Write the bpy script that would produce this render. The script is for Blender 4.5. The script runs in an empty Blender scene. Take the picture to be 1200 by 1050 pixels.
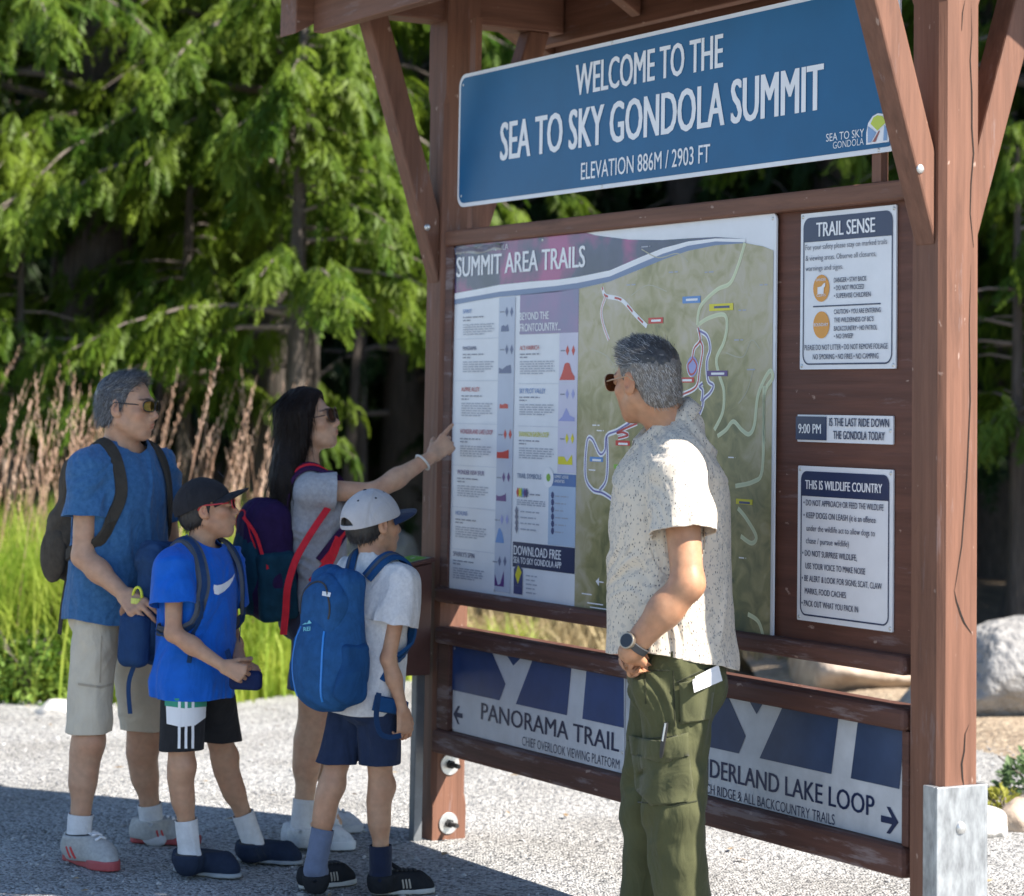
import bpy, bmesh, math, random
import numpy as np
from mathutils import Vector, Matrix
from mathutils.bvhtree import BVHTree

SC = bpy.context.scene
COL = SC.collection

# ------------------------------------------------------------------ camera
FPX = 2850.0                      # focal length in pixels of a 1200 px wide picture
PITCH, ROLL, EYE, PPY = math.radians(4.4), math.radians(1.0), 1.56, 263.0
cF = np.array([0, math.cos(PITCH), math.sin(PITCH)])
_r0 = np.array([1.0, 0, 0]); _u0 = np.array([0, -math.sin(PITCH), math.cos(PITCH)])
cR = math.cos(ROLL) * _r0 + math.sin(ROLL) * _u0
cU = -math.sin(ROLL) * _r0 + math.cos(ROLL) * _u0
cC = np.array([0, 0, EYE])
cam_d = bpy.data.cameras.new('camera')
cam = bpy.data.objects.new('camera', cam_d); COL.objects.link(cam)
cam_d.sensor_fit = 'HORIZONTAL'; cam_d.sensor_width = 36.0
cam_d.lens = FPX * 36.0 / 1200.0
cam_d.shift_y = -(525 - PPY) / 1200.0
cam_d.clip_start = 0.1; cam_d.clip_end = 400
cam.matrix_world = Matrix(((cR[0], cU[0], -cF[0], 0), (cR[1], cU[1], -cF[1], 0),
                           (cR[2], cU[2], -cF[2], EYE), (0, 0, 0, 1)))
cam_d.dof.use_dof = True
cam_d.dof.focus_distance = 7.3
cam_d.dof.aperture_fstop = 3.3
SC.camera = cam

def ray(x, y): return cF + (x - 600) / FPX * cR + (PPY - y) / FPX * cU
def P(x, y, Y):
    "the point seen at photo pixel (x, y) at depth Y metres"
    d = ray(x, y); return cC + d * (Y / d[1])
def G(x, y, z=0.0):
    "the point of the ground seen at photo pixel (x, y)"
    d = ray(x, y); return cC + d * ((z - EYE) / d[2])

# ------------------------------------------------------------------ kiosk frame: u along the board, n out of its front
kU = np.array([0.5043264, -0.86351311, 0.0]); kN = np.array([-0.86351311, -0.5043264, 0.0])
kO = np.array([-0.227390, 9.085306, 0.0])
def W(u, n, z): return kO + u * kU + n * kN + np.array([0, 0, z])
def bp(x, y, n=0.05):
    "photo pixel -> (u, z) on the board plane n"
    d = ray(x, y); t = (n - (cC - kO) @ kN) / (d @ kN); q = cC + d * t - kO
    return float(q @ kU), float(q[2])

# ------------------------------------------------------------------ sky, sun, exposure
SUN = 0.87 * kU - 0.56 * kN + np.array([0, 0, 1.0]); SUN /= np.linalg.norm(SUN)
sun_el = math.asin(SUN[2]); sun_az = math.atan2(SUN[0], SUN[1])
world = bpy.data.worlds.new("World"); SC.world = world; world.use_nodes = True
nt = world.node_tree; nt.nodes.clear()
sky = nt.nodes.new('ShaderNodeTexSky'); sky.sky_type = 'NISHITA'; sky.sun_disc = False
sky.sun_elevation = sun_el; sky.sun_rotation = sun_az
sky.air_density = 1.0; sky.dust_density = 0.4; sky.ozone_density = 2.5; sky.altitude = 900
bg = nt.nodes.new('ShaderNodeBackground'); bg.inputs[1].default_value = 0.095
wo = nt.nodes.new('ShaderNodeOutputWorld')
nt.links.new(sky.outputs[0], bg.inputs[0]); nt.links.new(bg.outputs[0], wo.inputs[0])
sl = bpy.data.lights.new('sun', 'SUN'); sl.energy = 5.0; sl.angle = math.radians(0.53); sl.color = (1.0, 0.93, 0.84)
so = bpy.data.objects.new('sun', sl); COL.objects.link(so)
so.rotation_euler = Vector(SUN).to_track_quat('Z', 'Y').to_euler(); so.location = (6, -3, 12)
SC.view_settings.view_transform = 'Standard'; SC.view_settings.look = 'None'
SC.view_settings.exposure = 1.40; SC.view_settings.gamma = 1.0; SC.view_settings.use_curve_mapping = False
SC.render.engine = 'CYCLES'
SC.cycles.max_bounces = 6; SC.cycles.diffuse_bounces = 3; SC.cycles.glossy_bounces = 2
SC.cycles.transmission_bounces = 3; SC.cycles.transparent_max_bounces = 6
SC.cycles.use_denoising = True
try: SC.cycles.denoiser = 'OPENIMAGEDENOISE'
except Exception: pass

RNG = np.random.default_rng(7); random.seed(7)

# ------------------------------------------------------------------ materials
MATS = {}
def mat(name, col, rough=0.6, var=0.0, vscale=8.0, bump=0.0, bscale=60.0, metal=0.0, spec=0.5, stretch=(1, 1, 1), col2=None, coord='Object', sheen=0.0, bdist=0.01, attr=None):
    if name in MATS: return MATS[name]
    m = bpy.data.materials.new(name); m.use_nodes = True; t = m.node_tree
    b = t.nodes['Principled BSDF']
    b.inputs['Roughness'].default_value = rough; b.inputs['Metallic'].default_value = metal
    b.inputs['Specular IOR Level'].default_value = spec
    if sheen: b.inputs['Sheen Weight'].default_value = sheen
    b.inputs['Base Color'].default_value = (*col, 1)
    tc = t.nodes.new('ShaderNodeTexCoord'); mp = t.nodes.new('ShaderNodeMapping'); mp.inputs['Scale'].default_value = stretch
    t.links.new(tc.outputs[coord], mp.inputs[0])
    if var or col2:
        n = t.nodes.new('ShaderNodeTexNoise'); n.inputs['Scale'].default_value = vscale; n.inputs['Detail'].default_value = 6; n.inputs['Roughness'].default_value = 0.65
        t.links.new(mp.outputs[0], n.inputs[0])
        r = t.nodes.new('ShaderNodeMapRange'); r.inputs['From Min'].default_value = 0.3; r.inputs['From Max'].default_value = 0.7
        t.links.new(n.outputs[0], r.inputs[0])
        mx = t.nodes.new('ShaderNodeMix'); mx.data_type = 'RGBA'
        c2 = col2 if col2 else tuple(min(1, c * (1 + var)) for c in col)
        c1 = col if col2 else tuple(c * (1 - var) for c in col)
        mx.inputs['A'].default_value = (*c1, 1); mx.inputs['B'].default_value = (*c2, 1)
        t.links.new(r.outputs[0], mx.inputs['Factor']); t.links.new(mx.outputs['Result'], b.inputs['Base Color'])
    if bump:
        n2 = t.nodes.new('ShaderNodeTexNoise'); n2.inputs['Scale'].default_value = bscale; n2.inputs['Detail'].default_value = 5
        t.links.new(mp.outputs[0], n2.inputs[0])
        bn = t.nodes.new('ShaderNodeBump'); bn.inputs['Strength'].default_value = bump; bn.inputs['Distance'].default_value = bdist
        t.links.new(n2.outputs[0], bn.inputs['Height']); t.links.new(bn.outputs[0], b.inputs['Normal'])
    MATS[name] = m
    return m

def srgb(r, g, b):
    f = lambda c: ((c / 255 + 0.055) / 1.055) ** 2.4 if c > 10 else c / 255 / 12.92
    return (f(r), f(g), f(b))

# ------------------------------------------------------------------ object helpers
def empty(name, loc=(0, 0, 0), rz=0.0, parent=None):
    o = bpy.data.objects.new(name, None); COL.objects.link(o)
    o.location = loc; o.rotation_euler = (0, 0, rz); o.empty_display_size = 0.1
    if parent: o.parent = parent
    return o
def tag(o, label=None, cat=None, group=None, kind=None):
    if label: o['label'] = label
    if cat: o['category'] = cat
    if group: o['group'] = group
    if kind: o['kind'] = kind
    return o
def mesh_obj(name, v, f, m, parent=None, smooth=False, bevel=0.0, mats=None, fmat=None, world=False):
    me = bpy.data.meshes.new(name)
    me.from_pydata([tuple(map(float, q)) for q in v], [], [tuple(map(int, q)) for q in f]); me.update()
    return link_mesh(name, me, m, parent, smooth, bevel, mats, fmat, world)
def link_mesh(name, me, m, parent=None, smooth=False, bevel=0.0, mats=None, fmat=None, world=False):
    o = bpy.data.objects.new(name, me); COL.objects.link(o)
    for q in (mats or [m]): me.materials.append(q)
    if fmat is not None: me.polygons.foreach_set('material_index', np.asarray(fmat, dtype=np.int32))
    if smooth: me.polygons.foreach_set('use_smooth', np.ones(len(me.polygons), dtype=bool))
    if bevel:
        b = o.modifiers.new('bevel', 'BEVEL'); b.width = bevel; b.segments = 2; b.limit_method = 'ANGLE'; b.angle_limit = 0.6
    if parent:
        o.parent = parent
        if world: o.matrix_parent_inverse = world_matrix(parent).inverted()
    return o
def world_matrix(o):
    m = Matrix.LocRotScale(o.location, o.rotation_euler, o.scale)
    return (world_matrix(o.parent) @ o.matrix_parent_inverse @ m) if o.parent else m

class MB:
    "collects shapes into one mesh"
    def __init__(s): s.v = []; s.f = []; s.fm = []
    def add(s, v, f, mi=0):
        k = len(s.v); s.v += [tuple(map(float, q)) for q in v]; s.f += [tuple(int(i) + k for i in q) for q in f]; s.fm += [mi] * len(f)
    def box(s, a, b, mi=0):
        (x0, y0, z0), (x1, y1, z1) = a, b
        v = [(x0,y0,z0),(x1,y0,z0),(x1,y1,z0),(x0,y1,z0),(x0,y0,z1),(x1,y0,z1),(x1,y1,z1),(x0,y1,z1)]
        s.add(v, [(0,3,2,1),(4,5,6,7),(0,1,5,4),(1,2,6,5),(2,3,7,6),(3,0,4,7)], mi)
    def beam(s, p, q, w, h, up=(0, 0, 1), mi=0):
        p, q = Vector(p), Vector(q); d = (q - p).normalized(); sd = d.cross(Vector(up)).normalized(); u2 = sd.cross(d)
        v = []
        for c in (p, q):
            for a, b in ((-1,-1),(1,-1),(1,1),(-1,1)): v.append(c + sd * (a * w / 2) + u2 * (b * h / 2))
        s.add(v, [(0,3,2,1),(4,5,6,7),(0,1,5,4),(1,2,6,5),(2,3,7,6),(3,0,4,7)], mi)
    def tube(s, pts, rad, seg=8, mi=0, cap=True):
        pts = [Vector(p) for p in pts]; n = len(pts)
        if not hasattr(rad, '__len__'): rad = [rad] * n
        v = []; f = []; prev = None
        for i, p in enumerate(pts):
            d = (pts[min(i+1, n-1)] - pts[max(i-1, 0)]).normalized()
            if prev is None: a = d.orthogonal().normalized()
            else: a = (prev - d * prev.dot(d)).normalized()
            prev = a; b = d.cross(a)
            for k in range(seg):
                t = 2 * math.pi * k / seg; v.append(p + (a * math.cos(t) + b * math.sin(t)) * rad[i])
        for i in range(n - 1):
            for k in range(seg):
                k2 = (k + 1) % seg; f.append((i*seg+k, i*seg+k2, (i+1)*seg+k2, (i+1)*seg+k))
        if cap: f.append(tuple(range(seg-1, -1, -1))); f.append(tuple((n-1)*seg+k for k in range(seg)))
        s.add(v, f, mi)
    def prism(s, poly, lo, hi, fn, mi=0):
        "closed polygon (2D list) extruded between lo and hi; fn(a, b, h) -> xyz"
        n = len(poly); v = [fn(a, b, lo) for a, b in poly] + [fn(a, b, hi) for a, b in poly]
        f = [tuple(range(n-1, -1, -1)), tuple(range(n, 2*n))] + [(i, (i+1) % n, (i+1) % n + n, i + n) for i in range(n)]
        s.add(v, f, mi)
    def build(s, name, m, parent=None, smooth=False, bevel=0.0, mats=None, world=False, fixn=True):
        o = mesh_obj(name, s.v, s.f, m, parent, smooth, bevel, mats, s.fm if mats else None, world)
        if fixn:
            bm = bmesh.new(); bm.from_mesh(o.data); bmesh.ops.recalc_face_normals(bm, faces=bm.faces); bm.to_mesh(o.data); bm.free()
        return o

_tc = {}
def text_mesh(s, bold=0.0, space=1.0):
    "vertices (2D array) and faces of a line of lettering; cap height comes out near 0.7"
    key = (s, bold, space)
    if key in _tc: return _tc[key]
    c = bpy.data.curves.new('txt', 'FONT'); c.body = s; c.size = 1.0; c.fill_mode = 'FRONT'; c.resolution_u = 3; c.offset = bold; c.space_character = space
    o = bpy.data.objects.new('txt', c); COL.objects.link(o)
    dg = bpy.context.evaluated_depsgraph_get(); dg.update()
    me = bpy.data.meshes.new_from_object(o.evaluated_get(dg))
    v = np.array([q.co[:2] for q in me.vertices]).reshape(-1, 2); f = [tuple(p.vertices) for p in me.polygons]
    bpy.data.objects.remove(o); bpy.data.curves.remove(c); bpy.data.meshes.remove(me)
    _tc[key] = (v, f)
    return v, f
# ------------------------------------------------------------------ ground
def ground_material():
    m = bpy.data.materials.new('gravel'); m.use_nodes = True; t = m.node_tree; b = t.nodes['Principled BSDF']
    N = t.nodes.new; L = t.links.new
    tc = N('ShaderNodeTexCoord')
    v1 = N('ShaderNodeTexVoronoi'); v1.inputs['Scale'].default_value = 105; L(tc.outputs['Object'], v1.inputs['Vector'])
    v2 = N('ShaderNodeTexVoronoi'); v2.inputs['Scale'].default_value = 38; v2.inputs['Randomness'].default_value = 1; L(tc.outputs['Object'], v2.inputs['Vector'])
    n1 = N('ShaderNodeTexNoise'); n1.inputs['Scale'].default_value = 1.3; n1.inputs['Detail'].default_value = 8; L(tc.outputs['Object'], n1.inputs['Vector'])
    n2 = N('ShaderNodeTexNoise'); n2.inputs['Scale'].default_value = 30; n2.inputs['Detail'].default_value = 6; L(tc.outputs['Object'], n2.inputs['Vector'])
    r = N('ShaderNodeValToRGB'); e = r.color_ramp.elements
    e[0].position = 0.0; e[0].color = (0.10, 0.10, 0.10, 1); e[1].position = 1.0; e[1].color = (0.62, 0.61, 0.59, 1)
    for p, c in ((0.16, (0.22, 0.22, 0.22, 1)), (0.4, (0.40, 0.40, 0.39, 1)), (0.75, (0.48, 0.475, 0.46, 1))):
        q = e.new(p); q.color = c
    sp = N('ShaderNodeSeparateColor'); L(v1.outputs['Color'], sp.inputs[0])
    L(sp.outputs[0], r.inputs[0])
    mx = N('ShaderNodeMix'); mx.data_type = 'RGBA'; mx.blend_type = 'MULTIPLY'; mx.inputs['Factor'].default_value = 0.55
    r2 = N('ShaderNodeValToRGB'); r2.color_ramp.elements[0].position = 0.32; r2.color_ramp.elements[0].color = (0.50, 0.475, 0.44, 1); r2.color_ramp.elements[1].position = 0.60; r2.color_ramp.elements[1].color = (1, 1, 1, 1)
    L(n1.outputs[0], r2.inputs[0]); L(r.outputs[0], mx.inputs['A']); L(r2.outputs[0], mx.inputs['B'])
    # brown earth and needles beyond the path: mask from distance
    sx = N('ShaderNodeSeparateXYZ'); L(tc.outputs['Object'], sx.inputs[0])
    L(mx.outputs['Result'], b.inputs['Base Color']); b.inputs['Roughness'].default_value = 0.95; b.inputs['Specular IOR Level'].default_value = 0.2
    ad = N('ShaderNodeMath'); ad.operation = 'ADD'; L(v1.outputs['Distance'], ad.inputs[0]); L(v2.outputs['Distance'], ad.inputs[1])
    ad2 = N('ShaderNodeMath'); ad2.operation = 'ADD'; L(ad.outputs[0], ad2.inputs[0]); L(n2.outputs[0], ad2.inputs[1])
    bn = N('ShaderNodeBump'); bn.invert = True; bn.inputs['Strength'].default_value = 0.9; bn.inputs['Distance'].default_value = 0.012
    L(ad2.outputs[0], bn.inputs['Height']); L(bn.outputs[0], b.inputs['Normal'])
    return m
M_GRAVEL = ground_material()
M_SOIL = mat('forest_floor', (0.05, 0.035, 0.022), 0.95, bump=0.8, bscale=14, vscale=5, col2=(0.22, 0.16, 0.10), bdist=0.05)
M_MULCH = mat('wood_mulch', (0.16, 0.11, 0.07), 0.95, bump=0.9, bscale=40, vscale=22, col2=(0.52, 0.42, 0.30), bdist=0.03)

def grid_sheet(name, x0, x1, y0, y1, nx, ny, zf, m):
    xs = np.linspace(x0, x1, nx); ys = np.linspace(y0, y1, ny)
    v = [(x, y, zf(x, y)) for y in ys for x in xs]
    f = [(j*nx+i, j*nx+i+1, (j+1)*nx+i+1, (j+1)*nx+i) for j in range(ny-1) for i in range(nx-1)]
    return mesh_obj(name, v, f, m, smooth=True)
def soil_z(x, y):
    s = 0.05 * math.sin(x * 0.9 + y * 0.4) * math.sin(y * 0.7) + 0.03 * math.sin(2.3 * x + 1.1 * y)
    edge = min(1.0, max(0.0, (y - 14.5) / 6.0))
    return -0.04 + edge * (0.04 + s + 0.02 * max(0, y - 16)) if y < 90 else 1.5
tag(grid_sheet('ground', -120, 120, -20, 220, 90, 140, lambda x, y: -0.04 if y < 14 else soil_z(x, y), M_SOIL), kind='structure')
# the gravel path with an uneven far edge
gv = []; gf = []
far = [(-9, 12.2), (-6, 12.6), (-4.5, 12.9), (-3.2, 13.1), (-2.6, 13.3), (-1.9, 13.0), (-1.2, 13.6), (-.5, 14.6), (0.3, 15.4), (1.2, 15.0), (1.9, 13.4), (2.35, 11.9), (2.7, 11.2), (3.6, 11.0), (6, 11.2), (10, 11.5)]
xs = np.linspace(-9, 10, 120); fy = np.interp(xs, [a for a, b in far], [b for a, b in far]) + 0.10 * np.sin(xs * 5.1) + 0.06 * np.sin(xs * 13.7)
nyg = 60
for j in range(nyg):
    for i, x in enumerate(xs):
        t = j / (nyg - 1); y = -30 + (fy[i] + 30) * t; x = x if t > .6 else x*(1 + 2.5*(.6 - t))
        gv.append((x, y, 0.006 * math.sin(x * 2.1) * math.sin(y * 1.7) - (0.03 if j == nyg - 1 else 0)))
for j in range(nyg - 1):
    for i in range(119): gf.append((j*120+i, j*120+i+1, (j+1)*120+i+1, (j+1)*120+i))
tag(mesh_obj('gravel_path', gv, gf, M_GRAVEL, smooth=True), kind='structure')
# dry wood mulch behind the kiosk on the right
mv = []; mf = []
for j in range(24):
    for i in range(40):
        x = 1.5 + 9 * i / 39; y0 = np.interp(x, [a for a, b in far], [b for a, b in far]) - 0.25; y = y0 + 6.5 * j / 23
        mv.append((x, y, -0.03 + 0.05 * min(1, j / 3) + 0.03 * math.sin(3 * x + y) * min(1, j / 3)))
for j in range(23):
    for i in range(39): mf.append((j*40+i, j*40+i+1, (j+1)*40+i+1, (j+1)*40+i))
tag(mesh_obj('mulch_bed', mv, mf, M_MULCH, smooth=True), kind='structure')

# ------------------------------------------------------------------ kiosk
def wood(name, col, axis, wear=0.0):
    st = [14, 14, 14]; st[axis] = 0.7
    m = mat(name, col, 0.62, var=0.24, vscale=3.0, bump=0.35, bscale=5.0, stretch=tuple(st), spec=0.3, bdist=0.006)
    t = m.node_tree; b = t.nodes['Principled BSDF']
    # worn specks where the stain has flaked
    tc = t.nodes.new('ShaderNodeTexCoord'); n = t.nodes.new('ShaderNodeTexNoise'); n.inputs['Scale'].default_value = 34; n.inputs['Detail'].default_value = 3
    mp = t.nodes.new('ShaderNodeMapping'); s2 = [1, 1, 1]; s2[axis] = 0.5; mp.inputs['Scale'].default_value = s2
    t.links.new(tc.outputs['Object'], mp.inputs[0]); t.links.new(mp.outputs[0], n.inputs[0])
    r = t.nodes.new('ShaderNodeMapRange'); r.inputs['From Min'].default_value = 0.70; r.inputs['From Max'].default_value = 0.735; r.inputs['To Max'].default_value = 0.7
    t.links.new(n.outputs[0], r.inputs[0])
    mx = t.nodes.new('ShaderNodeMix'); mx.data_type = 'RGBA'; mx.inputs['B'].default_value = (0.42, 0.30, 0.24, 1)
    src = b.inputs['Base Color'].links[0].from_socket
    t.links.new(src, mx.inputs['A']); t.links.new(r.outputs[0], mx.inputs['Factor']); t.links.new(mx.outputs['Result'], b.inputs['Base Color'])
    # long weathered streaks and darker stains along the grain
    for sc, lo, hi, colr, amt, st3 in ((7, .60 - wear, .68 - wear, (0.27, 0.22, 0.22, 1), .35 + wear*4, .12), (4, .56, .72, (0.045, 0.022, 0.017, 1), .45, .16)):
        m2 = t.nodes.new('ShaderNodeMapping'); s3 = [1, 1, 1]; s3[axis] = st3; m2.inputs['Scale'].default_value = s3; m2.inputs['Location'].default_value = (sc, 1.7*sc, .3)
        n3 = t.nodes.new('ShaderNodeTexNoise'); n3.inputs['Scale'].default_value = sc*3; n3.inputs['Detail'].default_value = 7; n3.inputs['Roughness'].default_value = .7; t.links.new(tc.outputs['Object'], m2.inputs[0]); t.links.new(m2.outputs[0], n3.inputs[0])
        r3 = t.nodes.new('ShaderNodeMapRange'); r3.inputs['From Min'].default_value = lo; r3.inputs['From Max'].default_value = hi; r3.inputs['To Max'].default_value = amt; t.links.new(n3.outputs[0], r3.inputs[0])
        x3 = t.nodes.new('ShaderNodeMix'); x3.data_type = 'RGBA'; x3.inputs['B'].default_value = colr; t.links.new(b.inputs['Base Color'].links[0].from_socket, x3.inputs['A']); t.links.new(r3.outputs[0], x3.inputs['Factor']); t.links.new(x3.outputs['Result'], b.inputs['Base Color'])
    return m
BR = (0.168, 0.079, 0.050)
W_X = wood('brown_stain_along', BR, 0); W_Y = wood('brown_stain_across', BR, 1); W_Z = wood('brown_stain_upright', BR, 2)
W_P = wood('brown_stain_panel', (0.120, 0.050, 0.034), 0)
W_R = wood('brown_stain_rail', (0.105, 0.048, 0.036), 0, .055)
M_ROOF = mat('roof_shingle', (0.10, 0.09, 0.085), 0.9, var=0.3, vscale=12, bump=0.6, bscale=18)
M_DECK = mat('roof_deck', (0.11, 0.06, 0.042), 0.7, var=0.3, vscale=4, stretch=(1, 8, 8), bump=0.3)
M_STEEL = mat('galvanised_steel', (0.36, 0.375, 0.385), 0.45, var=0.42, vscale=14, metal=0.6, bump=0.12, bscale=25, stretch=(2, 2, .8))
M_BOLT = mat('steel_bolt', (0.62, 0.62, 0.60), 0.38, metal=0.8, var=0.15, vscale=60)
M_BLACKROD = mat('dark_steel', (0.05, 0.05, 0.05), 0.5, metal=0.6)
M_CRACK = mat('wood_crack', (0.012, 0.008, 0.006), 0.95)

KROT = math.atan2(kU[1], kU[0])
kiosk = empty('information_kiosk', tuple(kO), KROT)
tag(kiosk, 'brown timber trail kiosk with two braced posts and a gable roof carrying the sign boards', 'kiosk')
UL = 2.81                                            # post spacing
# local axes: x = u, y = -n (front is negative y)
def post(u, base_z):
    m = MB(); h = 0.07; c = 0.017
    levels = [(base_z, 0), (0.635, 0), (0.675, c), (2.70, c), (2.735, 0), (3.19, 0)]
    if base_z < 0: levels[1] = (0.12, 0); levels[2] = (0.16, c)
    rings = []
    for z, cc in levels:
        cc = max(cc, 0.002)
        rings.append([(u+x, y, z) for x, y in ((h-cc,-h),(h,-h+cc),(h,h-cc),(h-cc,h),(-h+cc,h),(-h,h-cc),(-h,-h+cc),(-h+cc,-h))])
    v = [q for r in rings for q in r]; f = []
    for i in range(len(rings)-1):
        for k in range(8): f.append((i*8+k, i*8+(k+1) % 8, (i+1)*8+(k+1) % 8, (i+1)*8+k))
    f += [tuple(range(7, -1, -1)), tuple((len(rings)-1)*8+k for k in range(8))]
    m.add(v, f); return m
pl = post(0, -0.03).build('post', W_Z, kiosk); pr = post(UL, -0.03).build('post', W_Z, kiosk)
# checks (long drying cracks) in the near post: thin dark wedges let into the end face
ck = MB()
def crack(pts, w0):
    n = len(pts)
    for i in range(n - 1):
        (x0, y0), (x1, y1) = pts[i], pts[i+1]
        wa = w0 * math.sin(math.pi * (i + 0.15) / n); wb = w0 * math.sin(math.pi * (i + 1.15) / n) if i < n - 2 else 0.0006
        def on(x, y):
            d = ray(x, y); t = ((UL + 0.0708) - (cC - kO) @ kU) / (d @ kU); q = cC + d * t - kO; return -float(q @ kN), float(q[2])
        a0, b0 = on(x0, y0); a1, b1 = on(x1, y1)
        X = UL + 0.0712
        ck.add([(X, a0-wa, b0), (X, a0+wa, b0), (X, a1+wb, b1), (X, a1-wb, b1)], [(0, 1, 2, 3)])
crack([(1138, 0), (1139, 40), (1137, 70), (1139, 110), (1139, 150), (1141, 180), (1138, 215), (1137, 250), (1141, 290)], 0.0022)
crack([(1131, 0), (1128, 15), (1127, 36)], 0.0015)
crack([(1118, 690), (1121, 705), (1126, 720), (1130, 730), (1139, 743)], 0.0035)
crack([(1136, 848), (1131, 860), (1130, 880), (1127, 895), (1128, 912), (1130, 922)], 0.0028)
crack([(1138, 310), (1136, 380), (1137, 470), (1133, 560), (1127, 640), (1119, 690)], 0.0022)
ck.build('crack', M_CRACK, pr, fixn=False)
pb = MB()
pb.box((UL+0.0705, -0.092, -0.03), (UL+0.084, 0.072, 0.585)); pb.box((UL+0.026, -0.092, -0.03), (UL+0.0705, -0.0708, 0.585)); pb.box((UL-0.02, 0.0708, -0.03), (UL+0.084, 0.084, 0.585))
brk = pb.build('post_base', M_STEEL, kiosk, bevel=0.002)
def dome(m, c, axis, r, h, seg=14):
    a = Vector(axis).normalized(); e = a.orthogonal().normalized(); g = a.cross(e); v = []; f = []
    for i in range(5):
        t = i / 4 * math.pi / 2
        for k in range(seg):
            p = 2 * math.pi * k / seg; v.append(Vector(c) + (e * math.cos(p) + g * math.sin(p)) * r * math.cos(t) + a * h * math.sin(t))
    for i in range(4):
        for k in range(seg): f.append((i*seg+k, i*seg+(k+1) % seg, (i+1)*seg+(k+1) % seg, (i+1)*seg+k))
    m.add(v, f)
b = MB(); dome(b, (UL+0.084, -0.01, 0.475), (1, 0, 0), 0.017, 0.010); b.build('bolt', M_BOLT, brk, smooth=True)
for z, y in ((0.27, -0.002), (0.058, -0.004)):      # washers with protruding rods, inner face of the far post
    b = MB(); b.tube([(0.0705, y, z), (0.0755, y, z)], 0.039, 22); w = b.build('washer', M_BOLT, kiosk, bevel=0.001)
    b = MB(); b.tube([(0.0755, y, z), (0.088, y, z)], 0.016, 6); b.tube([(0.088, y, z), (0.139, y, z)], 0.0085, 10); b.build('bolt', M_BLACKROD, w)
# rails and board
def rail(name, z0, z1, y0, y1, u0=0.0702, u1=UL-0.0702, m=W_R, bev=0.012):
    b = MB(); b.box((u0, y0, z0), (u1, y1, z1)); return b.build(name, m, kiosk, bevel=bev)
b = MB(); b.box((0.0702, -0.034, 0.915), (UL-0.0702, -0.006, 2.165)); b.build('back_panel', W_P, kiosk)
rail('top_rail', 2.165, 2.222, -0.068, 0.045, m=W_X, bev=0.008)
rail('sill_rail', 0.862, 0.915, -0.085, 0.045, bev=0.014)
rail('upper_sign_rail', 0.712, 0.772, -0.080, 0.045, bev=0.014)
b = MB(); b.box((0.0702, -0.034, 0.402), (UL-0.0702, -0.006, 0.712)); b.build('lower_panel', W_P, kiosk)
rail('bottom_rail', 0.318, 0.402, -0.085, 0.045, bev=0.016)
for u0, u1 in ((0.0702, 0.155), (UL-0.10, UL-0.0702)):
    b = MB(); b.box((u0, -0.062, 0.402), (u1, -0.034, 0.712)); b.build('side_trim', W_R, kiosk, bevel=0.004)
for u0, u1 in ((0.0702, 0.128), ):
    b = MB(); b.box((u0, -0.060, 0.915), (u1, -0.034, 2.165)); b.build('side_trim', W_R, kiosk, bevel=0.004)
# tie beams across the posts, braces, purlins, rafters, roof
for u in (0.0, UL):
    b = MB(); b.box((u-0.072, -0.43, 3.012), (u+0.045, 0.455, 3.20)); b.build('tie_beam', W_Y, kiosk, bevel=0.006)
    for sgn in (-1, 1):
        def brace_end(nn, zz): return (u + 0.0, sgn * nn, zz)
        b = MB()
        for (n0, z0, n1, z1) in ((0.350, 3.012, 0.028, 2.05),):
            hw = 0.0425 / math.cos(math.atan(0.322/0.962)); x0, x1 = u-0.043, u+0.043
            q = [(sgn*(n0-hw), z0), (sgn*(n0+hw), z0), (sgn*0.071, z1-0.02), (sgn*0.071, z1+0.235)]
            v = [(x0, a, c) for a, c in q] + [(x1, a, c) for a, c in q]
            b.add(v, [(0,1,2,3),(7,6,5,4),(0,4,5,1),(1,5,6,2),(2,6,7,3),(3,7,4,0)])
        br = b.build('brace', W_Z, kiosk, bevel=0.007)
        if sgn == -1:
            b = MB(); dome(b, (u+0.0435, -0.125, 2.235), (1, 0, 0), 0.013, 0.006); b.build('bolt', M_BOLT, br, smooth=True)
b = MB(); b.box((-0.19, -0.50, 2.957), (UL+0.26, -0.452, 3.17)); b.build('fascia', W_X, kiosk, bevel=0.004)
b = MB(); b.box((-0.19, 0.462, 2.985), (UL+0.26, 0.51, 3.17)); b.build('fascia', W_X, kiosk, bevel=0.004)
b = MB(); b.box((-0.19, 0.556, 2.94), (UL+0.26, 0.60, 3.08)); b.build('gutter_board', W_X, kiosk, bevel=0.004)
b = MB(); b.box((-0.28, -0.055, 3.45), (UL+0.34, 0.055, 3.63)); b.build('ridge_beam', W_X, kiosk, bevel=0.004)
rk = 0.52                                             # roof rise per run
for u in (-0.262, 0.56, 1.4, 2.24, UL+0.33):
    for sgn in (-1, 1):
        b = MB(); w = 0.07 if u in (-0.262, UL+0.33) else 0.03
        z_e = 3.03
        lo = 0.57 if w > 0.05 else 0.448
        q = [(sgn*0.057, z_e+0.57*rk+0.12), (sgn*lo, z_e+0.12+(0.57-lo)*rk), (sgn*lo, z_e-0.082+(0.57-lo)*rk), (sgn*0.057, z_e+0.57*rk-0.08)]
        v = [(u-w, a, c) for a, c in q] + [(u+w, a, c) for a, c in q]
        b.add(v, [(0,1,2,3),(7,6,5,4),(0,4,5,1),(1,5,6,2),(2,6,7,3),(3,7,4,0)]); b.build('rafter', W_Y, kiosk, bevel=0.004)
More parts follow.
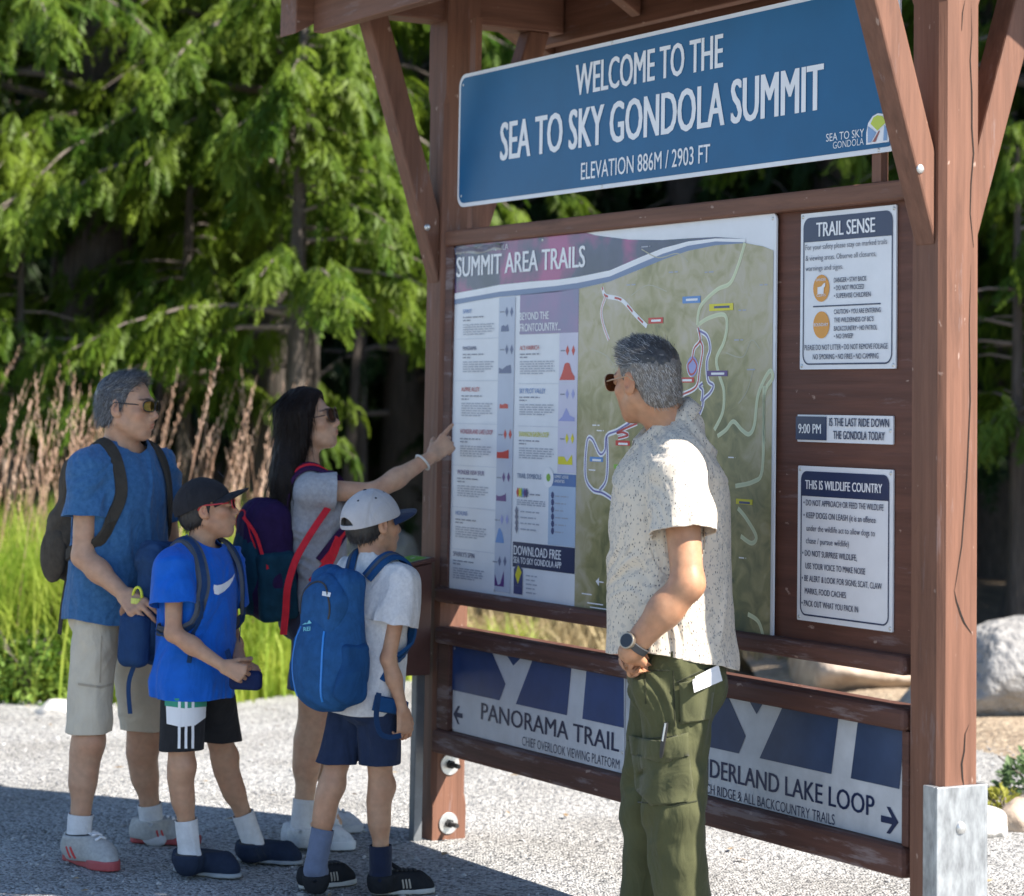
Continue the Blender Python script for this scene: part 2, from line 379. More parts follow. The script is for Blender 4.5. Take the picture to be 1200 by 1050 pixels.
for sgn in (-1, 1):
    b = MB(); z_e = 3.155
    for (t0, t1, mi) in ((0.0, 0.022, 0), (0.0225, 0.045, 1)):
        ov = 0.66
        q = [(0.0, z_e+0.57*rk+t0), (sgn*ov, z_e+(0.57-ov)*rk+t0), (sgn*ov, z_e+(0.57-ov)*rk+t1), (0.0, z_e+0.57*rk+t1)]
        v = [(-0.42, a, c) for a, c in q] + [(UL+0.48, a, c) for a, c in q]
        b.add(v, [(0,1,2,3),(7,6,5,4),(0,4,5,1),(1,5,6,2),(2,6,7,3),(3,7,4,0)], mi)
    b.build('roof', None, kiosk, mats=[M_DECK, M_ROOF])

# ------------------------------------------------------------------ signs (each its own thing, fixed to the kiosk)
def paint(name, col, rough=0.35, var=0.05, vscale=6.0): return mat(name, col, rough, var=var, vscale=vscale, spec=0.45, bump=0.02, bscale=9)
S_WHITE = paint('sign_white', (0.72, 0.73, 0.76)); S_BLUE = mat('sign_blue', (0.004, 0.098, 0.235), 0.35, var=.10, vscale=3.0, spec=.22)
S_NAVY = paint('sign_navy', (0.018, 0.030, 0.085)); S_PBLUE = paint('panel_blue', (0.026, 0.060, 0.180), 0.4, 0.2, 5.0)
S_PWHITE = paint('panel_white', (0.60, 0.62, 0.66), 0.45, 0.10, 8.0); S_LET = paint('letter_white', (0.78, 0.78, 0.80))
S_DARK = paint('letter_navy', (0.015, 0.025, 0.075)); S_ORANGE = paint('sign_orange', (0.66, 0.28, 0.03)); S_GREY = paint('print_grey', (0.22, 0.24, 0.30))
S_BLK = paint('print_black', (0.02, 0.02, 0.025)); S_EDGE = mat('sign_edge', (0.45, 0.46, 0.48), 0.4, metal=0.5)
KINV = None
class Sign:
    "a flat board at distance n in front of the board plane; everything is laid out on its own plane in metres"
    def __init__(s, name, label, cat, n, zc, uc, group=None):
        s.n = n; s.root = empty(name, tuple(W(uc, n, zc)), KROT); tag(s.root, label, cat, group); s.uc = uc; s.zc = zc; s.lay = {}
    def loc(s, u, z, h): return (u - s.uc, -h, z - s.zc)
    def px(s, x, y): return bp(x, y, s.n)
    def sheet(s, poly, m, th=0.005, name='board', h0=0.0):
        b = MB(); b.prism(poly, h0, h0 + th, s.loc); return b.build(name, m, s.root, bevel=0.0)
    def poly(s, key, pts, h):
        s.lay.setdefault(key, MB()); k = s.lay[key]
        k.add([s.loc(u, z, h) for u, z in pts], [tuple(range(len(pts)))])
    def ppoly(s, key, pxs, h): s.poly(key, [s.px(*q) for q in pxs], h)
    def rect(s, key, x0, y0, x1, y1, h):
        u0, z0 = s.px(x0, y0); u1, z1 = s.px(x1, y1); s.poly(key, [(u0, z1), (u1, z1), (u1, z0), (u0, z0)], h)
    def line(s, key, pts, w, h, px=True, dash=None):
        q = [np.array(s.px(*p) if px else p) for p in pts]
        # resample for smooth bends
        if len(q) > 2:
            out = []
            for i in range(len(q)-1):
                p0, p1, p2, p3 = q[max(i-1, 0)], q[i], q[i+1], q[min(i+2, len(q)-1)]
                for t in np.linspace(0, 1, 6)[:-1]:
                    out.append(0.5*((2*p1)+(-p0+p2)*t+(2*p0-5*p1+4*p2-p3)*t*t+(-p0+3*p1-3*p2+p3)*t**3))
            q = out + [q[-1]]
        L, Rr = [], []
        for i in range(len(q)):
            d = q[min(i+1, len(q)-1)] - q[max(i-1, 0)]; d = d / (np.linalg.norm(d) + 1e-9); nn = np.array([-d[1], d[0]]) * w / 2
            L.append(q[i] + nn); Rr.append(q[i] - nn)
        s.lay.setdefault(key, MB()); k = s.lay[key]
        n = len(q); k.add([s.loc(a[0], a[1], h) for a in L] + [s.loc(a[0], a[1], h) for a in Rr],
                          [(i, i+1, n+i+1, n+i) for i in range(n-1) if not dash or (i // dash) % 2 == 0])
    def text(s, key, st, x0, y0, x1, y1, cap, h, bold=0.0, prefix='', space=1.0, fat=0.0):
        u0, z0 = s.px(x0, y0); u1, z1 = s.px(x1, y1); zt = s.px(x0, y0 - cap)[1]; H = zt - z0; zb = (z0 + z1) / 2
        bold = min(bold, 0.0); v, f = text_mesh(st, bold, space); xa, xb = v[:, 0].min(), v[:, 0].max(); ref, _ = text_mesh('H', bold, space); capn = ref[:, 1].max()
        k = (u1 - u0) / (xb - xa); kz = H / capn
        uu = u0
        if prefix:
            v2, f2 = text_mesh(prefix + st, bold, space); uu = u1 - (v2[:, 0].max() - v2[:, 0].min()) * k; v, f = v2, f2; xa = v[:, 0].min()
        s.lay.setdefault(key, MB())
        fat = fat * kz / k            # condensed type: the upright strokes are widened sideways
        n = int(math.ceil(fat / 0.035))
        for i in range(-n, n + 1):
            dx = (fat * i / n if n else 0)
            s.lay[key].add([s.loc(uu + (a - xa + dx) * k, zb + b * kz, h + abs(i) * 0.00015 + (0.00007 if i < 0 else 0)) for a, b in v], f)
    def finish(s, mats):
        for key, mb in s.lay.items(): mb.build(key.split('|')[0], mats[key], s.root, fixn=False)
def rrect(u0, z0, u1, z1, r, seg=6):
    o = []
    for cx, cz, a0 in ((u1-r, z1-r, 0), (u0+r, z1-r, 90), (u0+r, z0+r, 180), (u1-r, z0+r, 270)):
        for i in range(seg+1):
            a = math.radians(a0 + 90*i/seg); o.append((cx + r*math.cos(a), cz + r*math.sin(a)))
    return o
def ellipse(cu, cz, ru, rz, seg=24): return [(cu + ru*math.cos(2*math.pi*i/seg), cz + rz*math.sin(2*math.pi*i/seg)) for i in range(seg)]
def screws(s, pts, h=0.005, r=0.006):
    m = MB()
    for u, z in pts:
        p = s.loc(u, z, h); dome(m, p, (0, -1, 0), r, 0.003, 8)
    m.build('screw', M_BOLT, s.root, smooth=True)

# welcome sign
sg = Sign('welcome_sign', 'long blue welcome sign hung high between the kiosk posts', 'sign', 0.058, 2.55, 1.42)
sg.sheet(rrect(0.158, 2.304, 2.69, 2.795, 0.045), S_WHITE, 0.006)
sg.poly('blue_field', rrect(0.172, 2.318, 2.676, 2.781, 0.036), 0.0075)
sg.text('lettering', 'WELCOME TO THE', 677.5, 111.6, 849.5, 79.5, 35.5, 0.009, 0.0, fat=.018)
sg.text('lettering', 'SEA TO SKY GONDOLA SUMMIT', 589, 188, 967, 128.5, 43.5, 0.009, 0.0, fat=.022)
sg.text('lettering', 'ELEVATION 886M / 2903 FT', 683.5, 210.5, 834.7, 190.5, 19.5, 0.009, 0.0, fat=.006)
sg.text('lettering', 'SEA TO SKY', 971, 166, 1015.5, 160.5, 9.0, 0.009, 0.012)
sg.text('lettering', 'GONDOLA', 979, 174.5, 1015, 170, 8.0, 0.009, -0.006)
u0, z0 = sg.px(1018, 170); u1, z1 = sg.px(1045, 131)
def lg(a, b): return (u0 + (u1-u0)*a, z0 + (z1-z0)*b)
sg.poly('logo_plate', [lg(0, 0), lg(1.0, 0), lg(1.0, .45), lg(.92, .78), lg(.75, .95), lg(.5, 1.0), lg(.28, .93), lg(.08, .72), lg(0, .4)], 0.009)
sg.poly('logo_green', [lg(.2, .68), lg(.5, .42), lg(.88, .66), lg(.72, .88), lg(.5, .94), lg(.32, .88)], 0.0102)
sg.poly('logo_blue', [lg(.08, .06), lg(.08, .62), lg(.46, .36), lg(.22, .06)], 0.0102)
sg.poly('logo_blue', [lg(.92, .06), lg(.92, .5), lg(.8, .58), lg(.76, .06)], 0.0102)
sg.poly('logo_red', [lg(.28, .06), lg(.55, .4), lg(.62, .42), lg(.42, .06)], 0.0102)
sg.finish({'blue_field': S_BLUE, 'lettering': S_LET, 'logo_plate': S_LET, 'logo_green': paint('logo_green', (0.50, 0.58, 0.03)), 'logo_blue': paint('logo_pale_blue', (0.20, 0.33, 0.55)), 'logo_red': paint('logo_red', (0.30, 0.06, 0.05))})
screws(sg, [(0.19, 2.755), (0.19, 2.345), (1.15, 2.312), (1.2, 2.788), (2.6, 2.312)], 0.006)
for u in (0.24, 2.58):
    b = MB(); b.box((u-0.02, -0.056, 2.2235), (u+0.02, -0.03, 3.0)); b.build('sign_batten', W_Z, kiosk)

# right-hand rule signs
def c3(x, y): return (900 + x/3.283, 220 + y/3.283)
def c4(x, y): return (900 + x/3.5, 470 + y/3.5)
def frame_ring(s, key, u0, z0, u1, z1, r, w, h):
    o = rrect(u0, z0, u1, z1, r); i = rrect(u0+w, z0+w, u1-w, z1-w, max(r-w, 0.002)); n = len(o)
    s.lay.setdefault(key, MB()); s.lay[key].add([s.loc(a, c, h) for a, c in o] + [s.loc(a, c, h) for a, c in i], [(k, (k+1) % n, (k+1) % n + n, k + n) for k in range(n)])
def lines(s, key, cf, rows, k, h, fat=.010):
    for st, xa, ya, xb, yb, cap, bold in rows:
        p, q = cf(xa, ya), cf(xb, yb); s.text(key, st, p[0], p[1], q[0], q[1], cap / k, h, bold, fat=fat)
sg = Sign('trail_rules_sign', 'square white trail safety sign with two orange discs', 'sign', 0.036, 1.93, 2.43)
sg.sheet(rrect(2.212, 1.698, 2.651, 2.156, 0.004), S_WHITE)
U0, U1, Z0, Z1 = 2.226, 2.637, 1.711, 2.142
frame_ring(sg, 'border', U0, Z0, U1, Z1, 0.030, 0.0045, 0.0065)
hz = sg.px(*c3(143, 212))[1]
sg.poly('heading_band', [(U0, hz)] + [(U1, hz)] + [q for q in rrect(U0, Z0, U1, Z1, 0.030) if q[1] > Z1 - 0.031], 0.0066)
lines(sg, 'heading', c3, [('TRAIL SENSE', 195, 187, 420, 173, 54, 0)], 3.283, 0.008, fat=.022)
lines(sg, 'lettering', c3, [
 ('For your safety please stay on marked trails', 153, 240, 466, 218, 20, -.012), ('& viewing areas. Observe all closures,', 153, 283, 424, 263, 20, -.012), ('warnings and signs.', 153, 322, 296, 313, 20, -.012),
 ('DANGER • STAY BACK', 262, 366, 387, 357, 18, .006), ('• DO NOT PROCEED', 262, 396, 378, 388, 18, .006), ('• SUPERVISE CHILDREN', 262, 426, 403, 418, 18, .006),
 ('CAUTION • YOU ARE ENTERING', 262, 487, 442, 479, 18, .006), ("THE WILDERNESS OF BC'S", 262, 519, 414, 513, 18, .006), ('BACKCOUNTRY • NO PATROL', 262, 551, 428, 546, 18, .006), ('• NO SWEEP', 262, 581, 335, 578, 18, .006),
 ('PLEASE DO NOT LITTER • DO NOT REMOVE FOLIAGE', 149, 627, 468, 618, 20, -.004), ('NO SMOKING • NO FIRES • NO CAMPING', 181, 662, 433, 656, 20, -.004)], 3.283, 0.008)
a_, b_ = sg.px(*c3(180, 458)), sg.px(*c3(440, 447)); sg.line('border', [(a_[0], a_[1]), (b_[0], a_[1])], 0.004, 0.0065, px=False)
for cy in (387, 528):
    cu, cz = sg.px(*c3(212, cy)); sg.poly('disc', ellipse(cu, cz, 0.0385, 0.0395), 0.0067)
lines(sg, 'heading', c3, [('BOUNDARY', 185, 534, 240, 532, 12, .0), ('DANGER', 193, 360, 231, 358, 10, 0), ('CLIFFS', 196, 420, 230, 418, 10, 0)], 3.283, 0.008)
cu, cz = sg.px(*c3(212, 388)); sg.poly('heading', [(cu-.016, cz-.016), (cu+.012, cz-.016), (cu+.014, cz+.002), (cu+.02, cz+.006), (cu+.02, cz+.016), (cu+.012, cz+.014), (cu+.002, cz+.006), (cu-.016, cz+.004)], 0.008)
RM = {'border': S_NAVY, 'heading_band': S_NAVY, 'heading': S_LET, 'lettering': S_DARK, 'disc': S_ORANGE}
sg.finish(RM); screws(sg, [(2.222, 2.146), (2.641, 2.146), (2.641, 1.708), (2.222, 1.708)])
sg = Sign('last_ride_sign', 'narrow strip sign giving the time of the last ride', 'sign', 0.036, 1.526, 2.42)
sg.sheet(rrect(2.203, 1.487, 2.641, 1.566, 0.003), S_WHITE)
p, q = sg.px(*c4(124, 168)), sg.px(*c4(247, 62)); sg.sheet([(p[0], 1.493), (q[0], 1.493), (q[0], 1.561), (p[0], 1.561)], S_NAVY, 0.004, 'time_plate', 0.0055)
lines(sg, 'time', c4, [('9:00 PM', 137, 132, 229, 133, 38, -.002)], 3.5, 0.011, fat=.02)
lines(sg, 'lettering', c4, [('IS THE LAST RIDE DOWN', 260, 104, 505, 106, 33, .004), ('THE GONDOLA TODAY', 276, 157, 487, 160, 33, 0)], 3.5, 0.008, fat=.016)
sg.finish({'time': S_LET, 'lettering': S_DARK}); screws(sg, [(2.63, 1.525)])
sg = Sign('wildlife_sign', 'square white wildlife sign with bulleted text', 'sign', 0.036, 1.19, 2.43)
sg.sheet(rrect(2.208, 0.970, 2.643, 1.417, 0.004), S_WHITE)
U0, U1, Z0, Z1 = 2.224, 2.628, 0.985, 1.402
frame_ring(sg, 'border', U0, Z0, U1, Z1, 0.026, 0.0045, 0.0065)
hz = sg.px(*c4(147, 388))[1]
sg.poly('heading_band', [(U0, hz)] + [(U1, hz)] + [q for q in rrect(U0, Z0, U1, Z1, 0.026) if q[1] > Z1 - 0.027], 0.0066)
lines(sg, 'heading', c4, [('THIS IS WILDLIFE COUNTRY', 162, 357, 477, 381, 36, 0)], 3.5, 0.008, fat=.022)
lines(sg, 'lettering', c4, [
 ('• DO NOT APPROACH OR FEED THE WILDLIFE', 155, 425, 482, 452, 24, -.002), ('• KEEP DOGS ON LEASH (it is an offence', 155, 478, 450, 501, 24, -.002), ('under the wildlife act to allow dogs to', 167, 530, 447, 557, 24, -.01),
 ('chase / pursue wildlife)', 165, 583, 340, 599, 24, -.01), ('• DO NOT SURPRISE WILDLIFE,', 150, 633, 373, 656, 24, -.002), ('USE YOUR VOICE TO MAKE NOISE', 162, 686, 407, 712, 24, -.002),
 ('• BE ALERT & LOOK FOR SIGNS; SCAT, CLAW', 148, 736, 475, 773, 24, -.002), ('MARKS, FOOD CACHES', 160, 789, 328, 809, 24, -.002), ('• PACK OUT WHAT YOU PACK IN', 147, 838, 378, 868, 24, -.002)], 3.5, 0.008)
sg.finish(RM); screws(sg, [(2.218, 1.407), (2.633, 1.407), (2.633, 0.98), (2.218, 0.98)])

# direction panels
def c5(x, y): return (500 + x/3.5, 700 + y/3.5)
def c6(x, y): return (780 + x/3.3875, 740 + y/3.3875)
sg = Sign('panorama_trail_sign', 'blue and white direction sign with an arrow pointing left', 'sign', 0.038, 0.55, 0.7)
uL = 0.158; uR = 1.30
sg.sheet(rrect(uL, 0.404, uR, 0.710, 0.006), S_PWHITE)
zb = sg.px(*c5(200, 399))[1]; zt = 0.7095
def pu(*a): return [sg.px(*c5(*q)) for q in a]
def bluepoly(cf, pts):                                # tops and bottoms snapped level
    o = []
    for x, y, k in pts:
        u, z = sg.px(*cf(x, y)); o.append((u, zt if k == 't' else zb if k == 'b' else z))
    sg.poly('blue_shapes', o, 0.0065)
bluepoly(c5, [(105, 205, 't'), (100, 380, 'b'), (305, 418, 'b'), (330, 355, ''), (275, 235, 't')])
bluepoly(c5, [(440, 265, 't'), (372, 435, 'b'), (582, 480, 'b'), (600, 295, 't')])
bluepoly(c5, [(662, 308, 't'), (645, 497, 'b'), (815, 535, 'b'), (815, 340, 't')])
bluepoly(c5, [(335, 243, 't'), (362, 280, ''), (392, 255, 't')])
p, q = c5(230, 500), c5(795, 633); sg.text('lettering', 'PANORAMA TRAIL', p[0], p[1], q[0], q[1], 19.5, 0.0067, 0.0, fat=.017)
p, q = c5(398, 609), c5(797, 702); sg.text('lettering', 'CHIEF OVERLOOK VIEWING PLATFORM', p[0], p[1], q[0], q[1], 10.5, 0.0067, -.006)
cu, cz = sg.px(*c5(135, 482))
def arrow(cu, cz, k, r): return [(cu - k*(r), cz), (cu - k*(r*.05), cz+r*.95), (cu + k*r*.38, cz+r*.95), (cu - k*r*.25, cz+r*.24), (cu + k*r, cz+r*.24), (cu + k*r, cz-r*.24), (cu - k*r*.25, cz-r*.24), (cu + k*r*.38, cz-r*.95), (cu - k*r*.05, cz-r*.95)]
def arrow_add(cu, cz, k, r):
    a = arrow(cu, cz, k, r)
    sg.lay.setdefault('arrow', MB())
    for idx in ((0, 1, 2, 3), (0, 3, 6), (0, 6, 7, 8), (3, 4, 5, 6)):
        sg.lay['arrow'].add([sg.loc(*a[i], 0.0067) for i in idx], [tuple(range(len(idx)))])
arrow_add(cu, cz, 1, 0.034)
sg.finish({'blue_shapes': S_PBLUE, 'lettering': S_DARK, 'arrow': S_DARK}); screws(sg, [(0.167, 0.70), (0.167, 0.412), (1.29, 0.47), (1.29, 0.412)])
sg = Sign('lake_loop_sign', 'greyish blue and white direction sign with an arrow pointing right', 'sign', 0.038, 0.55, 2.0)
sg.sheet(rrect(1.306, 0.404, 2.706, 0.710, 0.006), paint('panel_grey_white', (0.50, 0.52, 0.55), 0.45, 0.15, 7.0))
zb = sg.px(*c6(220, 467))[1]
bluepoly(c6, [(20, 235, 't'), (5, 425, 'b'), (297, 483, 'b'), (325, 415, ''), (257, 268, 't')])
bluepoly(c6, [(470, 315, 't'), (380, 502, 'b'), (665, 568, 'b'), (693, 355, 't')])
bluepoly(c6, [(770, 372, 't'), (742, 590, 'b'), (935, 632, 'b'), (955, 405, 't')])
bluepoly(c6, [(340, 283, 't'), (368, 328, ''), (392, 293, 't')])
p, q = c6(137, 575), c6(835, 725); sg.text('lettering', 'NDERLAND LAKE LOOP', p[0], p[1], q[0], q[1], 21, 0.0067, 0.0, prefix='WO', fat=.017)
p, q = c6(145, 637), c6(678, 766); sg.text('lettering', 'RICH RIDGE & ALL BACKCOUNTRY TRAILS', p[0], p[1], q[0], q[1], 11.3, 0.0067, -.004, prefix="AL'S HAB")
cu, cz = sg.px(*c6(897, 750)); arrow_add(cu, cz, -1, 0.038)
sg.finish({'blue_shapes': paint('panel_slate_blue', (0.035, 0.058, 0.120), 0.4, 0.25, 5.0), 'lettering': S_DARK, 'arrow': S_DARK}); screws(sg, [(1.93, 0.412), (1.32, 0.412)])

# ------------------------------------------------------------------ the trail map
def c7(x, y): return (520 + x/2.2826, 260 + y/2.2826)
def cA(x, y): return (680 + x/4.04, 260 + y/4.04)
def cB(x, y): return (680 + x/2.386, 360 + y/2.386)
def cD(x, y): return (530 + x/5.25, 330 + y/5.25)
def cE(x, y): return (520 + x/5.247, 520 + y/5.247)
sg = Sign('trail_map_sign', 'big weathered trail map sign with white list columns on the board', 'sign', 0.044, 1.54, 1.1)
uL, uR, zB, zT = 0.128, 2.103, 0.897, 2.166
sg.sheet(rrect(uL, zB, uR, zT, 0.02), S_WHITE, 0.006)
def map_material():
    m = bpy.data.materials.new('map_print'); m.use_nodes = True; t = m.node_tree; b = t.nodes['Principled BSDF']; b.inputs['Roughness'].default_value = 0.3
    N = t.nodes.new; L = t.links.new; tc = N('ShaderNodeTexCoord')
    n = N('ShaderNodeTexNoise'); n.inputs['Scale'].default_value = 1.5; n.inputs['Detail'].default_value = 9; n.inputs['Distortion'].default_value = 0.6; L(tc.outputs['Object'], n.inputs[0])
    r = N('ShaderNodeValToRGB'); e = r.color_ramp.elements; e[0].position = 0.28; e[0].color = (0.050, 0.075, 0.040, 1); e[1].position = 0.74; e[1].color = (0.46, 0.41, 0.33, 1)  # printed tones, lightened in colour to include the reflected veil over the sheet
    for p, c in ((0.38, (0.15, 0.15, 0.065, 1)), (0.50, (0.28, 0.255, 0.115, 1)), (0.61, (0.40, 0.35, 0.22, 1))): q = e.new(p); q.color = c
    sx = N('ShaderNodeSeparateXYZ'); L(tc.outputs['Object'], sx.inputs[0])
    # upper left of the map is barren pale rock, the lower part dark wood: a printed map shading
    h = N('ShaderNodeMath'); h.operation = 'MULTIPLY_ADD'; L(sx.outputs['Z'], h.inputs[0]); h.inputs[1].default_value = 0.22; h.inputs[2].default_value = 0.05
    h2 = N('ShaderNodeMath'); h2.operation = 'MULTIPLY_ADD'; L(sx.outputs['X'], h2.inputs[0]); h2.inputs[1].default_value = -0.10; L(h.outputs[0], h2.inputs[2])
    n5 = N('ShaderNodeTexNoise'); n5.inputs['Scale'].default_value = 14; n5.inputs['Detail'].default_value = 7; n5.inputs['Distortion'].default_value = 1.2; L(tc.outputs['Object'], n5.inputs[0])
    a5 = N('ShaderNodeMath'); a5.operation = 'MULTIPLY_ADD'; L(n5.outputs[0], a5.inputs[0]); a5.inputs[1].default_value = 0.46; a5.inputs[2].default_value = -0.23
    a6 = N('ShaderNodeMath'); L(a5.outputs[0], a6.inputs[0]); L(h2.outputs[0], a6.inputs[1])
    a = N('ShaderNodeMath'); L(n.outputs[0], a.inputs[0]); L(a6.outputs[0], a.inputs[1]); L(a.outputs[0], r.inputs[0]); L(r.outputs[0], b.inputs['Base Color'])
    return m
def head_material():
    m = bpy.data.materials.new('map_heading_print'); m.use_nodes = True; t = m.node_tree; b = t.nodes['Principled BSDF']; b.inputs['Roughness'].default_value = 0.25
    N = t.nodes.new; L = t.links.new; tc = N('ShaderNodeTexCoord')
    n = N('ShaderNodeTexNoise'); n.inputs['Scale'].default_value = 3.0; n.inputs['Detail'].default_value = 4; L(tc.outputs['Object'], n.inputs[0])
    r = N('ShaderNodeValToRGB'); e = r.color_ramp.elements; e[0].position = 0.33; e[0].color = (0.022, 0.032, 0.085, 1); e[1].position = 0.56; e[1].color = (0.34, 0.05, 0.20, 1)
    q = e.new(0.46); q.color = (0.05, 0.055, 0.13, 1)
    L(n.outputs[0], r.inputs[0]); L(r.outputs[0], b.inputs['Base Color']); return m
# swoosh band boundaries (photo pixels)
wt = [(536, 344), (562, 339), (587, 334), (625, 330), (655, 328), (680, 324.5), (717, 317), (754, 301), (779, 291), (809, 283), (841, 279.5), (876, 280)]
wb = [(536, 351), (562, 346.5), (587, 342), (625, 338), (655, 335), (680, 331.5), (717, 324), (754, 308), (779, 297.5), (809, 288), (841, 283), (876, 284)]
sb = [(536, 357), (562, 352), (587, 348), (625, 345), (655, 342.5), (680, 338.5), (717, 330), (754, 315), (779, 304.5), (809, 294), (841, 287.5), (876, 285)]
def U(x, y): return sg.px(x, y)
def band(key, a, c, h):
    A = [U(*q) for q in a]; C_ = [U(*q) for q in c]; A[0] = (uL+.002, A[0][1]); C_[0] = (uL+.002, C_[0][1]); n = len(A)
    sg.lay.setdefault(key, MB()); sg.lay[key].add([sg.loc(p[0], p[1], h) for p in A] + [sg.loc(p[0], p[1], h) for p in C_], [(i, i+1, n+i+1, n+i) for i in range(n-1)])
ht = [(536, 276), (562, 274), (587, 272), (625, 271.5), (655, 271), (680, 270), (700, 276), (740, 281), (779, 281.5), (809, 279.5), (841, 278), (876, 280)]
band('heading_print', ht, wt, 0.0075); band('white_band', wt, wb, 0.0078); band('steel_band', wb, sb, 0.0078)
# map print
um = U(678.5, 500)[0]
pts = [(um, U(680, 338.5)[1])] + [U(*q) for q in sb[6:]] + [U(897, 289), (uR-.012, U(905, 294)[1]), (uR-.012, zB+.004), (um, zB+.004)]
sg.poly('map_print', pts, 0.0075)
# list columns
lay = 0.0078
u_a = uL + .003
u582, u603, u609, u656 = U(585, 480)[0], U(604, 480)[0], U(609.5, 480)[0], U(656.5, 480)[0]
zl = U(560, 355)[1]
sg.poly('grey_strip', [(u582, zB+.03), (u603, zB+.03), (u603, U(595, 348)[1]), (u582, U(590, 349)[1])], lay)
z_bt, z_bb = U(640, 345)[1], U(640, 391)[1]
sg.poly('steel_box', [(u609, z_bb), (um-.001, z_bb), (um-.001, U(676, 338)[1]), (u609, U(612, 345.5)[1])], lay)
z_ts = U(640, 553)[1]
sg.poly('lilac_strip', [(u656, z_ts), (um-.001, z_ts), (um-.001, z_bb), (u656, z_bb)], lay)
# rules between rows
rows_l = [cD(40, 355), cD(40, 610), cD(40, 872), cE(70, 130), cE(60, 385), cE(40, 640)]
for x, y in rows_l: z_ = U(x, y)[1]; sg.line('rule', [(u_a+.01, z_), (u582, z_)], 0.002, 0.0082, px=False)
for x, y in (cD(420, 628), cD(420, 888)): z_ = U(x, y)[1]; sg.line('rule', [(u609, z_), (um-.003, z_)], 0.002, 0.0082, px=False)
LT = 0.0086
def T(key, st, cf, x0, y0, x1, y1, cap, k, bold=0.0, fat=.012): p, q = cf(x0, y0), cf(x1, y1); sg.text(key, st, p[0], p[1], q[0], q[1], cap/k, LT, bold, fat=fat)
T('heading', 'SUMMIT AREA TRAILS', c7, 40, 143, 383, 126, 52, 2.2826, 0, fat=.024)
T('heading', 'SEA TO SKY GONDOLA', c7, 40, 88, 178, 73, 15, 2.2826, -.016)
T('heading', 'BEYOND THE', cD, 428, 238, 606, 230, 46, 5.25, .004, fat=.02); T('heading', 'FRONTCOUNTRY...', cD, 428, 308, 680, 300, 48, 5.25, .004, fat=.02)
rows = [('t_blue', 'SPIRIT', cD, 78, 196, 132, 194, 24), ('t_navy', 'PANORAMA', cD, 77, 424, 160, 421, 24), ('t_red', 'ALPINE ALLEY', cD, 68, 678, 180, 673, 26), ('t_crimson', 'WONDERLAND LAKE LOOP', cD, 60, 940, 260, 936, 28),
        ('t_purple', 'WONDER VIEW SPUR', cE, 95, 186, 260, 196, 27), ('t_blue', 'HIGHLINE', cE, 84, 437, 157, 442, 26), ('t_navy', "SPARKY'S SPIN", cE, 70, 690, 200, 702, 28),
        ('t_red', "AL'S HABRICH", cD, 428, 422, 545, 418, 26), ('t_blue', 'SKY PILOT VALLEY', cD, 425, 686, 585, 690, 30), ('t_yellow', 'SHANNON BASIN LOOP', cD, 422, 952, 606, 958, 30)]
def smudge(cf, x0, y0, x1, y1, k, key='fine_print', th=8, seed=0):
    "a line of print too small to read: a row of short dashes"
    p, q = sg.px(*cf(x0, y0)), sg.px(*cf(x1, y1)); rr = random.Random(int(x0*7+y0*13)); u = p[0]; zc = p[1]
    while u < q[0]:
        w = rr.uniform(0.012, 0.045); t = (u-p[0])/(q[0]-p[0]+1e-6); z = zc
        sg.poly(key, [(u, z-.0018), (min(u+w, q[0]), z-.0018), (min(u+w, q[0]), z+.0022), (u, z+.0022)], LT); u += w + 0.007
for key, st, cf, x0, y0, x1, y1, cap in rows:
    T(key, st, cf, x0, y0, x1, y1, cap, 5.25, .012)
    second = x0 > 400; w_ = 190 if not second else 215
    smudge(cf, x0, y0+26, x0+125, y0+26, 5.25, 'fine_print_dark'); smudge(cf, x0, y0+45, x0+45, y0+45, 5.25, 'fine_print_dark')
    nl = 6 if st.startswith("AL") else 5
    for i in range(nl): smudge(cf, x0, y0+72+i*14.5, x0 + w_ - (60 if i == nl-1 else 0) - (i % 2)*14, y0+72+i*14.5, 5.25)
# little elevation profiles
def prof(key, cf, pts):
    q = [sg.px(*cf(*p)) for p in pts]; sg.lay.setdefault(key, MB())
    zb_ = min(a[1] for a in q); n = len(q)
    for i in range(n-1):
        a, c = q[i], q[i+1]
        if c[0] > a[0]: sg.lay[key].add([sg.loc(a[0], zb_, LT), sg.loc(c[0], zb_, LT), sg.loc(c[0], c[1], LT), sg.loc(a[0], a[1], LT)], [(0, 1, 2, 3)])
prof('p_slate', cD, [(312, 308), (315, 275), (328, 268), (340, 276), (355, 262), (360, 300)])
prof('p_slate', cD, [(300, 565), (300, 530), (320, 540), (345, 520), (372, 512), (375, 558)])
prof('p_red', cD, [(303, 780), (305, 752), (322, 758), (338, 750), (355, 756), (356, 775)])
prof('p_red', cE, [(338, 88), (340, 50), (352, 52), (375, 50), (398, 42), (412, 36), (412, 76)])
prof('p_purple', cE, [(336, 350), (336, 314), (348, 322), (368, 320), (388, 312), (394, 302), (396, 342)])
prof('p_blue', cE, [(330, 606), (340, 560), (350, 522), (358, 518), (372, 545), (382, 596)])
prof('p_purple', cE, [(325, 872), (327, 800), (345, 868), (360, 862), (382, 780), (383, 858)])
prof('p_red', cD, [(672, 606), (690, 560), (705, 505), (722, 498), (735, 505), (748, 556), (766, 585)])
prof('p_lilac', cD, [(664, 858), (690, 830), (715, 776), (735, 822), (766, 838)])
prof('p_yellow', cE, [(715, 126), (716, 80), (740, 78), (755, 82), (764, 100), (770, 112), (802, 66), (804, 118)])
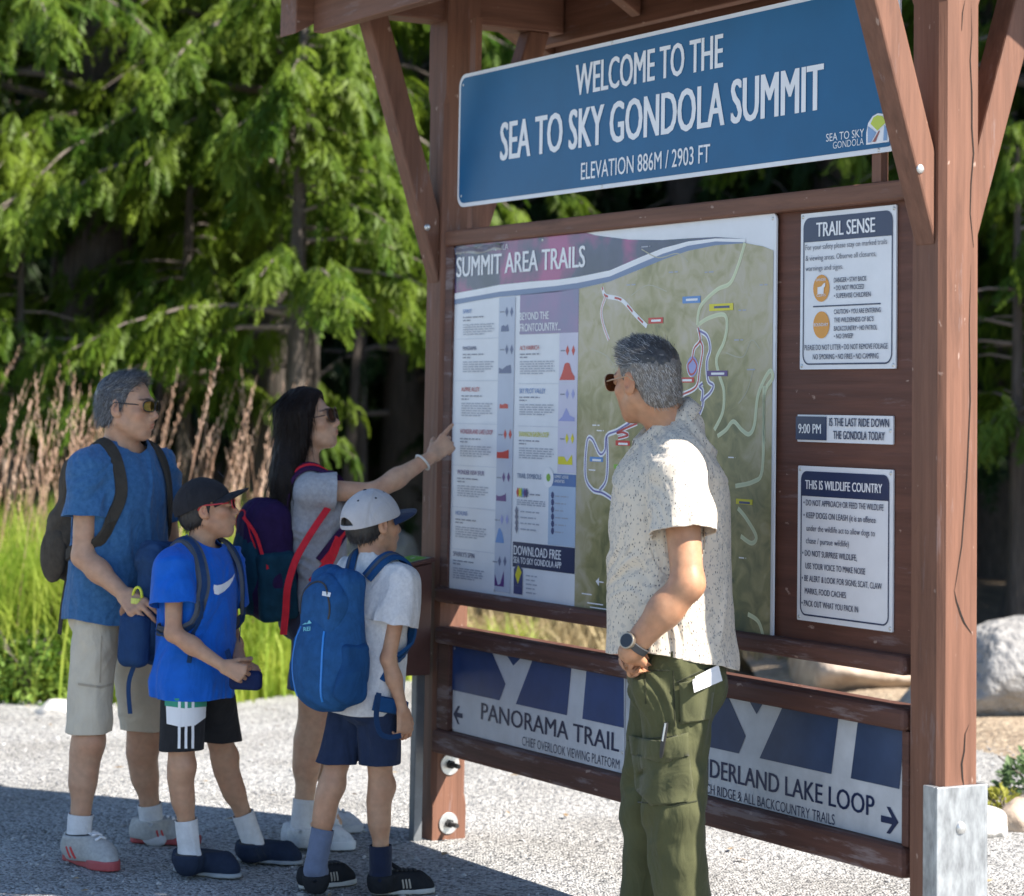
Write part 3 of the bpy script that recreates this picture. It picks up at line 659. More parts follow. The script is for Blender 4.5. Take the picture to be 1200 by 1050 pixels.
# difficulty markers
def markers(key, cf, xs, y):
    for x in xs:
        cu, cz = sg.px(*cf(x, y)); sg.poly(key, [(cu, cz-.018), (cu+.011, cz), (cu, cz+.018), (cu-.011, cz)], LT)
for key, cf, xs, y in (('p_slate', cD, (348, 378), 186), ('p_slate', cD, (348, 378), 418), ('p_red', cD, (338, 369), 940), ('t_purple', cE, (381, 411), 206), ('p_lilac', cE, (370, 402), 466), ('p_slate', cE, (356, 389), 722), ('p_red', cD, (722, 758), 424), ('p_lilac', cD, (720, 756), 692), ('p_yellow', cD, (718, 752), 966)):
    markers(key, cf, xs, y); smudge(cf, xs[0]-42, y+2, xs[0]-14, y+2, 5.25, 'fine_print_dark')
# trail symbols, amenities, download box
T('t_slate', 'TRAIL SYMBOLS', cE, 464, 208, 612, 222, 30, 5.247, 0)
p, q = U(*cE(676, 258)), U(*cE(812, 180)); sg.poly('blue_box', [(p[0], p[1]), (um-.002, p[1]), (um-.002, q[1]-.006), (p[0], q[1]-.006)], lay)
T('heading', 'SUMMIT LODGE', cE, 694, 208, 780, 218, 18, 5.247, .004); T('heading', 'AMENITIES', cE, 694, 236, 756, 244, 18, 5.247, .004)
p2 = U(*cE(650, 620)); sg.poly('pale_box', [(U(*cE(652, 600))[0], p2[1]), (um-.002, p2[1]), (um-.002, p[1]), (U(*cE(652, 600))[0], p[1])], lay)
cu, cz = U(*cE(657, 208)); sg.poly('white_disc', ellipse(cu, cz, .034, .034), LT); sg.poly('p_green', ellipse(cu, cz, .014, .014, 8), LT+.0004)
for i, key in enumerate(('p_red', 'p_yellow', 'p_green', 'p_blue', 't_purple', 't_navy')): markers(key, cE, (468 + i*11,), 298 + i*1.0)
smudge(cE, 542, 312, 606, 312, 5.25, 'fine_print_dark')
for i in range(3): smudge(cE, 462, 345+i*13, 636, 345+i*13, 5.25)
for i in range(4):
    y = 412 + i*36; markers('fine_print_dark', cE, (460,), y); smudge(cE, 484, y+4, 600 - 20*(i % 2), y+4, 5.25)
for i in range(6):
    y = 316 + i*44; cu, cz = U(*cE(682, y)); sg.poly('t_navy', ellipse(cu, cz, .010, .012, 10), LT); smudge(cE, 696, y+6, 780 - 16*(i % 3), y+6, 5.25)
p, q = U(*cE(435, 750)), U(*cE(800, 640)); sg.poly('navy_box', [(p[0], U(*cE(620, 777))[1]), (um-.002, U(*cE(620, 777))[1]), (um-.002, U(*cE(620, 620))[1]), (p[0], U(*cE(620, 620))[1])], lay)
T('heading', 'DOWNLOAD FREE', cE, 444, 676, 733, 718, 56, 5.247, 0, fat=.02); T('heading', 'SEA TO SKY GONDOLA APP', cE, 442, 728, 735, 770, 38, 5.247, .006, fat=.02)
cu, cz = U(*cE(470, 826)); sg.poly('t_navy', [(cu-.03, cz-.055), (cu+.03, cz-.055), (cu+.03, cz+.03), (cu, cz+.055), (cu-.03, cz+.03)], LT); sg.poly('p_yellow', [(cu-.02, cz+.01), (cu, cz-.02), (cu+.024, cz+.022), (cu, cz+.045)], LT+.0004)
smudge(cE, 444, 872, 498, 872, 5.25, 'fine_print_dark')
for i in range(5): smudge(cE, 518, 810+i*26, 586 - 8*(i % 2), 810+i*26, 5.25, 'fine_print')
# trails on the map
def trail(key, cf, pts, w, h=0.0082, dash=None): sg.line(key, [cf(*p) for p in pts], w, h, dash=dash)
t1 = [(790, 100), (760, 200), (720, 290), (660, 320), (590, 385), (570, 430), (565, 490)]
t2 = [(565, 490), (620, 455), (690, 440), (705, 490), (690, 570), (655, 650), (670, 730), (690, 800), (685, 900), (645, 985)]
t3 = [(660, 1015), (700, 985), (735, 945), (775, 985), (810, 1005), (835, 960), (850, 830), (880, 750), (910, 705), (920, 740), (882, 820), (880, 1050)]
t3b = [(520, 220), (519, 300), (515, 455), (490, 488), (440, 500)]
t3c = [(447, 562), (470, 590), (498, 640), (485, 660), (455, 640)]; t3d = [(475, 858), (505, 880), (520, 930)]
for cf, t in ((cA, t1), (cA, t2), (cA, t3), (cB, t3b), (cB, t3c), (cB, t3d)): trail('trail_pale', cf, t, 0.014); trail('trail_green', cf, t, 0.006, 0.0086)
for t in ([(115, 310), (130, 350), (205, 370), (270, 440), (325, 495)], [(130, 355), (110, 420), (120, 490), (145, 560)]): trail('trail_white', cA, t, 0.015)
trail('trail_red', cA, [(115, 310), (130, 350), (205, 370), (270, 440), (325, 495)], 0.007, 0.0086, dash=2); trail('trail_pink', cA, [(130, 355), (110, 420), (120, 490), (145, 560)], 0.006, 0.0086)
for t, k in (([(570, 515), (610, 540), (625, 600), (610, 660), (615, 750), (640, 775), (625, 810), (595, 840), (590, 870), (575, 910)], 'trail_purple'),
          ([(568, 500), (578, 560), (550, 600), (540, 650), (520, 680), (530, 720), (550, 715), (562, 680), (545, 648)], 'trail_red'), ([(575, 560), (590, 600), (575, 700), (560, 780), (500, 815), (480, 822)], 'trail_red'), ([(590, 765), (575, 780), (590, 800), (585, 850)], 'trail_purple')):
    trail('trail_white', cA, t, 0.016); trail(k, cA, t, 0.006, 0.0086)
cu, cz = U(*cA(541, 685)); sg.poly('p_lilac', ellipse(cu, cz, .030, .032), 0.0084)
for t in ([(150, 320), (110, 345), (80, 360), (75, 400), (60, 410), (40, 370), (25, 375), (20, 470), (40, 510), (70, 520), (105, 545), (112, 560)], [(80, 360), (82, 430), (78, 485), (60, 512)]):
    trail('trail_white', cB, t, 0.018); trail('trail_purple', cB, t, 0.006, 0.0086)
for t in ([(165, 325), (130, 340), (108, 352), (125, 350), (140, 358), (112, 366)],): trail('trail_white', cB, t, 0.014); trail('trail_red', cB, t, 0.007, 0.0086)
for key, cf, x0, y0, x1, y1 in (('p_red', cA, 333, 455, 403, 480), ('p_blue', cA, 495, 355, 580, 383), ('p_yellow', cA, 622, 390, 735, 418), ('p_red', cA, 478, 737, 550, 761), ('t_purple', cA, 612, 705, 708, 731),
                                ('p_red', cB, 105, 372, 145, 388), ('p_blue', cB, 33, 418, 70, 433), ('p_green', cB, 100, 439, 140, 453), ('p_yellow', cB, 442, 535, 488, 553)):
    p, q = cf(x0, y0), cf(x1, y1); sg.rect(key, p[0], p[1], q[0], q[1], 0.0088)
    for k in range(1):
        a = cf(x0 + (x1-x0)*.2, (y0+y1)/2+2); c = cf(x1 - (x1-x0)*.15, (y0+y1)/2+2); s_ = sg.px(*a); e_ = sg.px(*c)
        sg.poly('heading' if key != 'p_yellow' else 't_navy', [(s_[0], s_[1]-.003), (e_[0], s_[1]-.003), (e_[0], s_[1]+.004), (s_[0], s_[1]+.004)], 0.0093)
for t in ([(300, 130), (380, 170), (470, 150), (520, 190)], [(60, 600), (140, 640), (180, 720), (150, 800)], [(700, 620), (780, 640), (820, 560), (860, 600)], [(250, 350), (330, 300), (420, 330)], [(760, 860), (800, 800), (830, 700)]): trail('trail_faint', cA, t, 0.0035, .0081)
for x, y in ((300, 120), (430, 240), (760, 420), (740, 560), (600, 240), (800, 700), (230, 300), (860, 300)): smudge(cA, x, y, x + 42, y, 4.04, 'fine_print')
for x, y in ((40, 330), (52, 345), (30, 455), (110, 470), (95, 490), (420, 420), (450, 700), (350, 820)): smudge(cB, x, y, x + 20, y, 2.4, 'heading')
p = cB(62, 768); cu, cz = sg.px(*p); sg.line('heading', [(cu-.02, cz), (cu+.02, cz)], .004, LT, px=False); sg.poly('heading', [(cu-.028, cz), (cu-.008, cz+.014), (cu-.008, cz-.014)], LT)
for y, x1 in ((800, 38), (826, 70), (838, 83)): a = sg.px(*cB(10 + (y-800)*.6, y)); c = sg.px(*cB(x1, y)); sg.line('heading', [(a[0], a[1]), (c[0], a[1])], .004, LT, px=False)
mm = {'heading_print': head_material(), 'white_band': S_LET, 'steel_band': paint('map_steel', (0.16, 0.22, 0.36)), 'map_print': map_material(), 'grey_strip': paint('map_strip', (0.46, 0.50, 0.60)), 'steel_box': mat('map_box', (0.16, 0.22, 0.34), 0.35, col2=(0.34, 0.20, 0.36), vscale=3.2),
      'lilac_strip': paint('map_lilac', (0.56, 0.54, 0.66)), 'rule': paint('map_rule', (0.55, 0.58, 0.66)), 'heading': S_LET, 'fine_print': paint('fine_print', (0.36, 0.38, 0.46)), 'fine_print_dark': paint('fine_print_dark', (0.18, 0.19, 0.26)),
      't_blue': paint('t_blue', (0.13, 0.24, 0.50)), 't_navy': paint('t_navy', (0.045, 0.06, 0.17)), 't_red': paint('t_red', (0.50, 0.06, 0.06)), 't_crimson': paint('t_crimson', (0.40, 0.05, 0.12)), 't_purple': paint('t_purple', (0.09, 0.04, 0.20)),
      't_yellow': paint('t_yellow', (0.62, 0.58, 0.04)), 't_slate': paint('t_slate', (0.16, 0.22, 0.34)), 'p_slate': paint('p_slate', (0.10, 0.13, 0.25)), 'p_red': paint('p_red', (0.52, 0.035, 0.03)), 'p_purple': paint('p_purple', (0.10, 0.03, 0.19)),
      'p_blue': paint('p_blue', (0.10, 0.25, 0.55)), 'p_lilac': paint('p_lilac', (0.30, 0.32, 0.60)), 'p_yellow': paint('p_yellow', (0.66, 0.58, 0.02)), 'p_green': paint('p_green', (0.22, 0.42, 0.06)), 'blue_box': paint('blue_box', (0.10, 0.18, 0.38)),
      'pale_box': paint('pale_box', (0.40, 0.50, 0.64)), 'navy_box': S_NAVY, 'white_disc': S_LET, 'trail_pale': paint('trail_pale', (0.62, 0.65, 0.42)), 'trail_green': paint('trail_green', (0.55, 0.60, 0.40)), 'trail_white': S_LET, 'trail_red': paint('trail_red', (0.45, 0.05, 0.05)),
      'trail_faint': paint('trail_faint', (0.42, 0.40, 0.30)), 'trail_pink': paint('trail_pink', (0.62, 0.34, 0.32)), 'trail_purple': paint('trail_purple', (0.16, 0.14, 0.36))}
sg.finish(mm)
screws(sg, [(0.15, 2.15), (0.15, 0.915), (2.085, 2.15), (1.2, 0.905), (0.75, 2.155), (0.46, 0.93)], 0.006)
# peeling top corner of the laminate, curled away from the board
cv = []; cf_ = []
for i in range(13):
    t = i / 12; u = 0.13 + 0.34 * t
    for k in range(5): cv.append(sg.loc(u, 2.156 + 0.004*math.sin(9*t) - 0.006*k, 0.0095 + 0.010*math.exp(-k)*abs(math.sin(7*t+.5))))
for i in range(12):
    for k in range(4): cf_.append((i*5+k, (i+1)*5+k, (i+1)*5+k+1, i*5+k+1))
mesh_obj('peeling_film', cv, cf_, mat('clear_film', (0.13, 0.15, 0.22), 0.12, var=.35, vscale=20), sg.root, smooth=True)

# ------------------------------------------------------------------ brochure box beside the far post
bx = empty('brochure_box', tuple(W(0.030, 0.200, 0)), KROT)
tag(bx, 'brown metal brochure box with a green card on its sloping lid', 'brochure box')
M_BOX = mat('brown_metal', (0.105, 0.046, 0.034), 0.45, var=.18, vscale=9, bump=.1, bscale=20, spec=.4)
M_POSTG = mat('grey_steel_post', (.16, .17, .18), .5, metal=.5, var=.2, vscale=12)
b = MB(); b.box((-0.02, 0.065, -0.02), (0.02, 0.100, 0.62)); b.build('post', M_POSTG, bx, bevel=.003)
b = MB()
q = [(-0.115, 0.60), (0.092, 0.60), (0.092, 1.005), (-0.115, 0.965)]
v = [(-0.075, a, c) for a, c in q] + [(0.075, a, c) for a, c in q]
b.add(v, [(0,1,2,3),(7,6,5,4),(0,4,5,1),(1,5,6,2),(2,6,7,3),(3,7,4,0)]); b.build('box_body', M_BOX, bx, bevel=.006)
b = MB(); q = [(-0.128, 0.9655), (0.098, 1.0085), (0.098, 1.0255), (-0.128, 0.9825)]
v = [(-0.083, a, c) for a, c in q] + [(0.083, a, c) for a, c in q]
b.add(v, [(0,1,2,3),(7,6,5,4),(0,4,5,1),(1,5,6,2),(2,6,7,3),(3,7,4,0)]); ld = b.build('lid', M_BOX, bx, bevel=.004)
def lidp(x, y): return (x, y, 0.9825 + (y + .128)*(0.043/.228) + .0012)
def lidq(x, y, h): p = lidp(x, y); return (p[0], p[1], p[2] + h)
b = MB(); b.add([lidq(*p, 0) for p in ((-.072, -.115), (.072, -.115), (.072, .085), (-.072, .085))], [(0, 1, 2, 3)]); cd = b.build('lid_card', mat('card_white', (.62, .66, .60), .35), ld, fixn=False)
b = MB(); b.add([lidq(*p, .001) for p in ((-.066, -.05), (.066, -.05), (.066, .079), (-.066, .079))], [(0, 1, 2, 3)]); b.build('card_print', mat('card_green', (.10, .36, .05), .35), cd, fixn=False)
b = MB()
for x, y, r in ((-.04, .02, .022), (.03, -.01, .025), (.0, .05, .012)): b.add([lidq(x + r*math.cos(t), y + r*.8*math.sin(t), .002) for t in np.linspace(0, 2*math.pi, 11)[:-1]], [tuple(range(10))])
b.build('card_mark', S_LET, cd, fixn=False)
for i in range(5):
    b = MB(); dome(b, (0.0755, -0.095, 0.64 + .08*i), (1, 0, 0), .004, .003, 8); b.build('rivet', M_BOLT, bx, smooth=True)
# ================================================================== shaping engine for bodies, clothes and bags
def V(*a): return np.array(a, dtype=float)
def unit(a): a = np.asarray(a, float); return a / (np.linalg.norm(a) + 1e-12)
_tab = np.random.default_rng(3).random((32, 32, 32)).astype(np.float32)
def noise3(p):
    "smooth value noise, -1..1"
    p = np.asarray(p, np.float32); i = np.floor(p).astype(np.int64); f = p - i; f = f*f*(3-2*f); i &= 31; j = (i + 1) & 31
    x0, y0, z0 = i.T; x1, y1, z1 = j.T; fx, fy, fz = f.T
    c = lambda a, b, d: _tab[a, b, d]
    a0 = c(x0, y0, z0)*(1-fx) + c(x1, y0, z0)*fx; a1 = c(x0, y1, z0)*(1-fx) + c(x1, y1, z0)*fx
    b0 = c(x0, y0, z1)*(1-fx) + c(x1, y0, z1)*fx; b1 = c(x0, y1, z1)*(1-fx) + c(x1, y1, z1)*fx
    return ((a0*(1-fy)+a1*fy)*(1-fz) + (b0*(1-fy)+b1*fy)*fz) * 2 - 1

class Cap:                        # tapered capsule, optionally flattened along a direction
    def __init__(s, a, b, ra, rb=None, k=0.02, flat=None, fs=1.0, op='u'):
        s.a, s.b, s.ra, s.rb, s.k, s.op = V(*a), V(*b), ra, ra if rb is None else rb, k, op
        s.flat = None if flat is None else unit(flat); s.fs = fs
        m = max(s.ra, s.rb) * max(1.0, fs); s.lo = np.minimum(s.a, s.b) - m; s.hi = np.maximum(s.a, s.b) + m
    def d(s, p):
        q = p - s.a; ba = s.b - s.a
        if s.flat is not None:
            c = q @ s.flat; q = q - np.multiply.outer(c * (1 - 1/s.fs), s.flat)
            ba = ba - s.flat * (ba @ s.flat) * (1 - 1/s.fs)
        h = np.clip((q @ ba) / (ba @ ba + 1e-12), 0, 1)
        return np.linalg.norm(q - np.multiply.outer(h, ba), axis=-1) - (s.ra + (s.rb - s.ra) * h)
class Ell:                        # ellipsoid with its own axes
    def __init__(s, c, r, ax=None, k=0.02, op='u'):
        s.c, s.r, s.k, s.op = V(*c), V(*r), k, op; s.ax = np.eye(3) if ax is None else np.array([unit(q) for q in ax])
        m = np.sqrt(((s.ax * s.r[:, None])**2).sum(0)); s.lo = s.c - m; s.hi = s.c + m
    def d(s, p):
        q = (p - s.c) @ s.ax.T; k0 = np.linalg.norm(q / s.r, axis=-1); k1 = np.linalg.norm(q / (s.r**2), axis=-1)
        return k0 * (k0 - 1.0) / (k1 + 1e-9)
class Box:                        # rounded box with its own axes
    def __init__(s, c, r, rad, ax=None, k=0.02, op='u'):
        s.c, s.r, s.rad, s.k, s.op = V(*c), V(*r), rad, k, op; s.ax = np.eye(3) if ax is None else np.array([unit(q) for q in ax])
        m = np.abs(s.ax * s.r[:, None]).sum(0); s.lo = s.c - m; s.hi = s.c + m
    def d(s, p):
        q = np.abs((p - s.c) @ s.ax.T) - (s.r - s.rad)
        return np.linalg.norm(np.maximum(q, 0), axis=-1) + np.minimum(q.max(-1), 0) - s.rad
class Half:                       # keep the side where (p - c).n < 0
    def __init__(s, c, n, k=0.0): s.c, s.n, s.k, s.op = V(*c), unit(n), k, 'i'; s.lo = None
    def d(s, p): return (p - s.c) @ s.n
def combine(D, d, k, op):
    if op == 'u':
        if k <= 0: return np.minimum(D, d)
        h = np.maximum(k - np.abs(D - d), 0) / k; return np.minimum(D, d) - h*h*k*0.25
    if op == 's': d = -d
    if k <= 0: return np.maximum(D, d)
    h = np.maximum(k - np.abs(D - d), 0) / k; return np.maximum(D, d) + h*h*k*0.25
def field(prims, p):
    D = np.full(p.shape[:-1], 1.0)
    for q in prims: D = combine(D, q.d(p), q.k, q.op)
    return D
def surface(prims, h, lo=None, hi=None):
    us = [q for q in prims if q.op == 'u']
    if lo is None: lo = np.min([q.lo for q in us], 0) - 3*h; hi = np.max([q.hi for q in us], 0) + 3*h
    lo, hi = V(*lo), V(*hi); n = np.ceil((hi - lo) / h).astype(int) + 1
    D = np.full(n, 0.5, np.float32)
    for q in prims:
        m = q.k + 3*h
        if q.lo is None: a = np.zeros(3, int); b = n.copy()
        else: a = np.maximum(np.floor((q.lo - m - lo)/h).astype(int), 0); b = np.minimum(np.ceil((q.hi + m - lo)/h).astype(int) + 1, n)
        if np.any(b <= a): continue
        g = [lo[i] + np.arange(a[i], b[i]) * h for i in range(3)]
        pts = np.stack(np.meshgrid(*g, indexing='ij'), -1)
        sl = tuple(slice(a[i], b[i]) for i in range(3))
        D[sl] = combine(D[sl], q.d(pts), q.k, q.op)
    return nets(D, lo, h)
def nets(D, lo, h):
    S = D < 0; nx, ny, nz = D.shape
    c = S[:-1, :-1, :-1].astype(np.int8)
    for dx, dy, dz in ((1,0,0),(0,1,0),(1,1,0),(0,0,1),(1,0,1),(0,1,1),(1,1,1)):
        c = c + S[dx:nx-1+dx, dy:ny-1+dy, dz:nz-1+dz]
    I = np.argwhere((c > 0) & (c < 8))
    idx = -np.ones((nx-1, ny-1, nz-1), np.int64); idx[I[:, 0], I[:, 1], I[:, 2]] = np.arange(len(I))
    cor = np.array([(0,0,0),(1,0,0),(0,1,0),(1,1,0),(0,0,1),(1,0,1),(0,1,1),(1,1,1)])
    val = np.stack([D[I[:, 0]+a, I[:, 1]+b, I[:, 2]+e] for a, b, e in cor], 1)
    acc = np.zeros((len(I), 3)); cnt = np.zeros(len(I))
    for a, b in ((0,1),(2,3),(4,5),(6,7),(0,2),(1,3),(4,6),(5,7),(0,4),(1,5),(2,6),(3,7)):
        va, vb = val[:, a], val[:, b]; m = (va < 0) != (vb < 0); t = va / np.where(m, va - vb, 1)
        pt = cor[a] + (cor[b] - cor[a]) * t[:, None]; acc[m] += pt[m]; cnt[m] += 1
    v = lo + (I + acc / cnt[:, None]) * h
    F = []
    for ax in range(3):
        sh = [slice(None)]*3; s0 = list(sh); s1 = list(sh); s0[ax] = slice(0, -1); s1[ax] = slice(1, None)
        A, B = S[tuple(s0)], S[tuple(s1)]; E = np.argwhere(A != B)
        u, w = [(1, 2), (2, 0), (0, 1)][ax]
        E = E[(E[:, u] > 0) & (E[:, w] > 0) & (E[:, u] < D.shape[u]-1) & (E[:, w] < D.shape[w]-1)]
        q = []
        for du, dw in ((-1,-1),(0,-1),(0,0),(-1,0)):
            e = E.copy(); e[:, u] += du; e[:, w] += dw; q.append(idx[e[:, 0], e[:, 1], e[:, 2]])
        q = np.stack(q, 1); flip = ~A[tuple(E.T)]; q[flip] = q[flip][:, ::-1]; F.append(q)
    F = np.concatenate(F); F = F[(F >= 0).all(1)]
    return v, F
def merge(parts):
    v = []; f = []; k = 0
    for a, b in parts: v.append(a); f.append(b + k); k += len(a)
    return np.concatenate(v), np.concatenate(f)
def compact(v, f):
    used = np.zeros(len(v), bool); used[f.ravel()] = True; m = np.cumsum(used) - 1
    return v[used], m[f], used
def multires(prims, h, fine):
    "coarse surface with finer boxes: fine = [(lo, hi, h)]"
    v, f = surface(prims, h); parts = []
    keep = np.ones(len(f), bool); ctr = v[f].mean(1)
    for lo, hi, hh in fine:
        ins = ((ctr > V(*lo)+h) & (ctr < V(*hi)-h)).all(1); keep &= ~ins
    v2, f2, _ = compact(v, f[keep]); parts.append((v2, f2))
    for lo, hi, hh in fine: parts.append(surface(prims, hh, lo, hi))
    return merge(parts)
def clip(v, f, val):
    "keep the part of the mesh where val < 0, cutting faces cleanly"
    v = list(map(tuple, v)); val = list(map(float, val)); out = []; ed = {}
    for face in f:
        face = [int(i) for i in face]; s = [val[i] < 0 for i in face]
        if all(s): out.append(face); continue
        if not any(s): continue
        new = []
        for a in range(len(face)):
            i, j = face[a], face[(a+1) % len(face)]
            if val[i] < 0: new.append(i)
            if (val[i] < 0) != (val[j] < 0):
                key = (min(i, j), max(i, j))
                if key not in ed:
                    t = val[key[0]] / (val[key[0]] - val[key[1]]); p, q = np.array(v[key[0]]), np.array(v[key[1]])
                    ed[key] = len(v); v.append(tuple(p + (q-p)*t)); val.append(0.0)
                new.append(ed[key])
        if len(new) >= 3: out.append(new)
    used = sorted({i for q in out for i in q}); m = {o: n for n, o in enumerate(used)}
    return np.array([v[i] for i in used]), [tuple(m[i] for i in q) for q in out]
def vnormals(v, f):
    n = np.zeros_like(v)
    for q in f:
        q = list(q); a = v[q[0]]; 
        for i in range(1, len(q)-1):
            c = np.cross(v[q[i]]-a, v[q[i+1]]-a); n[q] += c
    return n / (np.linalg.norm(n, axis=1, keepdims=True) + 1e-12)
def vnormals_q(v, f):
    f = np.asarray(f); n = np.zeros_like(v); c = np.cross(v[f[:, 2]]-v[f[:, 0]], v[f[:, 3]]-v[f[:, 1]])
    for k in range(4): np.add.at(n, f[:, k], c)
    return n / (np.linalg.norm(n, axis=1, keepdims=True) + 1e-12)
def smoothv(v, f, it=2, lam=0.5):
    f = np.asarray(f); e = np.concatenate([f[:, [0, 1]], f[:, [1, 2]], f[:, [2, 3]], f[:, [3, 0]]])
    for _ in range(it):
        s = np.zeros_like(v); c = np.zeros(len(v)); np.add.at(s, e[:, 0], v[e[:, 1]]); np.add.at(c, e[:, 0], 1); np.add.at(s, e[:, 1], v[e[:, 0]]); np.add.at(c, e[:, 1], 1)
        m = c > 0; v = v.copy(); v[m] += lam * (s[m]/c[m, None] - v[m])
    return v

C_COLLAR = mat('shoe_collar_lining', (.035, .036, .04), .85)
class Fig:
    "a person: an Empty on the ground that parents the body and what it wears"
    def __init__(s, loc, label):
        s.root = empty('person', tuple(loc)); tag(s.root, label, 'person'); s.loc = V(*loc)
    def obj(s, name, v, f, m, parent=None, smooth=True, solid=0.0, mats=None, fmat=None):
        o = mesh_obj(name, np.asarray(v) - s.loc, f, m, parent or s.root, smooth, 0, mats, fmat)
        if solid: q = o.modifiers.new('thickness', 'SOLIDIFY'); q.thickness = solid; q.offset = -1
        return o
    def mb(s, name, mb, m, parent=None, smooth=False, mats=None, bevel=0.0, fixn=True):
        mb.v = [tuple(np.array(q) - s.loc) for q in mb.v]
        return mb.build(name, m, parent or s.root, smooth, bevel, mats, fixn=fixn)
def bvh(v, f): return BVHTree.FromPolygons([tuple(q) for q in v], [tuple(int(i) for i in q) for q in f])
def hit(tree, x, y):
    "where the line of sight of photo pixel (x, y) meets a surface"
    d = ray(x, y); r = tree.ray_cast(Vector(cC), Vector(d).normalized())
    return (None, None) if r[0] is None else (np.array(r[0]), np.array(r[1]))
def decal(tree, poly, off=0.0015, res=10):
    "a flat mark (photo pixel outline) laid onto a cloth surface as a thin sheet"
    P_ = np.array(poly, float); lo, hi = P_.min(0), P_.max(0); n = res; step = max((hi-lo).max()/n, 0.25)
    bm = bmesh.new(); vs = [bm.verts.new((a, b, 0)) for a, b in poly]; bm.faces.new(vs)
    for ax in range(2):
        x = lo[ax] + step
        while x < hi[ax] - 1e-3:
            co = [0, 0, 0]; co[ax] = x; no = [0, 0, 0]; no[ax] = 1
            bmesh.ops.bisect_plane(bm, geom=bm.verts[:]+bm.edges[:]+bm.faces[:], plane_co=co, plane_no=no); x += step
    bmesh.ops.triangulate(bm, faces=bm.faces)
    bm.verts.ensure_lookup_table(); ok = {}; v = []
    for q in bm.verts:
        h, nn = hit(tree, q.co.x, q.co.y)
        if h is not None:
            if nn @ (cC - h) < 0: nn = -nn
            ok[q.index] = len(v); v.append(h + nn*off)
    f = [tuple(ok[q.index] for q in fc.verts) for fc in bm.faces if all(q.index in ok for q in fc.verts)]
    bm.free(); return v, f
def ribbon(pts, nrm, width, th, taper=None):
    "webbing strap: a band of given width and thickness along 3D points, facing along nrm"
    pts = [V(*p) for p in pts]; n = len(pts); v = []; f = []
    for i in range(n):
        d = unit(pts[min(i+1, n-1)] - pts[max(i-1, 0)]); nn = nrm[i] if len(np.shape(nrm)) > 1 else nrm; sd = unit(np.cross(d, nn)); nn = unit(np.cross(sd, d)); w = width if not hasattr(width, '__len__') else width[i]
        for a, b in ((-.5, 0), (-.42, 1), (.42, 1), (.5, 0)): v.append(pts[i] + sd*a*w + nn*b*th)
    for i in range(n-1):
        for k in range(4): f.append((i*4+k, i*4+(k+1) % 4, (i+1)*4+(k+1) % 4, (i+1)*4+k))
    f += [(3, 2, 1, 0), tuple((n-1)*4+k for k in range(4))]
    return v, f
def spline(pts, n=24):
    q = [V(*p) for p in pts]; out = []
    for i in range(len(q)-1):
        p0, p1, p2, p3 = q[max(i-1, 0)], q[i], q[i+1], q[min(i+2, len(q)-1)]; m = max(2, n // (len(q)-1))
        for t in np.linspace(0, 1, m+1)[:-1]: out.append(0.5*((2*p1)+(-p0+p2)*t+(2*p0-5*p1+4*p2-p3)*t*t+(-p0+3*p1-3*p2+p3)*t**3))
    return out + [q[-1]]

# ------------------------------------------------------------------ body
def frame(f, up):
    "right, forward, up from a forward and an approximate up direction"
    u = unit(up); f = unit(V(*f) - u * (V(*f) @ u)); return np.array([np.cross(f, u), f, u])
def loc(o, fr, x, y, z): return o + fr[0]*x + fr[1]*y + fr[2]*z
def head_prims(c, fr, s, female=False, child=False):
    L = lambda x, y, z: loc(c, fr, x*s, y*s, z*s)
    E = lambda x, y, z, rx, ry, rz, k=.02, op='u': Ell(L(x, y, z), (rx*s, ry*s, rz*s), fr, k*s, op)
    C = lambda a, b, ra, rb, k=.012: Cap(L(*a), L(*b), ra*s, rb*s, k*s)
    j = 0.9 if (female or child) else 1.0
    p = [E(0, -.014, .030, .0735, .093, .084), E(0, .030, -.030, .057*j+.002, .060, .080, .03), E(0, .048, -.055, .042*j, .038, .045, .03), E(0, .066, -.096, .021*j, .017, .016, .02)]
    for sg_ in (-1, 1):
        p += [C((sg_*.056*j, -.004, -.048), (sg_*.018, .060, -.092), .017, .013, .025), E(sg_*.040, .055, -.022, .022, .020, .017, .022), C((sg_*.012, .086, .021), (sg_*.044, .070, .020), .0095, .008, .018),
              E(sg_*.030, .093, .003, .016, .012, .010, .014, 's')]
    p += [C((0, .086, .010), (0, .104, -.028), .0065, .0105, .012), E(0, .106, -.032, .0105, .0095, .0085, .008)]
    for sg_ in (-1, 1): p += [E(sg_*.0125, .098, -.036, .0075, .009, .0065, .007), E(sg_*.0305, .0815, .004, .0145, .0125, .0095, .008)]
    p += [E(0, .082, -.052, .020, .014, .012, .014), E(0, .0915, -.0595, .022, .0085, .0052, .007), E(0, .089, -.0700, .0185, .0085, .0058, .007), Cap(L(-.017, .099, -.0645), L(.017, .099, -.0645), .0016*s, .0016*s, .004*s, op='s')]
    for sg_ in (-1, 1):
        e = np.array([fr[0]*sg_ + fr[1]*-.35, fr[1] + fr[0]*sg_*.35, fr[2] + fr[1]*-.12])
        p += [Ell(L(sg_*.078, -.012, -.004), (.0075*s, .0185*s, .031*s), e, .008*s), Ell(L(sg_*.084, -.006, .000), (.006*s, .010*s, .018*s), e, .005*s, 's'), Ell(L(sg_*.074, .000, -.026), (.008*s, .009*s, .010*s), e, .008*s)]
    return p
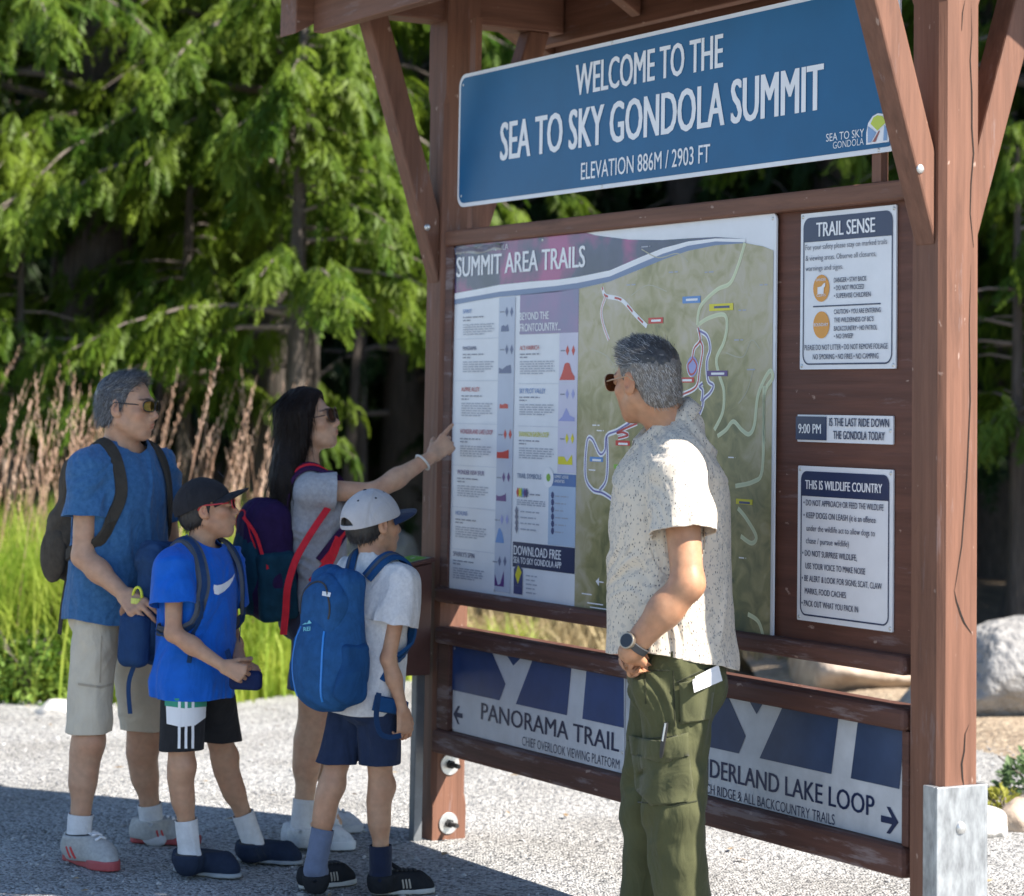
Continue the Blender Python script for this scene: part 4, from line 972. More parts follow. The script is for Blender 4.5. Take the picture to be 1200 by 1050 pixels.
def hand_prims(w, d, pn, t, s, curl=(.35, .4, .45, .5), spread=.10, thumb=(.7, .6, .35), tcurl=.25, k0=.010):
    d, pn = unit(d), unit(pn); t = unit(t - d*(t @ d)); pn = unit(np.cross(t, d)) * np.sign(np.cross(t, d) @ pn); p = []
    if np.isscalar(curl[0]): curl = [(c, c*1.2, c*.8) for c in curl]
    for i, off in enumerate((.031, .0105, -.0105, -.030)):
        kn = w + d*(.088, .092, .088, .080)[i]*s + t*off*s + pn*(-.002)*s
        p.append(Cap(w + t*off*.55*s + d*.008*s, kn, .0135*s, .0115*s, .014*s))
        dirv = unit(d + t*spread*off/.031); q = kn; L = (.072, .080, .074, .058)[i]*s; r = (.0092, .0095, .009, .0080)[i]*s; a = 0
        for m, (fl, cv) in enumerate(zip((.46, .30, .24), curl[i])):
            a += cv; dv = unit(dirv*math.cos(a) + pn*math.sin(a)); e = q + dv*L*fl
            p.append(Cap(q, e, r*(1-.08*m), r*(.92-.08*m), .003*s if m else .006*s)); q = e
    b = w + d*.018*s + t*.022*s + pn*.004*s; dv = unit(d*thumb[0] + t*thumb[1] + pn*thumb[2]); e = b + dv*.046*s
    p.append(Cap(b, e, .0155*s, .0115*s, .014*s)); dv = unit(dv + pn*tcurl + d*tcurl*.6); e2 = e + dv*.034*s; p.append(Cap(e, e2, .0112*s, .0098*s, .004*s))
    dv = unit(dv + pn*tcurl*.8 + d*.2); p.append(Cap(e2, e2 + dv*.024*s, .0098*s, .0078*s, .004*s))
    return p
def torso_prims(J, S, g=1.0, e=0.0, fem=False, k=.06, loose=0.0):
    n0, pv, fc, fp = J['neck0'], J['pelvis'], J['fc'], J['fp']
    up = unit(n0 - pv); p = []
    rows = [(0.02, .158, .112, .105, -.005), (0.28, .138+loose*.9, .100+loose*.6, .13, .004), (0.56, .146+loose*.5, .110+loose*.3, .15, .006), (0.76, .150, .104, .11, .004)]
    if fem: rows = [(0.02, .160, .112, .105, -.008), (0.30, .122+loose, .090+loose*.7, .12, .004), (0.56, .130+loose*.5, .100+loose*.3, .14, .004), (0.76, .132, .092, .10, .002)]
    for t, rx, ry, rz, off in rows:
        fr = frame(fp*(1-t) + fc*t, up); c = pv + (n0 - pv)*t + fr[1]*off*S
        p.append(Ell(c, ((rx*g)*S+e, ry*g*S+e, rz*S+e), fr, k*S))
    fr = frame(fc, up)
    if fem:
        for sg_ in (-1, 1): p.append(Ell(loc(n0, fr, sg_*.068*S, .088*S, -.165*S), (.056*S+e, .048*S+e, .055*S+e), fr, .04*S))
    for sd in 'RL':
        sh = J['sh'+sd]; sg_ = 1 if sd == 'R' else -1
        p.append(Cap(loc(n0, fr, sg_*.035*S, -.008*S, -.045*S), sh - up*.012*S, .052*S*g+e, .054*S*g+e, .05*S))
        p.append(Cap(loc(n0, fr, sg_*.018*S, -.022*S, .018*S), sh*.75 + n0*.25 - up*.0*S, .038*S+e, .036*S+e, .04*S))
    frp = frame(fp, up)
    for sg_ in (-1, 1): p.append(Ell(loc(pv, frp, sg_*.070*S, -.058*S, -.045*S), (.082*S*g+e, .078*S*g+e, .085*S+e), frp, .05*S))
    return p
def limb(J, a, b, ra, rb, e=0.0, k=.03, t=1.0, ext=0.0):
    A, B = J[a], J[b]; d = B - A; return Cap(A, A + d*t + unit(d)*ext, ra+e, ra + (rb-ra)*t + e, k)
def body_prims(J, S, g=1.0, fem=False, child=False, hs=1.0, arm=1.0, leg=1.0):
    p = torso_prims(J, S, g, fem=fem)
    frh = frame(J['fh'], J['hu']); nb = loc(J['head'], frh, 0, -.024*hs, -.055*hs); nr = (.047 if fem else .040 if child else .056)
    p.append(Cap(J['neck0'] - frame(J['fc'], V(0, 0, 1))[1]*.012*S - V(0, 0, .02), nb, nr*1.12*(1 if child else S), nr*(1 if child else S), .035*S))
    for sd in 'RL':
        a = arm*S; l = leg*S
        p += [Ell(J['sh'+sd], (.057*a, .057*a, .062*a), None, .03*S), limb(J, 'sh'+sd, 'el'+sd, .047*a, .039*a, k=.03*S)]
        el, wr = J['el'+sd], J['wr'+sd]
        p += [Cap(el, el + (wr-el)*.4, .040*a, .0415*a, .02*S), Cap(el + (wr-el)*.35, wr, .040*a, .0265*a, .02*S)]
        hp, kn, an = J['hp'+sd], J['kn'+sd], J['an'+sd]
        bk = unit(np.cross(np.cross(kn-an, J['ff'+sd]), kn-an)); 
        p += [Ell(kn + J['ff'+sd]*.040*l, (.026*l, .026*l, .034*l), None, .025*S), Cap(hp, kn, .086*l*g, .055*l, .04*S), Ell(kn + bk*.012*l, (.050*l, .050*l, .056*l), None, .03*S), Cap(kn, an, .049*l, .035*l, .03*S),
              Cap(kn + (an-kn)*.18 - bk*.017*l, kn + (an-kn)*.42 - bk*.014*l, .043*l, .040*l, .05*S), Cap(an, an + J['ff'+sd]*.035*S - V(0, 0, .04*S), .030*l, .024*l, .02*S)]
    return p + head_prims(J['head'], frh, hs, fem, child), frh
def paint_attr(me, name, cols):
    a = me.color_attributes.new(name, 'FLOAT_COLOR', 'POINT'); a.data.foreach_set('color', np.concatenate([cols, np.ones((len(cols), 1))], 1).astype(np.float32).ravel())
def skin_mat(name):
    m = bpy.data.materials.new(name); m.use_nodes = True; t = m.node_tree; b = t.nodes['Principled BSDF']
    at = t.nodes.new('ShaderNodeVertexColor'); at.layer_name = 'skin'
    n = t.nodes.new('ShaderNodeTexNoise'); n.inputs['Scale'].default_value = 45; n.inputs['Detail'].default_value = 5; tc = t.nodes.new('ShaderNodeTexCoord'); t.links.new(tc.outputs['Object'], n.inputs[0])
    hs = t.nodes.new('ShaderNodeHueSaturation'); r = t.nodes.new('ShaderNodeMapRange'); r.inputs['To Min'].default_value = 0.74; r.inputs['To Max'].default_value = 1.26
    t.links.new(n.outputs[0], r.inputs[0]); t.links.new(r.outputs[0], hs.inputs['Value']); t.links.new(at.outputs[0], hs.inputs['Color']); n6 = t.nodes.new('ShaderNodeTexNoise'); n6.inputs['Scale'].default_value = 13; n6.inputs['Detail'].default_value = 4; t.links.new(tc.outputs['Object'], n6.inputs[0]); r6 = t.nodes.new('ShaderNodeMapRange'); r6.inputs['From Min'].default_value = .42; r6.inputs['From Max'].default_value = .72; r6.inputs['To Max'].default_value = .55; t.links.new(n6.outputs[0], r6.inputs[0])
    mx = t.nodes.new('ShaderNodeMix'); mx.data_type = 'RGBA'; mx.blend_type = 'MULTIPLY'; mx.inputs['B'].default_value = (.98, .80, .72, 1); t.links.new(r6.outputs[0], mx.inputs['Factor']); t.links.new(hs.outputs[0], mx.inputs['A']); t.links.new(mx.outputs['Result'], b.inputs['Base Color'])
    b.inputs['Roughness'].default_value = 0.48; b.inputs['Subsurface Weight'].default_value = 0.12; b.inputs['Subsurface Radius'].default_value = (0.012, 0.005, 0.003); b.inputs['Subsurface Scale'].default_value = 1.0; b.inputs['Specular IOR Level'].default_value = 0.4
    bn = t.nodes.new('ShaderNodeBump'); bn.inputs['Strength'].default_value = 0.15; bn.inputs['Distance'].default_value = 0.003; n3 = t.nodes.new('ShaderNodeTexNoise'); n3.inputs['Scale'].default_value = 220; t.links.new(tc.outputs['Object'], n3.inputs[0]); t.links.new(n3.outputs[0], bn.inputs['Height']); t.links.new(bn.outputs[0], b.inputs['Normal'])
    return m
M_SKIN = skin_mat('skin')
def make_body(fig, J, S, skin, hands, g=1.0, fem=False, child=False, hs=1.0, arm=1.0, leg=1.0, brow=(.03, .02, .015), h=0.0065, stubble=0.0):
    prims, frh = body_prims(J, S, g, fem, child, hs, arm, leg); c = J['head']; fine = []
    for hp in hands: prims += hp
    R_ = .145*hs; fine.append((c - V(R_, R_, R_), c + V(R_, R_, R_), 0.0032))
    for hp in hands:
        us = [q for q in hp]; fine.append((np.min([q.lo for q in us], 0) - .006, np.max([q.hi for q in us], 0) + .006, 0.0026))
    v, f = multires(prims, h, fine)
    o = fig.obj('body', v, f, M_SKIN)
    q = (v - c) @ frh.T / hs; col = np.tile(np.array(skin), (len(v), 1)); near = np.linalg.norm(q, axis=1) < .16
    def blob(x, y, z, rx, ry, rz, cc, amt=1.0, soft=.35):
        d = np.linalg.norm((q - V(x, y, z)) / V(rx, ry, rz), axis=1); w = np.clip((1 - d)/soft, 0, 1)[:, None]*amt*near[:, None]; col[:] = col*(1-w) + np.array(cc)*w
    sk = np.array(skin)
    for sg_ in (-1, 1):
        blob(sg_*.045, .06, -.03, .03, .04, .025, sk*V(1.15, .85, .8), .5, 1.0); blob(sg_*.08, -.01, -.004, .02, .03, .035, sk*V(1.15, .85, .8), .5, 1.0)
        blob(sg_*.030, .090, .028, .022, .02, .0055, brow, .9, .5); blob(sg_*.048, .075, .026, .012, .02, .005, brow, .8, .5)
    blob(0, .11, -.03, .02, .02, .02, sk*V(1.15, .82, .78), .5, 1.0)
    blob(0, .097, -.0595, .022, .02, .0055, sk*V(.95, .55, .52), .8, .5); blob(0, .095, -.070, .019, .02, .006, sk*V(1.0, .58, .55), .8, .5)
    for sd in 'RL':
        for jt, off, rr, am in ((J['kn'+sd], J['ff'+sd]*.05, .055, .55), (J['el'+sd], -unit(J['wr'+sd]-J['sh'+sd]*.0 - J['el'+sd])*.03, .045, .5)):
            w = (np.clip(1 - np.linalg.norm(v - (jt + off*S), axis=1)/(rr*S), 0, 1)**.7)[:, None]*am; col[:] = col*(1-w) + sk*V(.92, .74, .68)*w
    if stubble: blob(0, .05, -.085, .07, .07, .045, sk*V(.72, .70, .72), stubble, .6)
    paint_attr(o.data, 'skin', col)
    # eyes
    m = MB()
    for sg_ in (-1, 1):
        e = MB(); dome(e, loc(c, frh, sg_*.0305*hs, .0865*hs, .004*hs), frh[1], .0095*hs, .0085*hs, 12); ey = fig.mb('eye', e, M_EYE, o, smooth=True)
        e = MB(); dome(e, loc(c, frh, sg_*.0305*hs, .0935*hs, .004*hs), frh[1], .0046*hs, .002*hs, 10); fig.mb('iris', e, M_IRIS, ey, smooth=True)
    fig.body = o
    return o, v, f, frh
def tuck(o, fig, prims, mask, gap=.016, lim=.045):
    "pull the skin a little inside the clothes that cover it"
    me = o.data; n = len(me.vertices); co = np.empty(n*3, np.float32); me.vertices.foreach_get('co', co); co = co.reshape(-1, 3) + fig.loc; nr = np.empty(n*3, np.float32); me.vertices.foreach_get('normal', nr); nr = nr.reshape(-1, 3)
    m = mask(co); idx = np.where(m)[0]; d = field(prims, co[idx].astype(float)); s = np.clip(d + gap, 0, lim); s[d > .03] = 0
    co[idx] -= nr[idx]*s[:, None]; me.vertices.foreach_set('co', (co - fig.loc).astype(np.float32).ravel()); me.update()
def shirt_mask(J, tp, sl, sl_t, hem, neck, nfr, nr):
    def fn(p):
        m = p[:, 2] > hem + .012; m &= np.linalg.norm(((p - neck) @ nfr.T)/V(nr[0]+.022, nr[1]+.022, .11), axis=1) > 1.0; m &= p[:, 2] < J['neck0'][2] + .05
        for sd in 'RL':
            A, B, C_ = J['sh'+sd], J['el'+sd], J['wr'+sd]; hm = A + (B-A)*sl_t; u = unit(B-A); beyond = ((p - hm) @ u > -.012) & (Cap(hm - u*.02, B, .062).d(p) < 0); m &= ~beyond; m &= Cap(B, C_ + unit(C_-B)*.2, .062).d(p) > 0
        return m
    return fn
M_EYE = mat('eye_white', (.65, .62, .58), .2); M_IRIS = mat('eye_iris', (.025, .014, .008), .15)

# ------------------------------------------------------------------ clothes
def cloth(name, col, var=.12, weave=900, rough=.85, bump=.25, vscale=30, sheen=.15, heather=None, coord='Object'):
    m = mat(name, col, rough, var=var, vscale=vscale, bump=bump, bscale=weave, sheen=sheen, spec=.15, bdist=.002, col2=heather, coord=coord)
    t = m.node_tree; bn = [q for q in t.nodes if q.type == 'BUMP']
    if bn and 'wrinkle' not in t.nodes:
        n = t.nodes.new('ShaderNodeTexNoise'); n.name = 'wrinkle'; n.inputs['Scale'].default_value = 9; n.inputs['Detail'].default_value = 3; n.inputs['Distortion'].default_value = 1.6
        mp = t.nodes.new('ShaderNodeMapping'); mp.inputs['Scale'].default_value = (1, 1, .55); mp.inputs['Rotation'].default_value = (.4, .5, .2); tc = t.nodes.new('ShaderNodeTexCoord'); t.links.new(tc.outputs['Object'], mp.inputs[0]); t.links.new(mp.outputs[0], n.inputs[0])
        b2 = t.nodes.new('ShaderNodeBump'); b2.inputs['Strength'].default_value = .55; b2.inputs['Distance'].default_value = .022; t.links.new(n.outputs[0], b2.inputs['Height']); t.links.new(b2.outputs[0], bn[0].inputs['Normal'])
    return m
def fold(v, n, amp, fr, scales=((6, 6, 2.4, 1.0), (13, 13, 5, .85), (30, 30, 12, .28)), seed=0.0, ridge=.72):
    d = np.zeros(len(v)); q = v @ fr.T; wp = np.stack([noise3(v*3.1 + seed + 7), noise3(v*3.1 + seed + 19), noise3(v*3.1 + seed + 31)], 1); q = q + wp*.07 + (q[:, 2:3]*V(.55, .25, 0))*wp[:, :1]
    for a, b, c, w in scales:
        nz = noise3(q * V(a, b, c) + seed); d += w * ((1-ridge)*nz + ridge*(0.5 - 2*np.abs(nz))*.8)
    return v + n * (np.maximum(d, -.45) * amp)[:, None]
def garment(fig, name, prims, h, clips, m, folds=(.006, None), solid=.003, seed=0.0, fr=None, extra=None, smooth_it=1, scales=None, parent=None, patch=None):
    v, f = surface(prims, h); v = smoothv(v, f, smooth_it); n = vnormals_q(v, f); fr = np.eye(3) if fr is None else fr
    if folds[0]: v = fold(v, n, folds[0], fr, seed=seed, **({'scales': scales} if scales else {}))
    if extra is not None: v = extra(v, n)
    for c in clips: v, f = clip(v, f, c(np.asarray(v)))
    if patch:                     # the cloth of the trunk that lies behind each sleeve opening
        tp, sls = patch; v2, f2 = surface(tp, h); v2 = smoothv(v2, f2, smooth_it); n2 = vnormals_q(v2, f2)
        if folds[0]: v2 = fold(v2, n2, folds[0], fr, seed=seed, **({'scales': scales} if scales else {}))
        keep = np.zeros(len(v2), bool)
        for q, hem, d in sls: keep |= (q.d(v2) < .030) & ((v2 - hem) @ unit(d) > -.03)
        f2 = f2[keep[f2].any(1)]; v2, f2, _ = compact(v2 - n2[:]*.0006, f2)
        for c in clips[:2]: v2, f2 = clip(v2, f2, c(np.asarray(v2)))
        if len(f2): nv = len(v); v = np.concatenate([np.asarray(v), np.asarray(v2)]); f = list(f) + [tuple(i + nv for i in q) for q in f2]
    o = fig.obj(name, v, f, m, parent, solid=solid); return o, np.asarray(v), f
def sleeve_clip(sl, others, hem, d, wob=.004):
    def fn(p):
        ds = np.min([q.d(p) for q in sl], 0); do = np.min([q.d(p) for q in others], 0) if others else np.full(len(p), 1.0)
        t = (p - hem) @ unit(d) + wob*noise3(p*25); return np.where(ds < do + .004, t, -1.0)
    return fn
def shoe(fig, heel, toe, S, mu, ms, an, parent=None, high=.055, sole=.026, laces=None, stripe=None, w=1.0):
    heel, toe = V(*heel), V(*toe); d = unit(toe - heel); L = np.linalg.norm(toe - heel); sd = np.cross(d, V(0, 0, 1)); u = V(0, 0, 1); g = L / .28 * w * .92
    at = lambda x, y, z: heel + d*x*L + sd*y + u*z
    up = [Cap(at(.14, 0, .048*g), at(.45, 0, .044*g), .038*g, .040*g, .03), Cap(at(.45, 0, .040*g), at(.74, 0, .034*g), .041*g, .043*g, .03), Cap(at(.74, 0, .034*g), at(.88, .004, .028*g), .043*g, .031*g, .03),
          Cap(at(.16, 0, .05*g), V(an[0], an[1], sole+high*g) + (at(.18, 0, 0)-heel)*.0, .036*g, .038*g, .04), Cap(at(.66, 0, .056*g), at(.36, 0, .090*g), .027*g, .030*g, .04), Cap(V(an[0], an[1], 0) + u*.05*g, V(an[0], an[1], 0) + u*.105*g, .036*g, .041*g, .06), Cap(at(.12, 0, .05*g), at(.10, 0, .09*g), .030*g, .024*g, .03)]
    prim = up + [Half(at(0, 0, sole*.6), (0, 0, -1)), Half(at(.30, 0, sole + high*g*1.30), u*1.0 - d*.02, .008)]
    v, f = surface(prim, .0042); o = fig.obj('shoe', v, f, mu, parent)
    sp = [Cap(at(.12, 0, sole*.5), at(.45, 0, sole*.5), .037*g, .039*g, .03, u, 4), Cap(at(.45, 0, sole*.5), at(.75, 0, sole*.5), .039*g, .047*g, .03, u, 4), Cap(at(.75, 0, sole*.5), at(.89, .003, sole*.55), .046*g, .033*g, .03, u, 4), Half(V(0, 0, .002), (0, 0, -1)), Half(V(0, 0, sole), (0, 0, 1), .006)]
    v2, f2 = surface(sp, .0045); fig.obj('sole', v2, f2, ms, o)
    cr = MB(); cpts = [V(an[0], an[1], sole + high*g*1.30) + d*.040*g*math.cos(q)*1.05 + sd*.037*g*math.sin(q) for q in np.linspace(0, 2*math.pi, 21)]; cr.tube(cpts, .006*g, 8, cap=False); fig.mb('collar', cr, C_COLLAR, o, smooth=True)
    tc_ = [(at(x, y, 0)) for x, y in ((.70, 0),)]; t3 = bvh(v, f); tv = []; tf = []; nn_ = 9
    for i in range(nn_):                         # toe cap overlay
        for j in range(9):
            x = .72 + .22*i/(nn_-1); y = (-.042 + .084*j/8)*g; r = t3.ray_cast(Vector(at(x, y, .25)), Vector((0, 0, -1)))
            tv.append(np.array(r[0]) + u*.002 if r[0] is not None else None)
    vi = {i_: k_ for k_, i_ in enumerate([i_ for i_, q in enumerate(tv) if q is not None])}
    tf = [tuple(vi[q] for q in (i*9+j, (i+1)*9+j, (i+1)*9+j+1, i*9+j+1)) for i in range(nn_-1) for j in range(8) if all(q in vi for q in (i*9+j, (i+1)*9+j, (i+1)*9+j+1, i*9+j+1))]
    if tf: fig.obj('toe_cap', np.array([q for q in tv if q is not None]), tf, ms if stripe is None else mu, o)
    if laces:
        t = bvh(v, f); b = MB(); tg = surface([Cap(at(.60, 0, .072*g), at(.34, 0, .118*g), .018*g, .021*g, .01, np.cross(sd, unit(at(.34, 0, .118*g)-at(.60, 0, .072*g))), .45)], .004); fig.obj('tongue', tg[0], tg[1], mu, o)
        for i in range(5):
            x = .36 + .075*i; pts = []
            for y in np.linspace(-.022, .022, 5)*g:
                r = t.ray_cast(Vector(at(x + .02*(y > 0), y, .2)), Vector((0, 0, -1)))
                if r[0] is not None: pts.append(np.array(r[0]) + u*.004)
            if len(pts) > 2: b.tube(pts, .0046, 6)
        if b.v: fig.mb('laces', b, laces, o, smooth=True)
    if stripe:
        t = bvh(v, f)
        for sgn in (-1, 1):
            for k in range(stripe[1]):
                x = .46 + .055*k; pts = []; nr = []
                for zz in np.linspace(.03, .068, 6)*g:
                    r = t.ray_cast(Vector(at(x - (zz-.03)*.9, sgn*.12, zz)), Vector(-sd*sgn))
                    if r[0] is not None: pts.append(np.array(r[0])); nr.append(np.array(r[1]))
                if len(pts) > 2: a, b_ = ribbon(pts, nr, .008*g, .0015); fig.obj('stripe', a, b_, stripe[0], o, smooth=False)
    return o
def sock(fig, an, kn, ff, S, m, top, r=.041):
    d = unit(kn - an); p = [Cap(an - d*.035*S, an + d*(top+.03), (r-.001)*S, (r+.002)*S, .02), Cap(an - d*.035*S, an + ff*.03*S - V(0, 0, .05*S), (r-.010)*S, .028*S, .02)]
    hem = an + d*top; o, v, f = garment(fig, 'sock', p, .0045, [lambda q: (q - hem) @ d], m, folds=(.0012, None), solid=.002, scales=((20, 20, 160, 1), (30, 30, 60, .5))); return o
def strands(root_pts, root_nrm, flow, length, width, seg, col_n, lift=.3, curl=.0, rng=None, drop=0.0):
    "hair locks: narrow tapered ribbons starting on a surface"
    rng = rng or np.random.default_rng(1); v = []; f = []
    for p, n in zip(root_pts, root_nrm):
        L = length * rng.uniform(.6, 1.15); d = unit(flow(p) + n*lift*rng.uniform(.3, 1.4) + rng.normal(0, .16, 3)); q = p.copy(); w = width*rng.uniform(.6, 1.3); sd = unit(np.cross(d, n) + rng.normal(0, .2, 3)); k = len(v)
        for i in range(seg+1):
            t = i/seg; ww = w*(1 - t**2*.95); v += [q - sd*ww/2, q + sd*ww/2]
            d = unit(d + V(0, 0, -1)*drop/seg + rng.normal(0, curl, 3) - n*lift*.5/seg); q = q + d*L/seg
            if i < seg: f.append((k+2*i, k+2*i+1, k+2*i+3, k+2*i+2))
    return v, f
def hair_mat(name, c1, c2, rough=.45):
    m = mat(name, c1, rough, col2=c2, vscale=140, spec=.45); return m
def sample_surface(v, f, n, mask=None, seed=1):
    f = np.asarray(f); r = np.random.default_rng(seed); a = np.linalg.norm(np.cross(v[f[:, 1]]-v[f[:, 0]], v[f[:, 3]]-v[f[:, 0]]), axis=1)
    if mask is not None: a = a*mask
    i = r.choice(len(f), n, p=a/a.sum()); u, w = r.random((2, n, 1)); q = v[f[i]]
    p = (q[:, 0]*(1-u) + q[:, 1]*u)*(1-w) + (q[:, 3]*(1-u) + q[:, 2]*u)*w
    nn = np.cross(q[:, 2]-q[:, 0], q[:, 3]-q[:, 1]); return p, nn/(np.linalg.norm(nn, axis=1, keepdims=True)+1e-9)
def glasses(fig, c, fr, s, mf, ml, wrap=.25, lw=.030, lh=.020, y0=.104, rim=.0022, name='sunglasses', temple=None, dz=.004, shape=2.6):
    L = lambda x, y, z: loc(c, fr, x*s, y*s, z*s); lens = MB(); fm = MB()
    for sg_ in (-1, 1):
        ring = []
        for i in range(28):
            a = 2*math.pi*i/28; ca, sa = math.cos(a), math.sin(a); k = (abs(ca)**shape + abs(sa)**shape)**(-1/shape); x = sg_*.0345 + lw*ca*k; z = dz + lh*sa*k
            ring.append(L(x, y0 - wrap*abs(x)**1.7*7*.1 - wrap*max(0, abs(x)-.03)*1.2, z))
        ctr = np.mean(ring, 0) + fr[1]*.002; n = len(lens.v)
        lens.add(list(ring) + [ctr], [(i, (i+1) % 28, 28) for i in range(28)]); lens.add([q - fr[1]*.0015*s for q in ring] + [ctr - fr[1]*.0015*s], [((i+1) % 28, i, 28) for i in range(28)])
        if rim: fm.tube(ring + [ring[0]], rim*s, 6, cap=False)
        xo = sg_*(.0345 + lw*.98); hy = y0 - wrap*.06 - wrap*.04
        fm.tube([L(xo, hy, dz+.004), L(sg_*.0755, .060, dz+.006), L(sg_*.0815, .02, dz+.008), L(sg_*.0815, -.012, dz+.012), L(sg_*.079, -.03, dz-.004)], (temple or .0022)*s, 6)
    fm.tube([L(-.008, y0, dz+.006), L(0, y0+.004, dz+.009), L(.008, y0, dz+.006)], .0022*s, 6)
    o = fig.mb(name, fm, mf, smooth=True); fig.mb('lens', lens, ml, o, smooth=True); return o
def cap_hat(fig, c, fr, s, mc, mb_, tilt=0.0, rz=.100, brim=.075, back_open=None, eyelets=None, up=.022, yo=-.010, bw=.078, name='cap'):
    t = math.radians(tilt); f2 = fr[1]*math.cos(t) + fr[2]*math.sin(t); u2 = fr[2]*math.cos(t) - fr[1]*math.sin(t); g = np.array([fr[0], f2, u2]); L = lambda x, y, z: loc(c, g, x*s, y*s, z*s)
    p = [Ell(L(0, yo, up), (.0845*s, .106*s, rz*s), g, .01)]
    base = L(0, 0, up+.004); v, f = surface(p, .0045); q = (v - c) @ g.T / s
    v = v + vnormals_q(v, f)*(noise3(v*18)*.0018)[:, None]
    val = up + .000 - q[:, 2] - .10*np.clip(-q[:, 1]-.02, 0, 1)*0.35
    if back_open is not None:
        bo = np.where(q[:, 1] < -.05, np.minimum(back_open - np.hypot(q[:, 0], (q[:, 2]-up)*1.05), .05), -1); val = np.maximum(val, bo)
    v1, f1 = clip(v, f, val); o = fig.obj(name, v1, f1, mc, solid=.004)
    t_ = bvh(v1, f1)
    # brim: a curved peak
    bv = []; bf = []; nx, ny = 21, 9
    for i in range(nx):
        a = -1 + 2*i/(nx-1)
        x0 = bw*a*.98; yb = yo + .104*math.sqrt(max(0, 1-(x0/.0845)**2)) if abs(x0) < .0845 else yo
        for j in range(ny):
            r = j/(ny-1); ext = brim*(1-abs(a)**3.2)**.6
            bv.append(L(x0*(1+.05*r), yb - .004 + ext*r, up + .006 - .018*(abs(a)**2)*(.4+.6*r) - .010*r + .006*r*(1-r)))
    for i in range(nx-1):
        for j in range(ny-1): bf.append((i*ny+j, (i+1)*ny+j, (i+1)*ny+j+1, i*ny+j+1))
    br = fig.obj('peak', bv, bf, mb_, o, solid=.005)
    b = MB(); dome(b, L(0, yo, up+rz-.002), u2, .008*s, .005*s, 10); fig.mb('button', b, mb_ if eyelets is None else eyelets, o, smooth=True)
    # panel seams
    sm = MB()
    for k in range(6):
        a = math.radians(30 + 60*k); pts = []
        for e in np.linspace(.12, 1.42, 12):
            d = g[0]*math.cos(a)*math.cos(e) + g[1]*math.sin(a)*math.cos(e) + g[2]*math.sin(e); r = t_.ray_cast(Vector(L(0, yo, up) + d*.25), Vector(-d))
            if r[0] is not None and (np.array(r[0])-L(0, yo, up)) @ d > 0: pts.append(np.array(r[0]))
        if len(pts) > 3: sm.tube(pts, .0011*s, 5)
    if sm.v: fig.mb('seam', sm, mc, o, smooth=True)
    if eyelets is not None:
        for k in range(6):
            a = math.radians(60*k); e = .95; d = g[0]*math.cos(a)*math.cos(e) + g[1]*math.sin(a)*math.cos(e) + g[2]*math.sin(e); r = t_.ray_cast(Vector(L(0, yo, up) + d*.25), Vector(-d))
            if r[0] is not None:
                b = MB(); dome(b, np.array(r[0]), d, .0042*s, .0015, 10); fig.mb('eyelet', b, eyelets, o, smooth=True)
    return o, v1, f1, g
# ================================================================== forest, grass, plants and rocks
def leaf_mat(name, c1, c2, trans=.35, scale=3.0, rough=.55):
    m = bpy.data.materials.new(name); m.use_nodes = True; t = m.node_tree; b = t.nodes['Principled BSDF']; N = t.nodes.new; L = t.links.new
    tc = N('ShaderNodeTexCoord'); n = N('ShaderNodeTexNoise'); n.inputs['Scale'].default_value = scale; n.inputs['Detail'].default_value = 4; L(tc.outputs['Object'], n.inputs[0])
    r = N('ShaderNodeMapRange'); r.inputs['From Min'].default_value = .35; r.inputs['From Max'].default_value = .65; L(n.outputs[0], r.inputs[0])
    mx = N('ShaderNodeMix'); mx.data_type = 'RGBA'; mx.inputs['A'].default_value = (*c1, 1); mx.inputs['B'].default_value = (*c2, 1); L(r.outputs[0], mx.inputs['Factor'])
    L(mx.outputs['Result'], b.inputs['Base Color']); b.inputs['Roughness'].default_value = rough; b.inputs['Specular IOR Level'].default_value = .25
    tr = N('ShaderNodeBsdfTranslucent'); L(mx.outputs['Result'], tr.inputs[0]); ms = N('ShaderNodeMixShader'); ms.inputs[0].default_value = trans
    L(b.outputs[0], ms.inputs[1]); L(tr.outputs[0], ms.inputs[2]); L(ms.outputs[0], t.nodes['Material Output'].inputs[0]); return m
M_CEDAR = leaf_mat('cedar_foliage', (.045, .105, .008), (.150, .215, .020), .42, 1.6)
M_SHADEFOL = leaf_mat('shade_darkened_foliage', (.010, .028, .006), (.026, .055, .010), .2, 1.5)  # forest-interior shade put into the leaf colour, for near-black gaps
M_BARK = mat('cedar_bark', (.050, .040, .033), .95, bump=.9, bscale=9, vscale=7, stretch=(6, 6, .6), col2=(.125, .105, .09), bdist=.05)
M_TWIG = mat('grey_twig', (.16, .13, .11), .9)
def frond(rg, n=9, L=.30):
    "a flat drooping cedar spray: leaflets either side of a bending stalk (local: x out, y side, z up)"
    v = []; f = []
    for i in range(n):
        t = (i + .6)/n; x = L*t; z = -.30*L*t*t*1.6
        for sg_ in (-1, 1):
            ln = L*.42*(1-.72*t)*rg.uniform(.7, 1.2); a = math.radians(rg.uniform(28, 52)); dx, dy = math.cos(a)*ln, math.sin(a)*ln*sg_; w = L*.034*rg.uniform(.8, 1.3); dz = -ln*rg.uniform(.4, 1.0); k = len(v)
            px, py = -math.sin(a)*sg_*w, math.cos(a)*w
            v += [(x - .01, 0, z), (x + dx*.5 + px, dy*.5 + py, z + dz*.4), (x + dx, dy, z + dz), (x + dx*.5 - px, dy*.5 - py, z + dz*.4)]; f.append((k, k+1, k+2, k+3))
    return np.array(v), np.array(f)
